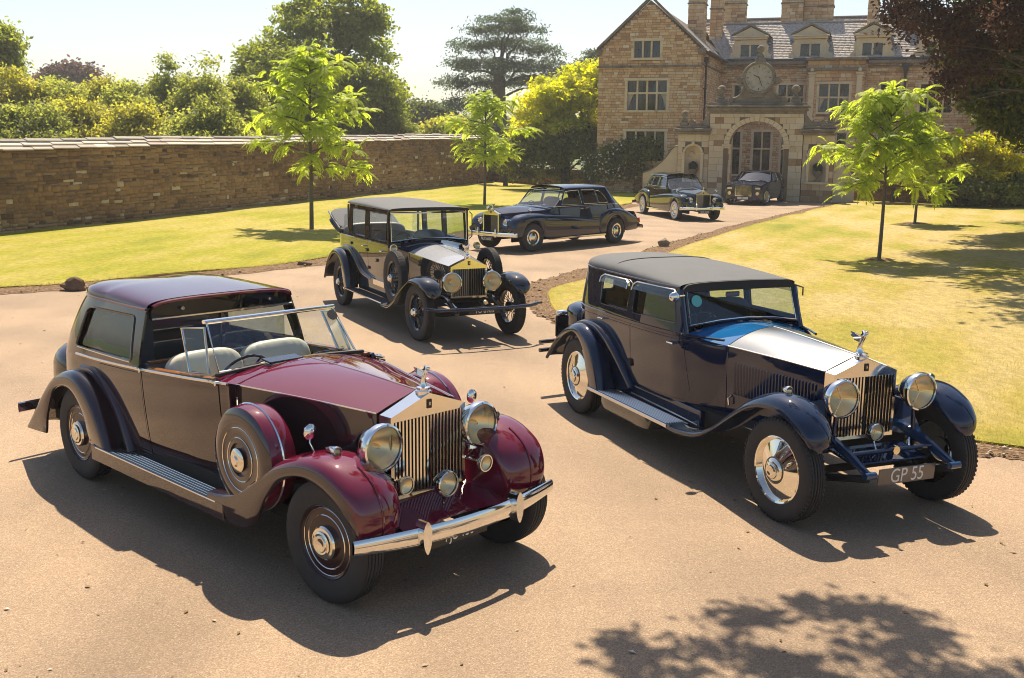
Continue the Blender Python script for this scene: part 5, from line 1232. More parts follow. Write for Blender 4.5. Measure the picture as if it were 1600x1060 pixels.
def wing(car, ctrl, s, m, name, per=6, edge=None, tuck=.012, nin=7, nout=10, nsk=4, sq=.8, skirt=None):
    """mudguard: crown line and lower outer edge as rows of (Tx, Tz, Lx, Lz, y_in, y_out, crown)"""
    c = catmull(ctrl, per); n = len(c); mb = MB(); rows = []
    for i, q in enumerate(c):
        a, b = c[max(0, i-1)], c[min(n-1, i+1)]; t = Vector((b[0]-a[0], b[1]-a[1])); t = t.normalized() if t.length > 1e-9 else Vector((-1, 0)); nx, nz = -t.y, t.x
        if i == 0: pass
        # outward normal: keep pointing away from the lower edge side
        if (q[0]-q[2])*nx + (q[1]-q[3])*nz < 0 and abs((q[0]-q[2])*nx+(q[1]-q[3])*nz) > 1e-3: nx, nz = -nx, -nz
        Tx, Tz, Lx, Lz, yi, yo, cr = q; ym = lerp(yi, yo, .52); row = []
        for k in range(nin): al = PI/2*(1-k/nin); row.append((Tx-nx*cr*(1-math.cos(al)), s*(ym-(ym-yi)*math.sin(al)), Tz-nz*cr*(1-math.cos(al))))
        for k in range(nout+1): al = PI/2*k/nout; ca_, sa_ = max(0, math.cos(al))**sq, math.sin(al)**sq; row.append((Tx-nx*cr*(1-ca_), s*(ym+(yo-ym)*sa_), Tz-nz*cr*(1-ca_)))
        e = row[-1]
        for k in range(1, nsk+1): f_ = k/nsk; row.append((lerp(e[0], Lx, f_), s*(yo-tuck*f_*f_), lerp(e[2], Lz, f_)))
        row.append((Lx, s*(yo-tuck-.006), Lz-.004)); row.append((Lx, s*(yo-tuck-.022), Lz)); rows.append(row)
    k = len(rows[0]); js = nin+nout-2; mb.add([p for r_ in rows for p in r_], [((i*k+j, i*k+j+1, (i+1)*k+j+1, (i+1)*k+j) if s > 0 else (i*k+j, (i+1)*k+j, (i+1)*k+j+1, i*k+j+1)) for i in range(n-1) for j in range(k-1)], True)
    if skirt: mb.mi = [1 if (q % (k-1)) >= js else 0 for q in range(len(mb.f))]
    o = mb.build(name, [m, skirt] if skirt else m, car, sharp=60)
    if edge: MB().tube([(r_[-2][0], r_[-2][1]+s*.004, r_[-2][2]) for r_ in rows], .006, 6).build('edge_bead', M[edge], o)
    return o, rows
def body_fn(hw, xc, xr, n=2.6, s=1):
    def L(z): return 1.0
    def f(u, z):
        if u <= -xc: return (-u, s*hw(-u, z), z)
        a = min(1.0, u+xc)*PI/2; k = 2/n; h = hw(xc, z); x1 = xr(z)
        return (xc-(xc-x1)*max(0, math.sin(a))**k, s*h*max(0, math.cos(a))**k, z)
    return f
def XZ(pts): return [(-x, z) for x, z in pts]
def panel(car, fn, s, outline, holes, m, name, sp=.06, flange=.016, label=None, off=0):
    o = MB().trim(XZ(outline), fn, [XZ(h) for h in holes], sp, flip=(s < 0), flange=flange).build(name, m, car)
    if label: o['label'] = label
    return o
def flare(car, ctrl, s, m, name='wing_flare'): return wing(car, ctrl, s, m, name, 6, tuck=.0)
def roof_mesh(f_side, zeave, spine, ztop, xf, xend, xc, s_list=(1, -1), n2=2.4, nth=12, du=.06):
    mb = MB(); us = []; u = -xf
    while u < -xc: us.append(u); u += du*1.5
    us += [-xc+i/18 for i in range(19)]
    for s in s_list:
        def fn(u, t):
            E = f_side(s)(u, zeave(-u if u < -xc else xc)); xs = min(xf, max(xend, E[0] if u < -xc else lerp(xc, xend, min(1, u+xc))))
            th = t*PI/2; k = 2/n2; c_, q = max(0, math.cos(th))**k, max(0, math.sin(th))**k; ze = E[2]
            return (xs+(E[0]-xs)*c_, E[1]*c_, ze+(ztop(xs)-ze)*q)
        mb.grid(fn, us, [i/nth for i in range(nth+1)], True, flip=(s < 0))
    return mb
def headlamp(car, x, y, z, r, m_bowl, depth=None, name='headlamp', rim='chrome', yaw=0, bars=False):
    d = depth or r*1.25; Mx = TX(x, y, z) @ RZ(yaw) @ RY(90)
    o = MB().lathe([(0, -d), (r*.30, -d*.94), (r*.60, -d*.74), (r*.84, -d*.42), (r*.96, -d*.10), (r*.97, 0)], Mx, 36).build(name, m_bowl, car)
    MB().lathe([(r*.96, -.03), (r*1.03, -.025), (r*1.06, 0), (r*1.03, .022), (r*.95, .028), (r*.92, .018)], Mx, 40).build('rim', M[rim], o)
    MB().lathe([(0, -d*.62), (r*.35, -d*.52), (r*.68, -d*.28), (r*.94, .0)], Mx, 32).build('reflector', M['reflector'], o)
    MB().lathe([(r*.94, .016), (r*.6, .030), (r*.3, .036), (0, .038)], Mx, 32).build('lens', M['lens'], o)
    b = MB(); b.lathe([(0, -d*.5), (r*.10, -d*.45), (r*.13, -d*.25), (r*.06, -d*.12), (0, -d*.1)], Mx, 12)
    if bars:
        for a in (90, 210, 330): b.tube([Mx @ Vector((0, 0, -d*.05)), Mx @ Vector((r*.92*math.cos(R(a)), r*.92*math.sin(R(a)), .0))], r*.035, 6)
    b.build('bulb', M['nickel'], o); return o
def radiator(car, x, w, zb, zs, zp, m='nickel', depth=.14, slats=20, badge='plate_black', inset=.028, slat_m='nickel', gap_top=.035):
    ol = [(-w, zb), (w, zb), (w, zs), (0, zp), (-w, zs)]; hole = [(-w+inset, zb+.03), (w-inset, zb+.03), (w-inset, zs-gap_top), (-w+inset, zs-gap_top)]
    o = MB().trim(ol, lambda u, v: (x, u, v), [hole], sp=.08, flange=depth).build('radiator', M[m], car)
    MB().add([(x-.05, -w+.01, zb+.01), (x-.05, w-.01, zb+.01), (x-.05, w-.01, zs-.01), (x-.05, -w+.01, zs-.01)], [(0, 1, 2, 3)]).build('radiator_core', M['mesh_dark'], o)
    iw = w-inset; me = None
    for k in range(slats):
        yy = -iw+2*iw*(k+.5)/slats; h = zs-gap_top-zb-.03
        if me is None:
            t = 2*iw/slats*.21; q = MB(); q.prism([(-t, -.012), (t*.2, -.020), (t, -.004), (t*.7, .006), (-t*.5, .004)], lambda p: (-p[1]-.012, p[0], 0), lambda p: (-p[1]-.012, p[0], h)); me = q.mesh('slat', M[slat_m])
        c = bpy.data.objects.new('slat', me); COL.objects.link(c); c.parent = o; c.location = (x, yy, zb+.03); c.rotation_euler = (0, 0, R(14 if yy < 0 else -14))
    zb_ = lerp(zs-gap_top, zp, .52); b = MB(); b.box((x+.004, 0, zb_), (.008, .040, .062), .002); bo = b.build('badge', M[badge], o)
    text_mesh('R', .036, 'badge_letter', M['nickel'], bo, TX(x+.009, 0, zb_) @ RZ(90) @ RX(90), .001, .8)
    MB().lathe([(.055, -.02), (.055, .012), (.045, .02), (.047, .035), (.03, .042), (0, .042)], TX(x-.06, 0, zp-.004), 24).build('filler_cap', M['chrome'], o)
    return o
def mascot(car, x, z, k=1.0):
    """small winged figure leaning forward on the filler cap"""
    q = MB(); pts = [(0, 0, 0), (-.002, 0, .02), (.0, 0, .045), (.008, 0, .07), (.020, 0, .092), (.034, 0, .108)]
    q.tube([(x+p[0]*k, 0, z+p[2]*k) for p in pts], [k*v for v in (.024, .017, .014, .012, .014, .008)], 10, flat=(1, 1)); q.ico((x+.044*k, 0, z+.121*k), .0125*k, 2)
    q.lathe([(0, 0), (.024, 0), (.026, .006), (.016, .012), (0, .012)], TX(x, 0, z-.004) @ Matrix.Scale(k, 4), 16)
    for s in (-1, 1):
        w = [(.020, .010, .100), (-.004, .030, .116), (-.036, .046, .124), (-.030, .040, .108), (-.042, .038, .098), (-.026, .030, .088), (-.030, .022, .074), (.002, .011, .066)]
        a = [(x+p[0]*k, s*p[1]*k, z+p[2]*k) for p in w]; b = [(p[0]-.004*k, p[1]-s*.006*k, p[2]-.004*k) for p in a]; n = len(w)
        q.add(a+b, [tuple(range(n)), tuple(reversed(range(n, 2*n)))]+[(i, n+i, n+(i+1) % n, (i+1) % n) for i in range(n)])
        q.tube([(x+.018*k, s*.012*k, z+.098*k), (x-.012*k, s*.034*k, z+.115*k)], [.006*k, .003*k], 6)
    return q.build('winged_ornament', M['chrome'], car)
def loft_bonnet(car, secs, s_mats, name_top, name_side, zb, x0, x1, nx=18, nt=10, hinge='nickel', center=True, yb=0.0):
    """sections table x -> (half width, shoulder z, peak z, roundness)"""
    def S(x): return [sinterp([(q[0], q[1+k]) for q in secs], x) for k in range(4)]
    xs = [lerp(x0, x1, i/nx) for i in range(nx+1)]
    def top(x, t):
        w, zs, zp, c = S(x); a = abs(t); return (x, w*t, zs+(zp-zs)*((1-a)*(1-c)+c*(1-a*a)))
    o = MB().grid(top, xs, [-1+2*i/(2*nt) for i in range(2*nt+1)], True, flip=False).build(name_top, s_mats[0], car, sharp=18)
    for s in (-1, 1):
        def side(x, t):
            w, zs, zp, c = S(x); zz = lerp(zs, zb(x), t); return (x, s*(w-.012*(t*t)+yb*t), zz-.002)
        MB().grid(side, xs, [i/8 for i in range(9)], True, flip=(s < 0)).build(name_side, s_mats[1], car)
        if hinge: MB().tube([(x, s*(S(x)[0]+.002), S(x)[1]+.001) for x in xs], .006, 6).build('hinge_strip', M[hinge], o)
    if center and hinge: MB().tube([(x, 0, S(x)[2]+.002) for x in xs], .0045, 6).build('hinge_strip', M[hinge], o)
    return S
def superbox(c, d, n=4.0, nu=28, nv=16, ripple=None):
    mb = MB()
    def sg(v, p): return math.copysign(abs(v)**p, v)
    def fn(u, v):
        e = 2/n; x = sg(math.cos(v), e)*sg(math.cos(u), e); y = sg(math.cos(v), e)*sg(math.sin(u), e); z = sg(math.sin(v), e)
        k = ripple(y) if ripple else 0
        return (c[0]+d[0]/2*x*(1+k), c[1]+d[1]/2*y, c[2]+d[2]/2*z)
    mb.grid(fn, [2*PI*i/nu for i in range(nu)], [-PI/2+PI*i/nv for i in range(nv+1)], True, closed=True); return mb
def seat(car, x, y, z, w, m, back_h=.55, name='seat', pleats=6, depth=.5):
    o = superbox((x+.12, y, z), (depth, w, .22), 4).build(name, m, car)
    b = superbox((0, 0, 0), (.18, w, back_h), 3.6, 72, 16, lambda t: .10*abs(math.sin(t*pleats*PI/1.0))); q = b.build('seat_back', m, o); q.location = (x-.17, y, z+back_h*.5); q.rotation_euler = (0, R(-12), 0)
    return o
def steering(car, x, y, z, r=.21, tilt=58):
    Mx = TX(x, y, z) @ RY(-tilt); q = MB().tube([Mx @ Vector((r*math.cos(2*PI*k/32), r*math.sin(2*PI*k/32), 0)) for k in range(32)], .011, 8, closed=True)
    for a in (30, 150, 270): q.tube([Mx @ Vector((0, 0, -.02)), Mx @ Vector((r*math.cos(R(a)), r*math.sin(R(a)), 0))], .008, 6)
    q.tube([Mx @ Vector((0, 0, 0)), Mx @ Vector((0, 0, -.6))], .02, 8); q.lathe([(0, .01), (.035, .005), (.035, -.03)], Mx, 16); return q.build('steering_wheel', M['black_paint'], car)
def quad_glass(parent, pts, m='glass', name='glass', th=.006):
    a = [Vector(p) for p in pts]; n = (a[1]-a[0]).cross(a[2]-a[0]).normalized()*th
    return MB().add(a, [tuple(range(len(a)))]).build(name, M[m], parent)
def frame(parent, pts, r, m='chrome', name='window_frame', closed=True, flat=None): return MB().tube(pts, r, 8, closed=closed, flat=flat).build(name, M[m], parent)
def surf_frame(car, fn, outline, r, m, off=.004, name='window_frame'):
    pts = [fn(-x, z) for x, z in resample(outline, .05)]; return MB().tube(pts, r, 6, closed=True).build(name, M[m], car)
def glass_patch(car, fn, s, outline, m='glass', inset=.02, name='window'):
    def g(u, v):
        p = fn(u, v); return (p[0], p[1]-s*inset, p[2])
    return MB().trim(XZ(outline), g, (), .12, flip=(s < 0), flange=0).build(name, M[m], car)
def plate(car, x, y, z, w, h, txt, yaw=0, bg='plate_black', fg='plate_white', tilt=0, size=None, name='number_plate', cond=.8):
    Mx = TX(x, y, z) @ RZ(yaw) @ RY(tilt); q = MB(); q.box((0, 0, 0), (.012, w, h), .004); o = q.build(name, M[bg], car); o.matrix_local = Mx
    if txt: text_mesh(txt, size or h*.95, 'characters', M[fg], o, TX(.0075, 0, -.002) @ RZ(90) @ RX(90), .0015, cond)
    return o
def underbody(car, x0, x1, w, z=.42, m='underside'):
    q = MB(); q.box(((x0+x1)/2, 0, z), (x1-x0, w*2, .1)); o = q.build('floor', M[m], car)
    for s in (-1, 1): MB().box(((x0+x1)/2, s*.42, z-.1), (x1-x0-.1, .07, .14), .01).build('chassis_rail', M[m], car)
def place_car(name, label, pose): return thing(name, label, 'car', (pose[0], pose[1], 0), R(pose[2]), 'classic cars parked on the drive')
def small_lamp(car, x, y, z, r, ln, name='side_lamp', m='chrome', yaw=0):
    Mx = TX(x, y, z) @ RZ(yaw) @ RY(90); o = MB().lathe([(0, -ln), (r*.35, -ln*.85), (r*.75, -ln*.45), (r, -.01), (r*1.05, 0), (r, .012), (r*.86, .012)], Mx, 20).build(name, M[m], car)
    MB().lathe([(r*.88, .01), (r*.5, .018), (0, .02)], Mx, 20).build('lens', M['lens'], o); MB().lathe([(r*.86, .0), (r*.4, -ln*.2), (0, -ln*.25)], Mx, 16).build('reflector', M['reflector'], o); return o
# ---------------------------------------------------------------- burgundy open-fronted limousine
def car_burgundy():
    c = place_car('vintage_car', 'burgundy vintage limousine with open driver compartment and chrome radiator, nearest on the left', (-3.19, 9.655, -44.35))
    bz = lambda x: 1.085+.055*max(0, x)
    plan = [(-.2, .735), (.4, .780), (1.0, .795), (1.7, .775), (2.3, .72)]
    def hw(x, z):
        w = sinterp(plan, x); b = bz(x)
        return w - (.055*((b-z)/.65)**1.6 if z < b else .20*(z-b)+.10*max(0, z-b-.1)**1.5)
    xr = lambda z: sinterp([(.35, -.98), (.7, -.93), (1.1, -.80), (1.3, -.70), (1.47, -.58), (1.62, -.42)], z)
    S_ = lambda s: body_fn(hw, .25, xr, 3.3, s)
    ze = lambda x: 1.585+.012*x
    B, A_ = M['aubergine'], M['burgundy']
    qw = rpoly([(.12, 1.165), (.955, 1.195), (.89, 1.54), (.14, 1.515)], [.03, .03, .04, .07])
    rdoor = [(1.125, .46), (1.125, bz(1.1)-.02), (.36, bz(.4)-.02), (.42, .86), (.72, .46)]
    for s in (1, -1):
        f = S_(s)
        fixed = [(1.135, .42), (1.135, bz(1.13)), (1.09, bz(1.1)+.012), (1.05, ze(1.05)), (.25, ze(.25)), (-.75, ze(-.5)), (-.75, .42)]
        panel(c, f, s, fixed, [qw, [(x+(0.006 if x < 1.1 else -.006), z) for x, z in rdoor]], B, 'body_side')
        d = panel(c, f, s, [(x+(.011 if x < 1.1 else -.011), z+(.005 if z < .6 else -.005)) for x, z in rdoor], [], B, 'rear_door', flange=.02)
        fd = [(1.148, .46), (1.148, bz(1.15)+.0), (1.2, bz(1.2)+.012), (2.16, bz(2.16)+.03), (2.19, bz(2.19)-.02), (2.20, .46)]
        d = panel(c, f, s, fd, [], B, 'front_door', flange=.03)
        cap = MB().tube([(x, s*(hw(x, bz(x))-.035), bz(x)+.02) for x in [1.22+.06*i for i in range(16)]], .022, 6, flat=(.6, 1.4)); cap.build('wood_capping', M['wood'], d)
        panel(c, f, s, [(2.206, .46), (2.206, bz(2.2)-.01), (2.32, bz(2.3)-.01), (2.32, .46)], [], B, 'scuttle_side')
        MB().tube([f(-x, bz(x)+.004) for x in [2.30-.08*i for i in range(28)]], .012, 6).build('belt_moulding', M['nickel'], c)
        for hx in (1.13, 2.17):
            h = MB(); p = f(-hx, bz(hx)+.004); h.box((p[0]-.04, p[1]+s*.012, p[2]), (.10, .02, .026), .006); h.lathe([(0, -.02), (.018, -.015), (.018, .015), (0, .02)], TX(p[0]+.03, p[1]+s*.016, p[2]) @ RX(90), 10); h.build('door_handle', M['nickel'], c)
        glass_patch(c, f, s, qw, 'glass', .022); surf_frame(c, f, qw, .010, 'black_paint'); MB().tube([f(-x, 1.155+.028*x) for x in [.14+.08*i for i in range(11)]], .007, 6).build('sill_strip', M['chrome'], c)
        MB().tube([f(-x, ze(x)+.008) for x in [1.05-.1*i for i in range(14)]], .012, 6).build('drip_rail', M['burgundy'], c)
        # open quarter light beside the screen
        q = [(1.94, s*.655, 1.225), (1.72, s*.69, 1.21), (1.55, s*.65, 1.52), (1.80, s*.60, 1.55)]
        w_ = quad_glass(c, q, 'glass', 'quarter_light'); frame(w_, q, .011, 'nickel')
    o = roof_mesh(S_, ze, 0, lambda x: 1.722-.10*max(0, .2-x)**1.6-.045*max(0, x-.25)**1.4, 1.06, -.36, .25, n2=3.6).build('roof', M['aubergine_roof'], c)
    # header over the open front and the division behind the driver
    zr = lambda y: 1.598+.085*max(0, 1-abs(y/.655)**3.6)**(1/3.6)
    hd = [(-.66, 1.53)]+[(y, zr(y)) for y in [-.655+.04095*i for i in range(33)]]+[(.66, 1.53)]
    MB().prism([(y, z) for y, z in hd], lambda p: (1.085, p[0], p[1]), lambda p: (1.04, p[0], p[1])).build('roof_header', M['dark_gloss'], c)
    MB().tube([(1.085, y, zr(y)-.012) for y in [-.64+.04*i for i in range(33)]], .016, 6).build('header_moulding', A_, c)
    MB().tube([(1.092, -.66, 1.532), (1.092, .66, 1.532)], .012, 6).build('header_strip', M['nickel'], c)
    for y in (-.40, .42): small_lamp(c, 1.11, y, 1.60, .014, .03, 'header_lamp')
    MB().box((1.03, 0, .86), (.05, 1.40, .62), .01).build('division', M['grey_leather'], c)
    dg = quad_glass(c, [(1.03, -.62, 1.17), (1.03, .62, 1.17), (1.03, .62, 1.53), (1.03, -.62, 1.53)], 'dark_glass', 'division_glass')
    MB().box((1.04, 0, 1.34), (.03, .035, .36), .005).build('division_bar', M['black_paint'], dg)
    MB().box((1.04, 0, 1.175), (.05, 1.36, .03), .006).build('division_rail', M['wood'], c)
    superbox((-.98, 0, .72), (.62, 1.16, .66), 3.4).build('boot', B, c)
    superbox((.15, 0, .80), (.55, 1.2, .3), 4).build('rear_seat', M['grey_leather'], c); superbox((-.22, 0, 1.10), (.22, 1.2, .6), 4).build('rear_seat_back', M['grey_leather'], c)
    for y in (-.335, .335): seat(c, 1.50, y, .76, .68, M['cream_leather'], .52, 'front_seat', 5)
    steering(c, 1.93, -.36, 1.16); MB().box((2.08, 0, 1.13), (.05, 1.25, .15), .02).build('dashboard', M['wood'], c)
    secs = [(1.90, .715, 1.195, 1.255, 1.0), (2.32, .655, 1.205, 1.315, .95), (2.9, .505, 1.190, 1.305, .7), (3.55, .345, 1.165, 1.275, .12)]
    zb = lambda x: .60
    loft_bonnet(c, secs, (A_, B), 'scuttle', 'scuttle_flank', zb, 1.96, 2.315, 8, hinge=None)
    loft_bonnet(c, secs, (A_, B), 'bonnet_top', 'bonnet_side', zb, 2.325, 3.545, 20)
    MB().box((2.20, -.18, 1.316), (.12, .30, .012), .004, RY(6)).build('scuttle_vent', M['black_paint'], c)
    # screen
    ws = [(2.04, -.63, 1.245), (2.04, .63, 1.245), (1.80, .58, 1.585), (1.80, -.58, 1.585)]
    mid = lambda a, b, t: tuple(lerp(p, q, t) for p, q in zip(a, b))
    fr_ = frame(c, ws, .013, 'chrome', 'windscreen'); quad_glass(fr_, ws, 'glass', 'glass')
    MB().tube([(1.79, -.60, 1.592), (1.79, .60, 1.592)], .020, 8, flat=(.8, 1.2)).build('top_rail', M['chrome'], fr_)
    MB().tube([(2.06, -.66, 1.235)]+[(2.10+.03*math.sin(PI*i/8), -.66+1.32*i/8, 1.245+.035*math.sin(PI*i/8)) for i in range(9)]+[(2.06, .66, 1.235)], .016, 6).build('screen_gasket', M['rubber'], fr_)
    for y in (-.42, .10): MB().tube([(2.09, y, 1.265), (2.05, y+.16, 1.285), (2.03, y+.42, 1.275)], [.007, .006, .005], 6).build('wiper', M['black_paint'], fr_)
    MB().lathe([(0, 0), (.045, 0), (.045, .006), (0, .006)], TX(1.85, .54, 1.53) @ RY(55), 20).build('tax_disc', M['dark_cloth'], fr_)
    radiator(c, 3.68, .335, .58, 1.155, 1.275, 'nickel', .14, 20); mascot(c, 3.62, 1.305, 1.15)
    MB().grid(lambda u, t: (u, .335*t, 1.158+.117*(1-abs(t))), [3.535, 3.685], [-1+.2*i for i in range(11)], False).build('radiator_top', M['chrome'], c)
    fw = [(3.90, .40, 3.88, .43, .50, .80, .05), (4.00, .53, 3.95, .52, .48, .84, .08), (4.00, .70, 3.91, .61, .46, .87, .11), (3.90, .85, 3.80, .71, .45, .89, .12), (3.67, .955, 3.62, .79, .45, .90, .12), (3.42, .955, 3.42, .815, .46, .905, .12), (3.15, .865, 3.20, .735, .48, .91, .11), (2.93, .725, 3.02, .57, .52, .91, .09), (2.72, .585, 2.89, .38, .54, .91, .07), (2.52, .495, 2.72, .29, .56, .91, .045), (2.28, .455, 2.40, .28, .58, .91, .03)]
    rw = [(.66, .36, .42, .275, .70, .90, .04), (.53, .62, .33, .43, .69, .91, .07), (.37, .83, .23, .64, .67, .915, .10), (.14, .96, .05, .79, .65, .915, .11), (-.12, .96, -.16, .815, .64, .91, .11), (-.40, .86, -.38, .73, .62, .905, .10), (-.66, .66, -.55, .50, .60, .90, .09), (-.88, .46, -.62, .34, .58, .89, .07), (-1.05, .30, -.66, .285, .56, .88, .04)]
    for s in (1, -1):
        o, rows = wing(c, fw, s, A_, 'front_wing', 7, tuck=.02, sq=.62, skirt=B)
        inn = [r_[0] for r_ in rows]
        cw = MB(); n = len(inn)-10; cw.add([p for p in inn[:n]]+[(min(p[0], 3.66), s*.36, max(.50, p[2]-.30)) for p in inn[:n]], [((i, i+1, n+i+1, n+i) if s < 0 else (i, n+i, n+i+1, i+1)) for i in range(n-1)], True); cw.build('catwalk', A_, o)
        MB().tube([(r_[7][0], r_[7][1], r_[7][2]+.002) for r_ in rows[3:26]], .008, 6).build('wing_crease', A_, o)
        wing(c, rw, s, B, 'rear_wing', 6, tuck=.02, sq=.7)
        flare(c, [(.86, .42, .84, .40, .66, .80, .04), (.72, .68, .70, .66, .66, .80, .05), (.52, .88, .50, .86, .64, .80, .06), (.25, 1.02, .25, 1.0, .62, .80, .06), (0, 1.03, 0, 1.0, .60, .80, .06)], s, B)
        rb = MB(); rb.box((1.45, s*.75, .375), (2.05, .32, .03), .01); b_ = rb.build('running_board', M['black_paint'], c)
        MB().box((1.45, s*.905, .345), (2.1, .012, .13), .005).build('valance', B, b_)
        for k in range(9): MB().box((1.42, s*(.655+.030*k), .393), (1.86, .007, .010), .003).build('tread_strip', M['nickel'], b_)
        MB().tube([(.48, s*.908, .398), (2.40, s*.908, .40)], .007, 6).build('edge_strip', M['nickel'], b_)
        headlamp(c, 3.72, s*.44, .985, .155, M['chrome'], .22)
        st = MB(); st.tube([(3.64, s*.44, .84), (3.62, s*.43, .70)], .022, 8); st.tube([(3.64, s*.40, .84), (3.64, s*.34, .84)], .02, 8); st.lathe([(.0, 0), (.05, 0), (.045, .03), (.02, .05)], TX(3.64, s*.44, .80), 16); st.build('lamp_bracket', M['chrome'], c)
        h = small_lamp(c, 3.86, s*.36, .745, .062, .09, 'horn'); MB().tube([(3.80, s*.36, .745), (3.6, s*.34, .75)], .012, 6).build('horn_stem', M['chrome'], h)
        small_lamp(c, 3.62 if s > 0 else 3.58, s*.70, .985, .032, .13)
        m_ = MB(); m_.tube([(3.36, s*.72, .94), (3.34, s*.74, 1.0), (3.33, s*.73, 1.04)], .006, 6); m_.ico((3.33, s*.73, 1.07), (.022, .05, .055), 2); m_.build('mirror', M['chrome'], c)
        for x, st_ in ((3.607, 4), (0, 0)): wheel(c, x, s*.755, s, .41, .185, 'painted', st_)
        # covered spare in the front wing
        Mx = axle(2.74, s*.79, .785, s); q = MB().lathe([(.355, -.11), (.372, -.06), (.374, .05), (.362, .09)], Mx, 56); sp_ = q.build('spare_wheel', A_, c); MB().lathe([(.362, .09), (.335, .108), (.26, .118), (.23, .112), (.225, .10)], Mx, 56).build('cover_side', B, sp_)
        MB().lathe(ring(.376, .0, .008), Mx, 56).build('cover_band', M['chrome'], sp_)
        MB().lathe([(.228, .10), (.222, .112), (.20, .105), (.12, .118), (.115, .10), (0, .10)], Mx, 48).build('cover_disc', B, sp_); MB().lathe(ring(.226, .113, .004), Mx, 48).build('chrome_ring', M['nickel'], sp_)
        MB().lathe(ring(.155, .114, .004), Mx, 48).build('chrome_ring', M['nickel'], sp_); MB().lathe([(.085, .10), (.085, .135), (.06, .15), (.04, .15), (.03, .16), (0, .16)], Mx, 32).build('hub_cap', M['nickel'], sp_)
    fl = headlamp(c, 3.89, -.03, .69, .088, M['chrome'], .11, 'fog_lamp'); MB().tube([(3.86, -.03, .61), (3.86, -.03, .46)], .012, 6).build('lamp_post', M['chrome'], fl)
    bp = MB(); pr = [(0, -.050), (.008, -.040), (.013, -.020), (.015, 0), (.013, .020), (.008, .040), (0, .050), (-.008, .04), (-.008, -.04)]
    ys = [-.90+1.80*i/24 for i in range(25)]
    bp.grid(lambda y, k: (4.13-.13*(y/.9)**2+pr[int(k)][0], y, .475+1.25*pr[int(k)][1]*(1-.25*abs(y/.9)**3)+.02*(y/.9)**2), ys, list(range(9))+[0], True)
    b_ = bp.build('front_bumper', M['chrome'], c)
    for y in (-.42, .42):
        q = MB(); q.prism(catmull([(0, -.11), (.03, -.05), (.034, .05), (0, .11), (-.034, .05), (-.03, -.05)], 4, True), lambda p: (4.145, y+p[0], .475+p[1]), lambda p: (4.06, y+p[0]*1.1, .475+p[1])); q.build('overrider', M['chrome'], b_)
        MB().tube([(4.06, y, .47), (3.75, y, .44)], .022, 6).build('bumper_iron', M['underside'], b_)
    plate(c, 4.045, -.06, .395, .52, .11, 'PJU 150', size=.10)
    MB().grid(lambda u, t: (lerp(3.62, 4.0, u), .46*t, lerp(.57, .47, u)+.03*(1-t*t)), [i/6 for i in range(7)], [-1+.2*i for i in range(11)], True).build('front_apron', A_, c)
    rbm = MB(); rbm.grid(lambda y, k: (-1.22+.07*(y/.9)**2-pr[int(k)][0], y, .44+pr[int(k)][1]), ys, list(range(9))+[0], True, flip=True); rbm.build('rear_bumper', M['chrome'], c)
    underbody(c, -.9, 3.62, .66, .40)
    for s in (-1, 1): MB().box((1.1, s*.69, .44), (2.3, .08, .12), .01).build('sill', M['underside'], c)
    return c
car_burgundy()
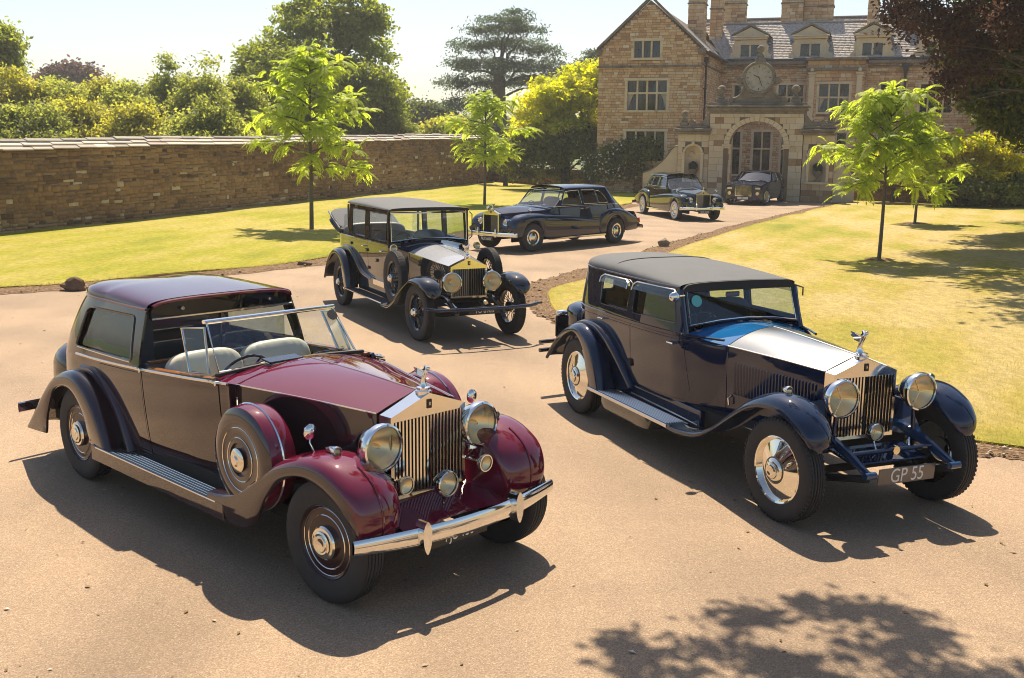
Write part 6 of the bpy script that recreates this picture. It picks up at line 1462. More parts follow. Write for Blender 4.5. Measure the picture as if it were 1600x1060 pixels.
# ---------------------------------------------------------------- navy close-coupled saloon with polished bonnet
def car_navy():
    c = place_car('vintage_car', 'navy vintage saloon with polished aluminium bonnet and grey fabric roof, right foreground', (1.486, 11.868, -67.9))
    N, bz = M['navy_paint'], lambda x: 1.175+.018*x
    plan = [(-.3, .655), (.4, .700), (1.2, .725), (1.75, .705), (2.05, .63), (2.40, .485)]
    def hw(x, z):
        w = sinterp(plan, x); b = bz(x); return w-(.05*((b-z)/.65)**1.7 if z < b else .13*(z-b))
    xr = lambda z: sinterp([(.4, -.62), (.8, -.66), (1.18, -.62), (1.5, -.58), (1.62, -.55)], z)
    S_ = lambda s: body_fn(hw, .15, xr, 3.0, s); ze = lambda x: 1.605+.008*x
    w1 = rpoly([(.24, 1.262), (.895, 1.275), (.90, 1.555), (.22, 1.545)], [.03, .03, .04, .08]); w2 = rpoly([(1.0, 1.278), (1.82, 1.292), (1.74, 1.572), (1.0, 1.560)], [.03, .03, .05, .04])
    rd = [(.98, .55), (.98, bz(.98)-.03), (.33, bz(.3)-.03), (.40, .95), (.78, .55)]; fd = [(.992, .55), (.992, bz(1)-.03), (1.93, bz(1.9)-.03), (2.01, .57)]
    g_ = lambda pts, d: [(lerp(x, sum(p[0] for p in pts)/len(pts), d), lerp(z, sum(p[1] for p in pts)/len(pts), d)) for x, z in pts]
    for s in (1, -1):
        f = S_(s)
        fixed = [(2.40, .52), (2.40, 1.155), (1.96, bz(1.96)), (1.80, ze(1.78)), (.15, ze(.15)), (-.85, ze(0)), (-.85, .52)]
        rwn = rpoly([(-.15+.15+.15-.72-.0, 1.30), (-.97+.15, 1.30), (-.97+.15, 1.53), (-.72+.15, 1.53)], .02)
        rwn = rpoly([(.15-.70, 1.29), (.15-.965, 1.29), (.15-.965, 1.53), (.15-.70, 1.53)], .02)
        panel(c, f, s, fixed, [w1, w2, rd, fd, rwn], N, 'body_side')
        glass_patch(c, f, s, rwn, 'glass', 0, 'rear_window')
        panel(c, f, s, g_(rd, .012), [], N, 'rear_door', flange=.02); d = panel(c, f, s, g_(fd, .010), [], N, 'front_door', flange=.02)
        for z0, r_ in ((bz(.5)-.005, .012), (bz(.5)-.062, .007)): MB().tube([f(-x, z0+.018*(x-.5)) for x in [2.36-.08*i for i in range(28)]]+[f(-.15+k/12, z0-.006) for k in range(1, 12)], r_, 6).build('belt_moulding', N, c)
        for hx, hz in ((1.84, 1.105), (.40, 1.115)):
            p = f(-hx, hz); h = MB(); h.tube([(p[0], p[1]+s*.005, p[2]), (p[0], p[1]+s*.035, p[2])], .009, 8); h.tube([(p[0]+.01, p[1]+s*.035, p[2]), (p[0]-.11, p[1]+s*.035, p[2]-.004)], [.011, .007], 8); h.build('door_handle', M['chrome'], c)
        p = f(-.985, .76); MB().box((p[0], p[1]+s*.008, p[2]), (.07, .025, .075), .008).build('door_hinge', M['underside'], c)
        for w_ in (w1, w2):
            g2 = glass_patch(c, f, s, w_, 'glass', .022); surf_frame(g2, f, w_, .008, 'black_paint')
            top = sorted(w_, key=lambda q: -q[1])[0][1]; xa, xb = min(q[0] for q in w_)-.01, max(q[0] for q in w_)-.02
            vis = MB(); vis.grid(lambda x, t: (x, f(-x, top)[1]+s*(.008+.035*t), top+.015+.010*(x-xa)-.075*t-.02*max(0, abs((x-(xa+xb)/2)/((xb-xa)/2))-.85)), [lerp(xa, xb, i/12) for i in range(13)], [0, .5, 1], True)
            v_ = vis.build('rain_visor', M['dark_glass'], c)
            MB().tube([(xa, f(-xa, top)[1]+s*.045, top-.07), (xa+.01, f(-xa, top)[1]+s*.03, top-.01), (xa+.06, f(-xa, top)[1]+s*.014, top+.018), (xb-.05, f(-xb, top)[1]+s*.014, top+.026), (xb, f(-xb, top)[1]+s*.03, top+.0), (xb, f(-xb, top)[1]+s*.045, top-.06)], .007, 6).build('visor_edge', M['alu'], v_)
        MB().tube([f(-x, ze(x)+.004) for x in [1.79-.08*i for i in range(21)]]+[f(-.15+k/12, ze(.1)+.002) for k in range(1, 12)], .010, 6).build('drip_rail', N, c)
    rf = roof_mesh(S_, ze, 0, lambda x: 1.745-.05*max(0, .3-x)**1.5-.055*max(0, x-.6)**1.5, 1.80, -.30, .15, n2=3.0).build('roof', M['fabric_top'], c)
    zr = lambda y: 1.615+.055*max(0, 1-abs(y/.62)**3.0)**(1/3.0)
    ed = [(-.645, 1.585)]+[(y, zr(y)) for y in [-.62+.04*i for i in range(32)]]+[(.645, 1.585)]
    MB().prism(ed, lambda p: (1.835, p[0], p[1]), lambda p: (1.775, p[0], p[1])).build('roof_front_rail', M['dark_cloth'], c)
    for x in (.42,): MB().tube([(x, y, 1.618+.132*max(0, 1-abs(y/.63)**3.0)**(1/3.0)) for y in [-.62+.062*i for i in range(21)]], .005, 5).build('roof_seam', M['fabric_top'], rf)
    # screen
    ws = [(1.92, -.615, 1.27), (1.95, -.3, 1.315), (1.955, 0, 1.33), (1.95, .3, 1.315), (1.92, .615, 1.27), (1.815, .60, 1.60), (1.815, -.60, 1.60)]
    w_ = frame(c, ws, .014, 'navy_paint', 'windscreen'); quad_glass(w_, ws)
    frame(w_, [(x+.008, y*.965, lerp(z, 1.45, .07)) for x, y, z in ws], .006, 'chrome', 'screen_trim')
    for s in (-1, 1): MB().tube([(1.93, s*.64, 1.20), (1.80, s*.635, 1.60)], .03, 8).build('windscreen_pillar', N, c)
    MB().lathe([(0, 0), (.055, 0), (.055, .004), (0, .004)], TX(1.868, -.50, 1.50) @ RY(72), 24).build('paper_disc', M['badge_cyan'], w_)
    MB().box((1.74, -.02, 1.53), (.02, .16, .05), .01).build('rear_view_mirror', M['black_paint'], w_)
    m_ = MB(); m_.tube([(1.88, -.64, 1.56), (1.90, -.72, 1.56)], .008, 6); m_.ico((1.90, -.76, 1.555), (.035, .055, .05), 2); m_.build('mirror', M['chrome'], c)
    m_ = MB(); m_.tube([(1.84, .64, 1.60), (1.87, .70, 1.58), (1.87, .70, 1.50)], .008, 6); m_.build('trafficator_cable', M['black_paint'], c)
    secs = [(1.88, .66, 1.205, 1.30, 1.0), (2.40, .478, 1.165, 1.315, .95), (2.9, .405, 1.165, 1.300, .75), (3.55, .312, 1.155, 1.268, .15)]; zb = lambda x: .56
    loft_bonnet(c, secs, (M['sky_sheen_blue'], N), 'scuttle', 'scuttle_side', zb, 1.93, 2.385, 10, hinge=None, center=False)
    S = loft_bonnet(c, secs, (M['alu_satin'], N), 'bonnet_top', 'bonnet_side', zb, 2.395, 3.54, 20, hinge='alu')
    for s in (-1, 1):
        lv = MB(); lv.convex([(-.018, 0, 0), (.010, 0, 0), (-.004, s*.014, .02), (-.018, 0, .30), (.010, 0, .30), (-.004, s*.014, .28)], [(0, 1, 4, 3), (0, 3, 5, 2), (1, 2, 5, 4), (0, 2, 1), (3, 4, 5)]); me = lv.mesh('louvre', N)
        for k in range(27):
            x = 2.50+k*.037; o = bpy.data.objects.new('louvre', me); COL.objects.link(o); o.parent = c; o.location = (x, s*(S(x)[0]-.004), .74)
        for x in (2.46, 3.46): MB().tube([(x, s*(S(x)[0]+.0), .72), (x, s*(S(x)[0]+.03), .70), (x, s*(S(x)[0]+.02), .64)], .010, 6).build('bonnet_catch', M['chrome'], c)
    radiator(c, 3.66, .312, .60, 1.148, 1.262, 'nickel', .14, 18); mascot(c, 3.57, 1.290, 1.45)
    MB().grid(lambda u, t: (u, .312*t, 1.150+.115*(1-abs(t))), [3.515, 3.665], [-1+.2*i for i in range(11)], False).build('radiator_top', M['alu'], c)
    fw = [(4.07, .655, 4.06, .66, .69, .76, .012), (4.075, .71, 4.05, .70, .62, .82, .04), (4.05, .81, 4.01, .77, .58, .855, .07), (3.94, .935, 3.88, .86, .56, .88, .10), (3.74, 1.02, 3.71, .915, .55, .885, .115), (3.50, 1.01, 3.50, .905, .56, .885, .115), (3.26, .91, 3.27, .825, .58, .885, .085), (3.02, .745, 3.02, .68, .60, .885, .065), (2.78, .575, 2.78, .51, .62, .885, .05), (2.52, .45, 2.52, .385, .64, .885, .035), (2.22, .395, 2.22, .335, .66, .885, .02), (2.0, .39, 2.0, .335, .66, .885, .02)]
    rw = [(.62, .385, .42, .335, .64, .88, .03), (.53, .66, .33, .52, .64, .885, .06), (.37, .88, .22, .74, .63, .885, .08), (.12, 1.005, .06, .885, .62, .885, .09), (-.15, .985, -.14, .90, .61, .88, .09), (-.43, .85, -.40, .79, .60, .875, .07), (-.66, .66, -.62, .61, .59, .87, .05), (-.80, .50, -.77, .47, .58, .865, .03)]
    fl = [(1.04, .52, 1.02, .50, .62, .73, .04), (.80, .74, .78, .72, .62, .745, .05), (.55, .93, .53, .91, .61, .76, .06), (.25, 1.04, .25, 1.02, .60, .77, .06), (-.05, 1.04, -.05, 1.02, .58, .77, .06), (-.35, .95, -.35, .92, .56, .76, .05)]
    for s in (1, -1):
        wing(c, fw, s, N, 'front_wing', 7, sq=.9); wing(c, rw, s, N, 'rear_wing', 7, sq=.9); flare(c, fl, s, N)
        b_ = MB().box((1.25, s*.77, .375), (1.70, .22, .028), .008).build('running_board', M['black_paint'], c)
        for k in range(8): MB().box((1.27, s*(.69+.025*k), .392), (1.50, .007, .010), .003).build('tread_strip', M['alu'], b_)
        MB().box((1.22, s*.886, .372), (1.66, .012, .034), .004).build('edge_strip', M['alu'], b_); MB().tube([(.95, s*.66, .43), (2.2, s*.645, .40)], .008, 6).build('inner_strip', M['alu'], b_)
        MB().box((1.30, s*.62, .46), (1.9, .06, .16), .01).build('sill_valance', N, c)
        superbox((1.08, s*.72, .275), (1.05, .24, .17), 7).build('battery_box', M['grey_paint'], c)
        headlamp(c, 3.86, s*.385, 1.005, .148, M['navy_paint'], .20, bars=True)
        st = MB(); st.tube([(3.80, s*.385, .88), (3.80, s*.40, .60)], .018, 8); st.tube([(3.80, s*.385, .90), (3.62, s*.31, .92)], .014, 8); st.build('lamp_stand', N, c)
        small_lamp(c, 3.62, s*.715, 1.045, .036, .09)
        di = MB(); di.tube(catmull([(3.40, s*.40, .66), (3.72, s*.40, .66), (3.98, s*.405, .60), (4.16, s*.41, .53), (4.26, s*.41, .50)], 4), [.055, .055, .055, .055, .053, .052, .05, .048, .046, .044, .042, .04, .038, .036, .034, .032, .03], 8, flat=(1, .55)); di.build('dumb_iron', M['navy_highlight'], c)
        MB().lathe([(0, -.05), (.028, -.05), (.028, .05), (0, .05)], TX(4.26, s*.41, .50) @ RX(90), 14).build('spring_shackle', M['navy_highlight'], c)
        MB().tube([(3.2, s*.42, .38), (3.7, s*.42, .33), (4.24, s*.41, .47)], .03, 6, flat=(1, .8)).build('leaf_spring', M['underside'], c)
        ap_ = MB(); ap_.add([(3.54, s*.33, .92), (3.50, s*.56, .90), (3.92, s*.42, .62), (3.60, s*.33, .62), (3.30, s*.58, .60)], [(0, 1, 2, 3) if s < 0 else (3, 2, 1, 0), (1, 4, 3) if s < 0 else (3, 4, 1)]); ap_.build('inner_apron', N, c)
        for x, st_ in ((3.66, 3.5), (0, 0)): wheel(c, x, s*.755, s, .42, .17, 'polished', st_)
    MB().tube([(4.02, -.40, .60), (4.02, .40, .60)], .020, 8).build('front_tie_bar', N, c); MB().lathe([(0, 0), (.034, 0), (.034, .01), (0, .012)], TX(4.04, .02, .60) @ RY(90), 8, False).build('club_badge', M['brass'], c)
    MB().tube([(3.63, -.74, .40), (3.63, -.4, .36), (3.63, .4, .36), (3.63, .74, .40)], .035, 8).build('front_axle', M['underside'], c)
    MB().box((3.86, 0, .53), (.34, .74, .02), .008, RY(8)).build('front_apron', N, c)
    f_ = headlamp(c, 3.84, -.02, .70, .070, M['chrome'], .08, 'fog_lamp', bars=True); MB().tube([(3.82, -.02, .64), (3.86, -.02, .56)], .01, 6).build('lamp_post', M['chrome'], f_)
    MB().tube(catmull([(3.9, .28, .64), (3.95, .22, .66), (3.99, .20, .60), (3.97, .27, .58)], 5), .009, 6).build('horn_bracket', M['chrome'], c)
    plate(c, 4.10, .09, .415, .56, .135, 'GP 55', bg='plate_metal', size=.165, cond=.80, tilt=6)
    superbox((-.88, 0, .84), (.50, 1.0, .50), 5).build('luggage_trunk', N, c)
    rl = MB(); rl.box((-.78, -.66, .84), (.05, .16, .26), .015); rl.build('rear_lamp_box', M['black_paint'], c); MB().ico((-.78, -.66, 1.0), (.05, .08, .032), 2).build('rear_lamp', M['chrome'], c)
    for z in (.50, .60):
        MB().tube([(-1.10, -.80, z), (-1.16, -.4, z), (-1.18, 0, z), (-1.16, .4, z), (-1.10, .80, z)], .026, 8).build('rear_bumper', M['black_paint'], c)
    for s in (-1, 1): MB().tube([(-1.12, s*.45, .55), (-.5, s*.42, .45)], .025, 6).build('bumper_iron', M['underside'], c)
    for y in (-.33, .33): seat(c, 1.30, y, .82, .58, M['dark_cloth'], .58, 'front_seat', 4)
    superbox((.25, 0, .84), (.6, 1.15, .26), 4).build('rear_seat', M['dark_cloth'], c); superbox((-.10, 0, 1.12), (.2, 1.15, .5), 4).build('rear_seat_back', M['dark_cloth'], c)
    steering(c, 1.62, -.33, 1.18); underbody(c, -.6, 3.5, .60, .50); MB().box((1.95, 0, 1.16), (.05, 1.1, .16), .02).build('dashboard', M['wood'], c)
    return c
car_navy()
# ---------------------------------------------------------------- grey landaulette with its hood folded
def car_grey():
    c = place_car('vintage_car', 'grey vintage landaulette with folded rear hood and brass topped radiator, behind the burgundy car', (-2.388, 19.592, -64.0))
    Gp, K, bz = M['grey_paint'], M['black_paint'], lambda x: 1.265+.008*x
    plan = [(-.6, .60), (-.2, .685), (.6, .715), (1.6, .715), (2.25, .69), (2.45, .60), (2.66, .475)]
    def hw(x, z):
        w = sinterp(plan, x); b = bz(x); return w-(.05*((b-z)/.6)**1.8 if z < b else .05*(z-b))
    xr = lambda z: sinterp([(.5, -.72), (.8, -.86), (1.1, -.92), (1.3, -.90)], z)
    S_ = lambda s: body_fn(hw, -.1, xr, 2.6, s); ze = lambda x: 1.83
    w1 = rpoly([(.44, 1.335), (1.17, 1.335), (1.17, 1.77), (.44, 1.77)], .025); w2 = rpoly([(1.37, 1.335), (2.20, 1.335), (2.20, 1.77), (1.37, 1.77)], .025)
    rd = [(1.27, .66), (1.27, 1.245), (.36, 1.245), (.40, 1.0), (.85, .66)]; fd = [(1.285, .66), (1.285, 1.245), (2.22, 1.25), (2.22, .66)]
    g_ = lambda pts, d: [(lerp(x, sum(p[0] for p in pts)/len(pts), d), lerp(z, sum(p[1] for p in pts)/len(pts), d)) for x, z in pts]
    for s in (1, -1):
        f = S_(s)
        panel(c, f, s, [(2.66, .64), (2.66, 1.185), (2.30, bz(2.3)), (-.1, bz(0)), (-1.1, bz(0)), (-1.1, .64)], [rd, fd], Gp, 'body_side')
        panel(c, f, s, g_(rd, .010), [], Gp, 'rear_door', flange=.02); panel(c, f, s, g_(fd, .010), [], Gp, 'front_door', flange=.02)
        panel(c, f, s, [(2.28, bz(2.3)+.003), (2.28, 1.84), (.24, 1.84), (.24, bz(.2)+.003)], [w1, w2], K, 'window_surround')
        for w_ in (w1, w2): g2 = glass_patch(c, f, s, w_, 'glass', .02); surf_frame(g2, f, w_, .007, 'black_paint')
        MB().tube([f(-x, bz(x)) for x in [2.6-.1*i for i in range(28)]]+[f(.1+k/12, bz(0)) for k in range(1, 12)], .016, 6).build('belt_moulding', K, c)
        for hx, hz in ((2.05, 1.165), (1.16, 1.175)): p = f(-hx, hz); h = MB(); h.tube([(p[0], p[1], p[2]), (p[0], p[1]+s*.035, p[2])], .01, 8); h.tube([(p[0]+.05, p[1]+s*.035, p[2]), (p[0]-.06, p[1]+s*.035, p[2])], .010, 8); h.build('door_handle', M['nickel'], c)
        for hx, hz in ((1.27, 1.12), (1.27, .82), (.40, 1.16), (1.75, .99)): p = f(-hx, hz); MB().box((p[0], p[1]+s*.012, p[2]), (.085, .03, .05), .008).build('hinge', K, c)
        MB().box((.10, s*.66, 1.56), (.03, .03, .52), .005).build('hood_post', K, c); quad_glass(c, [(.20, s*.675, 1.30), (-.22, s*.665, 1.30), (-.16, s*.655, 1.62), (.20, s*.66, 1.66)], 'glass', 'rear_quarter_glass')
        # folded hood irons and cloth
        MB().tube([(-.62, s*.60, 1.34), (-1.1, s*.60, 1.50), (-1.42, s*.58, 1.60)], .016, 6).build('hood_iron', M['nickel'], c)
    hb = MB()
    for k, (z, dx) in enumerate(((0, 0), (.055, .03), (.11, .05))):
        hb2 = superbox((0, 0, 0), (.95, 1.26-.02*k, .07), 4, 32, 12); o = hb2.build('hood_fold', M['fabric_top'], c); o.location = (-1.02+dx, 0, 1.36+z); o.rotation_euler = (0, R(18+2*k), 0)
    superbox((-.62, 0, 1.30), (.62, 1.24, .12), 4).build('hood_well_cover', M['dark_cloth'], c)
    roof_mesh(lambda s: body_fn(lambda x, z: hw(max(x, .3), z)+.006, .25, lambda z: .02, 5.0, s), lambda x: 1.845, 0, lambda x: 1.945-.030*max(0, x-.8)**1.7-.02*max(0, .8-x)**1.5, 2.34, .12, .25, n2=2.6).build('roof', M['fabric_top'], c)
    zr = lambda y: 1.850+.035*max(0, 1-abs(y/.69)**2.6)**(1/2.6)
    MB().prism([(-.70, 1.825)]+[(y, zr(y)) for y in [-.69+.046*i for i in range(31)]]+[(.70, 1.825)], lambda p: (2.36, p[0], p[1]), lambda p: (2.30, p[0], p[1])).build('roof_front_rail', M['dark_cloth'], c)
    MB().box((.18, 0, 1.57), (.05, 1.34, .56), .01) if False else None
    ws = [(2.345, -.655, 1.345), (2.365, -.3, 1.385), (2.37, 0, 1.395), (2.365, .3, 1.385), (2.345, .655, 1.345), (2.325, .655, 1.80), (2.325, -.655, 1.80)]
    w_ = frame(c, ws, .016, 'nickel', 'windscreen'); quad_glass(w_, ws)
    for s in (-1, 1): MB().tube([(2.31, s*.685, 1.24), (2.30, s*.68, 1.84)], .022, 8).build('windscreen_pillar', K, c)
    MB().tube([(2.36, .70, 1.80), (2.40, .73, 1.76), (2.40, .73, 1.40), (2.36, .70, 1.36)], .010, 6).build('grab_rail', K, c)
    secs = [(2.28, .665, 1.265, 1.365, 1.0), (2.64, .470, 1.195, 1.315, .95), (3.2, .385, 1.145, 1.275, .6), (3.86, .298, 1.100, 1.225, .1)]; zb = lambda x: .62
    loft_bonnet(c, secs, (M['navy_paint'], Gp), 'scuttle', 'scuttle_side', zb, 2.33, 2.63, 8, hinge=None, center=False)
    loft_bonnet(c, secs, (M['silver_sheen_paint'], Gp), 'bonnet_top', 'bonnet_side', zb, 2.64, 3.86, 18, hinge='nickel')  # top paler than the sides: its reflection is put into the paint
    radiator(c, 3.95, .298, .62, 1.095, 1.222, 'nickel', .13, 18, 'badge_red', slat_m='steel_slat'); m_ = mascot(c, 3.88, 1.25, 1.35)
    MB().grid(lambda u, t: (u, .298*t, 1.097+.128*(1-abs(t))), [3.83, 3.955], [-1+.2*i for i in range(11)], False).build('radiator_top', M['nickel'], c)
    fw = [(4.37, .70, 4.36, .705, .68, .76, .012), (4.37, .76, 4.34, .75, .61, .83, .04), (4.33, .86, 4.28, .815, .58, .865, .07), (4.20, .945, 4.15, .86, .56, .88, .10), (3.99, .985, 3.96, .875, .55, .885, .115), (3.72, .955, 3.71, .87, .56, .885, .09), (3.45, .84, 3.46, .775, .58, .885, .08), (3.18, .66, 3.19, .60, .60, .885, .06), (2.95, .505, 2.96, .45, .62, .885, .05), (2.70, .405, 2.71, .35, .64, .885, .03), (2.42, .385, 2.42, .335, .66, .885, .02)]
    rw = [(.62, .40, .44, .36, .66, .88, .03), (.54, .68, .36, .56, .65, .885, .06), (.38, .91, .25, .79, .64, .885, .08), (.12, 1.03, .06, .92, .63, .885, .09), (-.18, 1.03, -.16, .93, .62, .88, .09), (-.50, .91, -.47, .83, .60, .875, .08), (-.73, .69, -.69, .64, .58, .87, .06), (-.88, .42, -.85, .40, .57, .865, .03)]
    fl = [(1.45, .66, 1.43, .64, .62, .72, .04), (1.0, .74, .98, .72, .62, .735, .05), (.70, .93, .68, .91, .61, .75, .06), (.40, 1.08, .40, 1.06, .60, .76, .06), (.05, 1.10, .05, 1.08, .60, .76, .06)]
    for s in (1, -1):
        wing(c, fw, s, K, 'front_wing', 6, edge='nickel', sq=.95); wing(c, rw, s, K, 'rear_wing', 6, sq=.95); flare(c, fl, s, K)
        b_ = MB().box((1.50, s*.77, .375), (1.95, .23, .026), .008).build('running_board', M['rubber'], c); MB().tube([(.5, s*.887, .38), (2.48, s*.887, .38)], .010, 6).build('edge_strip', M['nickel'], b_)
        MB().box((1.6, s*.655, .54), (1.9, .03, .30), .01).build('sill_valance', K, c); MB().box((1.75, s*.675, .60), (.55, .02, .09), .005).build('step_plate', M['nickel'], c)
        headlamp(c, 4.06, s*.325, .875, .150, M['nickel'], .20, rim='nickel'); MB().tube([(4.0, s*.325, .73), (3.98, s*.36, .60)], .018, 6).build('lamp_stand', K, c)
        o = wheel(c, 2.93, s*.80, s, .425, .135, 'spoked', 0, 'spare_wheel', .835)
        for x in (3.82, 0): wheel(c, x, s*.745, s, .43, .145, 'spoked', 3 if x else 0)
        small_lamp(c, 2.62, s*.72, 1.27, .06, .11, 'scuttle_lamp', 'nickel')
        MB().tube(catmull([(3.5, s*.38, .62), (3.95, s*.38, .62), (4.25, s*.39, .52), (4.42, s*.39, .46)], 4), .035, 8).build('dumb_iron', K, c)
        MB().tube([(4.40, s*.39, .48), (4.62, s*.42, .55)], .02, 6).build('bumper_iron', K, c)
    MB().tube([(4.52, -.86, .565), (4.62, -.7, .56), (4.66, -.3, .555), (4.66, .3, .555), (4.62, .7, .56), (4.52, .86, .565)], .026, 10).build('front_bumper', M['navy_paint'], c)
    for s in (-1, 1): MB().box((4.50, s*.90, .575), (.06, .12, .035), .01).build('bumper_tip', M['navy_paint'], c)
    MB().tube([(3.80, -.72, .41), (3.80, -.4, .36), (3.80, .4, .36), (3.80, .72, .41)], .035, 8).build('front_axle', M['underside'], c)
    plate(c, 4.45, .03, .50, .50, .12, 'YU 8963', size=.11); MB().lathe([(0, 0), (.04, 0), (.03, .03), (0, .03)], TX(4.48, .03, .62) @ RY(90), 12).build('club_badge', M['brass'], c)
    MB().box((4.05, 0, .50), (.5, .7, .02), .006, RY(6)).build('front_apron', K, c)
    for y in (-.34, .34): seat(c, 1.62, y, .95, .60, M['grey_leather'], .50, 'front_seat', 4)
    superbox((.0, 0, .95), (.6, 1.15, .26), 4).build('rear_seat', M['grey_leather'], c); superbox((-.42, 0, 1.20), (.22, 1.2, .5), 4).build('rear_seat_back', M['grey_leather'], c)
    MB().box((1.28, 0, 1.0), (.04, 1.3, .6), .01).build('division', K, c); steering(c, 1.98, -.34, 1.30, .21, 50)
    underbody(c, -.8, 3.7, .62, .52); superbox((-.95, 0, .82), (.2, 1.0, .5), 3).build('rear_panel', Gp, c)
    return c
car_grey()
# ---------------------------------------------------------------- two large post-war limousines
def car_limo(label, pose, paint, tyre, txt, steer=0):
    c = place_car('limousine', label, pose); P, bz = M[paint], lambda x: 1.165+.004*x
    plan = [(-.7, .66), (-.2, .74), (.6, .825), (1.6, .840), (2.4, .825), (2.9, .76)]
    def hw(x, z):
        w = sinterp(plan, x); b = 1.16
        return w-(.10*((.80-z)/.5)**2 if z < .80 else (.03*((z-.8)/.36)**1.5 if z < b else .03+.36*(z-b)))
    xr = lambda z: sinterp([(.34, -1.16), (.6, -1.26), (.85, -1.14), (1.05, -.82), (1.2, -.55), (1.45, -.22), (1.63, .06)], z)
    S_ = lambda s: body_fn(hw, .30, xr, 2.5, s); ze = lambda x: 1.615+.012*min(1, max(0, x-.3))-.012*max(0, x-1.6)
    w1 = rpoly([(2.42, 1.215), (2.15, 1.575), (1.56, 1.60), (1.54, 1.215)], [.02, .05, .03, .02]); w2 = rpoly([(1.45, 1.215), (1.45, 1.60), (.82, 1.585), (.80, 1.215)], [.02, .03, .03, .02]); w3 = rpoly([(.77, 1.215), (.78, 1.58), (.58, 1.54), (.38, 1.36), (.32, 1.215)], [.02, .03, .08, .08, .03])
    arch = [(.46*math.cos(R(a)), .385+.44*math.sin(R(a))) for a in range(0, 181, 12)]
    for s in (1, -1):
        f = S_(s); body = [(2.85, .30), (2.85, 1.13), (2.50, 1.17), (2.18, 1.605), (1.6, ze(1.6)), (.3, ze(.3)), (-.70, ze(.2)), (-.70, .34), (-.46, .34)]+[(x, z) for x, z in reversed(arch)]+[(.46, .31)]
        panel(c, f, s, body, [w1, w2, w3], P, 'body_side')
        for w_ in (w1, w2, w3): g2 = glass_patch(c, f, s, w_, 'glass', .018); surf_frame(g2, f, w_, .007, 'nickel')
        MB().tube([f(-x, bz(x)) for x in [2.75-.1*i for i in range(25)]]+[f(-.30+k/12, bz(0)-.02*k/6) for k in range(1, 7)], .008, 6).build('belt_moulding', M['nickel'], c)
        dl = MB()
        for x in (2.42, 1.50, .62): dl.tube([(x, s*(hw(x, z)+.0005), z) for z in (.40, .6, .8, 1.0, 1.15)], .0035, 4)
        for x in (2.42, 1.50, .62): pass
        for hx in (1.60, 1.38): p = f(-hx, 1.10); h = MB(); h.tube([(p[0]+.07, p[1]+s*.02, p[2]), (p[0]-.07, p[1]+s*.02, p[2])], .011, 8); h.build('door_handle', M['nickel'], c)
        fw = [(4.34, .50, 4.33, .46, .52, .80, .03), (4.38, .70, 4.34, .42, .44, .85, .08), (4.30, .88, 4.22, .40, .42, .885, .12), (4.12, .985, 4.10, .42, .42, .90, .15), (3.92, 1.02, 3.99, .66, .44, .905, .17), (3.68, 1.03, 3.72, .815, .46, .905, .17), (3.45, 1.03, 3.45, .77, .48, .905, .17), (3.25, 1.02, 3.27, .58, .50, .905, .17), (3.08, 1.005, 3.18, .34, .52, .90, .17), (2.6, .975, 2.7, .295, .56, .895, .17), (1.9, .92, 1.9, .295, .62, .88, .16), (1.2, .83, 1.2, .30, .70, .86, .13), (.72, .74, .72, .305, .76, .84, .08)]
        wing(c, fw, s, P, 'front_wing', 6, sq=.9, nsk=7, tuck=.05)
        rw = [(.80, .50, .66, .31, .74, .845, .03), (.74, .80, .48, .34, .70, .88, .08), (.56, .97, .38, .62, .66, .895, .12), (.25, 1.05, .17, .80, .62, .90, .14), (-.12, 1.04, -.13, .805, .60, .90, .14), (-.50, .96, -.37, .63, .58, .89, .13), (-.85, .83, -.48, .38, .56, .87, .12), (-1.12, .69, -.80, .36, .54, .84, .10), (-1.27, .52, -1.12, .37, .52, .80, .06)]
        wing(c, rw, s, P, 'rear_wing', 6, sq=.9, nsk=7, tuck=.05)
        # nose panel with paired lamps
        def nf(u, v): return (4.375-.34*max(0, (u-.32)/.55)**2.4-.10*max(0, (v-.62)/.32)**2, s*u, v)
        MB().trim(rpoly([(.27, .44), (.80, .46), (.865, .64), (.83, .82), (.68, .95), (.27, .98)], [.0, .05, .1, .1, .15, 0]), nf, (), .06, flip=(s < 0), flange=0).build('nose_panel', P, c)
        pod = MB(); yc, zc = .545, .80; ol = [(yc+.165*math.copysign(abs(math.cos(a))**.8, math.cos(a)), zc+.095*math.copysign(abs(math.sin(a))**.8, math.sin(a))) for a in [2*PI*k/32 for k in range(32)]]
        pod.trim(ol, lambda u, v: (nf(u, v)[0]+.02, s*u, v), (), .04, flip=(s < 0), flange=.03); po = pod.build('headlamp_pod', M['chrome'], c)
        for dy, dz in ((-.072, .012), (.072, -.008)): l_ = headlamp(c, nf(yc+dy, zc)[0]+.03, s*(yc+dy), zc+dz, .068, M['chrome'], .03); l_.parent = po
        small_lamp(c, 4.36, s*.60, .585, .058, .05, 'fog_lamp', yaw=s*4)
        MB().ico((nf(.83, .72)[0]+.02, s*.835, .70), (.035, .028, .055), 2).build('indicator', M['amber'], c)
        m_ = MB(); m_.tube([(3.72, s*.78, 1.03), (3.74, s*.79, 1.09)], .010, 6); m_.ico((3.74, s*.79, 1.12), (.03, .065, .045), 2); m_.build('wing_mirror', M['chrome'], c)
        for x, st in ((3.658, steer), (0, 0)): wheel(c, x, s*.775, s, .385, .20, tyre, st)
        MB().tube([(-1.27, s*.70, .70), (-1.30, s*.70, .56)], .045, 8).build('rear_lamp', M['red_lens'], c)
        MB().box((1.75, s*.84, .30), (2.55, .012, .05), .004).build('sill_strip', M['nickel'] if tyre == 'trim' else M['chrome'], c)
    roof_mesh(S_, ze, 0, lambda x: 1.755-.07*max(0, .9-x)**1.9-.05*max(0, x-1.5)**1.6, 2.14, -.06, .30, n2=2.3).build('roof', P, c)
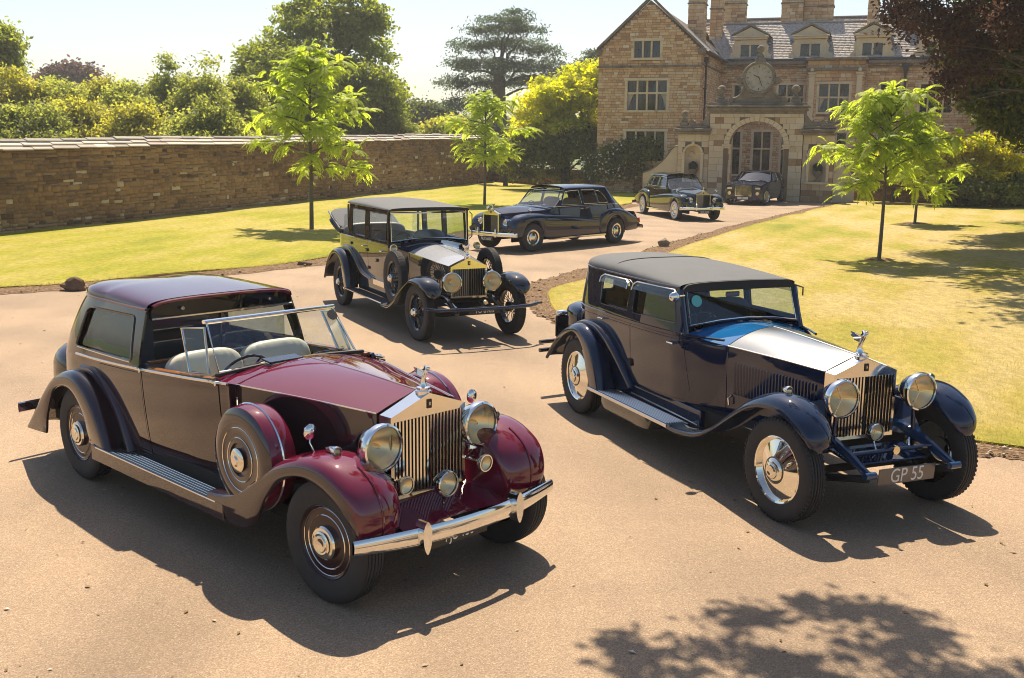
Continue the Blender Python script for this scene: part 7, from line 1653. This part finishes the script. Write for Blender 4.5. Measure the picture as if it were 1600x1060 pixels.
    MB().trim([(-.72, .36), (.72, .36), (.72, .9), (-.72, .9)], lambda u, v: (xr(v)+.06*(u/.72)**2, u, v), (), .1, flip=True, flange=0).build('boot_lid', P, c)
    secs = [(2.55, .74, 1.135, 1.185, 1.0), (2.95, .70, 1.10, 1.195, 1.0), (3.4, .585, 1.075, 1.195, .95), (3.9, .43, 1.045, 1.175, .75), (4.32, .292, 1.025, 1.135, .15)]; zb = lambda x: .80
    loft_bonnet(c, secs, (P, P), 'bonnet_top', 'bonnet_side', zb, 2.60, 4.315, 22, hinge=None, yb=.10)
    MB().tube([(x, 0, sinterp([(q[0], q[3]) for q in secs], x)+.003) for x in [2.9+.14*i for i in range(11)]], .006, 6).build('centre_strip', M['nickel'], c)
    radiator(c, 4.43, .290, .46, 1.02, 1.132, 'nickel', .16, 26, 'badge_red', slat_m='steel_slat'); mascot(c, 4.36, 1.16, 1.0)
    # screen
    def wf(u, v): t = v; return (2.74-.10*(u/.7)**2-t*(.60-.02*(u/.7)**2), u*(1-.14*t), 1.175+.425*t-.02*(u/.7)**2)
    ol = rpoly([(-.70, 0), (.70, 0), (.70, 1), (-.70, 1)], .07)
    g2 = MB().trim(ol, wf, (), .12, flange=0).build('windscreen', M['glass'], c); MB().tube([wf(u, v) for u, v in resample(ol, .12)], .011, 6, closed=True).build('screen_frame', M['chrome'], g2)
    for y in (-.35, .12): MB().tube([wf(y, .03), tuple(p+q for p, q in zip(wf(y+.30, .10), (.01, 0, .006)))], .006, 5).build('wiper', M['chrome'], g2)
    b_ = MB(); pr = [(0, -.06), (.03, -.04), (.035, 0), (.03, .04), (0, .06), (-.01, 0)]
    b_.grid(lambda y, k: (4.56-.20*abs(y/.92)**2.4+pr[int(k)][0], y, .475+pr[int(k)][1]), [-.92+1.84*i/26 for i in range(27)], list(range(6))+[0], True); bo = b_.build('front_bumper', M['chrome'], c)
    for y in (-.33, .33): superbox((4.585, y, .515), (.09, .055, .25), 3).build('overrider', M['chrome'], bo)
    plate(c, 4.60, 0, .36, .52, .115, txt, size=.115, cond=.78)
    rb_ = MB(); rb_.grid(lambda y, k: (-1.36+.12*abs(y/.88)**2.4-pr[int(k)][0], y, .45+pr[int(k)][1]), [-.88+1.76*i/16 for i in range(17)], list(range(6))+[0], True, flip=True); rb_.build('rear_bumper', M['chrome'], c)
    for y in (-.36, .36): seat(c, 1.72, y, .78, .62, M['tan_leather'], .60, 'front_seat', 3)
    superbox((.45, 0, .80), (.6, 1.35, .28), 4).build('rear_seat', M['tan_leather'], c); superbox((.12, 0, 1.10), (.22, 1.3, .6), 4).build('rear_seat_back', M['tan_leather'], c)
    steering(c, 2.30, -.36, 1.10); MB().box((2.55, 0, 1.07), (.1, 1.3, .16), .03).build('dashboard', M['wood'], c); underbody(c, -1.0, 4.1, .70, .42)
    return c
car_limo('black limousine facing left with brassy wheel trims, parked across the drive', (2.42, 32.275, -133.0), 'navy_paint', 'trim', 'NLX 666V', -8)
car_limo('dark green limousine with white walled tyres, waiting before the gateway', (6.25, 45.46, -77.15), 'green_black', 'whitewall', 'SKX 600J', 4)
# ---------------------------------------------------------------- modern black saloon in the gateway
def car_modern():
    c = place_car('modern_saloon', 'modern black luxury saloon with upright grille, standing in the gateway arch', (13.0, 56.21, -115.8)); P = M['modern_navy']
    plan = [(-.9, .90), (-.3, .965), (1.0, .985), (3.0, .985), (3.7, .965), (4.2, .90)]
    def hw(x, z):
        w = sinterp(plan, x); return w-(.06*((.7-z)/.5)**2 if z < .7 else (.02*(z-.7) if z < 1.08 else .008+.42*(z-1.08)))
    xr = lambda z: sinterp([(.25, -1.12), (.6, -1.22), (.95, -1.16), (1.1, -.85), (1.35, -.25), (1.55, .15)], z)
    S_ = lambda s: body_fn(hw, .2, xr, 3.2, s); ze = lambda x: 1.53
    w1 = rpoly([(2.30, 1.12), (1.86, 1.46), (1.30, 1.49), (1.30, 1.12)], .03); w2 = rpoly([(1.22, 1.12), (1.22, 1.49), (.62, 1.46), (.30, 1.24), (.30, 1.12)], .04)
    arcs = lambda xc: [(xc+.45*math.cos(R(a)), .40+.45*math.sin(R(a))) for a in range(180, -1, -12)]
    for s in (1, -1):
        f = S_(s); body = [(4.10, .24), (4.15, .90), (3.6, 1.03), (2.45, 1.08), (1.80, 1.51), (1.3, ze(0)), (.2, ze(0)), (-.80, ze(0)), (-.80, .26), (-.45, .26)]+arcs(0)+[(.45, .24), (3.12, .24)]+arcs(3.57)+[(4.02, .24)]
        panel(c, f, s, body, [w1, w2], P, 'body_side', .08)
        for w_ in (w1, w2): g2 = glass_patch(c, f, s, w_, 'dark_glass', .012); surf_frame(g2, f, w_, .008, 'chrome')
        MB().tube([f(-x, 1.085) for x in [3.4-.15*i for i in range(22)]], .008, 5).build('belt_moulding', M['chrome'], c)
        MB().ico((2.20, s*1.03, 1.14), (.07, .10, .07), 2).build('door_mirror', P, c)
        q = MB(); q.box((4.315, s*.68, .80), (.04, .24, .09), .015); q.build('headlamp', M['reflector'], c); small_lamp(c, 4.34, s*.68, .56, .085, .04, 'round_lamp')
        for x in (3.57, 0): wheel(c, x, s*.87, s, .395, .255, 'alloy', -14 if x else 0)
    roof_mesh(S_, ze, 0, lambda x: 1.625-.05*max(0, .8-x)**1.8-.06*max(0, x-1.2)**1.6, 1.80, -.02, .2, n2=2.6).build('roof', P, c)
    MB().grid(lambda x, t: (x, .93*t*sinterp([(2.2, .92), (3.5, 1.0), (4.3, .93)], x), sinterp([(2.3, 1.095), (3.3, 1.07), (4.1, .985), (4.32, .93)], x)+.05*(1-abs(t)**3)), [2.25+.1*i for i in range(21)]+[4.32], [-1+.125*i for i in range(17)], True).build('bonnet', P, c)
    MB().trim(rpoly([(-.90, .24), (.90, .24), (.93, .6), (.88, .94), (-.88, .94), (-.93, .6)], .06), lambda u, v: (4.33-.20*abs(u/.93)**3, u, v), (), .1, flange=.05).build('front_panel', P, c)
    g_ = MB(); g_.trim([(-.40, .42), (.40, .42), (.40, .98), (-.40, .98)], lambda u, v: (4.37, u, v), [[(-.37, .46), (.37, .46), (.37, .93), (-.37, .93)]], .1, flange=.1); go = g_.build('grille', M['chrome'], c)
    MB().box((4.33, 0, .69), (.02, .74, .5)).build('grille_core', M['mesh_dark'], go)
    for k in range(18): MB().box((4.355, -.35+.041*k, .695), (.015, .012, .47), .003).build('grille_bar', M['chrome'], go)
    mascot(c, 4.30, 1.02, .8); plate(c, 4.36, -.02, .33, .52, .12, 'RR 1', bg='plate_pale', fg='plate_black', size=.11)
    def wf(u, v): return (2.36-.12*(u/.8)**2-v*.58, u*(1-.16*v), 1.11+.43*v)
    ol = rpoly([(-.80, 0), (.80, 0), (.80, 1), (-.80, 1)], .06); g2 = MB().trim(ol, wf, (), .2, flange=0).build('windscreen', M['sky_violet_screen'], c); MB().tube([wf(u, v) for u, v in resample(ol, .2)], .022, 6, closed=True).build('screen_frame', M['silver_sheen_paint'], g2)
    for y in (-.4, .4): seat(c, 1.4, y, .62, .6, M['dark_cloth'], .6, 'front_seat', 3)
    MB().box((2.3, 0, 1.0), (.4, 1.6, .1), .03).build('dashboard', M['dark_cloth'], c)
    MB().trim([(-.80, .28), (.80, .28), (.80, 1.0), (-.80, 1.0)], lambda u, v: (xr(v)+.05*(u/.8)**2, u, v), (), .2, flip=True, flange=0).build('boot_lid', P, c); underbody(c, -1.0, 4.2, .8, .32)
M['sky_violet_screen'] = m_glass('sky_violet_windscreen', (.30, .28, .55), 2.2)  # violet tint paints the blue sky's reflection into the glass
car_modern()

# ---------------------------------------------------------------- thin summer haze, partly added to lift the shaded house and trees
hz, n_, l_, b_ = mat('lifting_haze'); n_.remove(b_)
pv_ = n_.new('ShaderNodeVolumePrincipled'); pv_.inputs['Color'].default_value = (.92, .93, .95, 1); pv_.inputs['Density'].default_value = .0006; pv_.inputs['Anisotropy'].default_value = .25
l_.new(pv_.outputs[0], n_['Material Output'].inputs['Volume'])
hb = MB(); hb.box((0, 110, 15), (460, 330, 33)); ho_ = hb.build('haze', hz); tag(ho_, 'thin pale summer haze over the garden and trees', None, None, 'stuff')
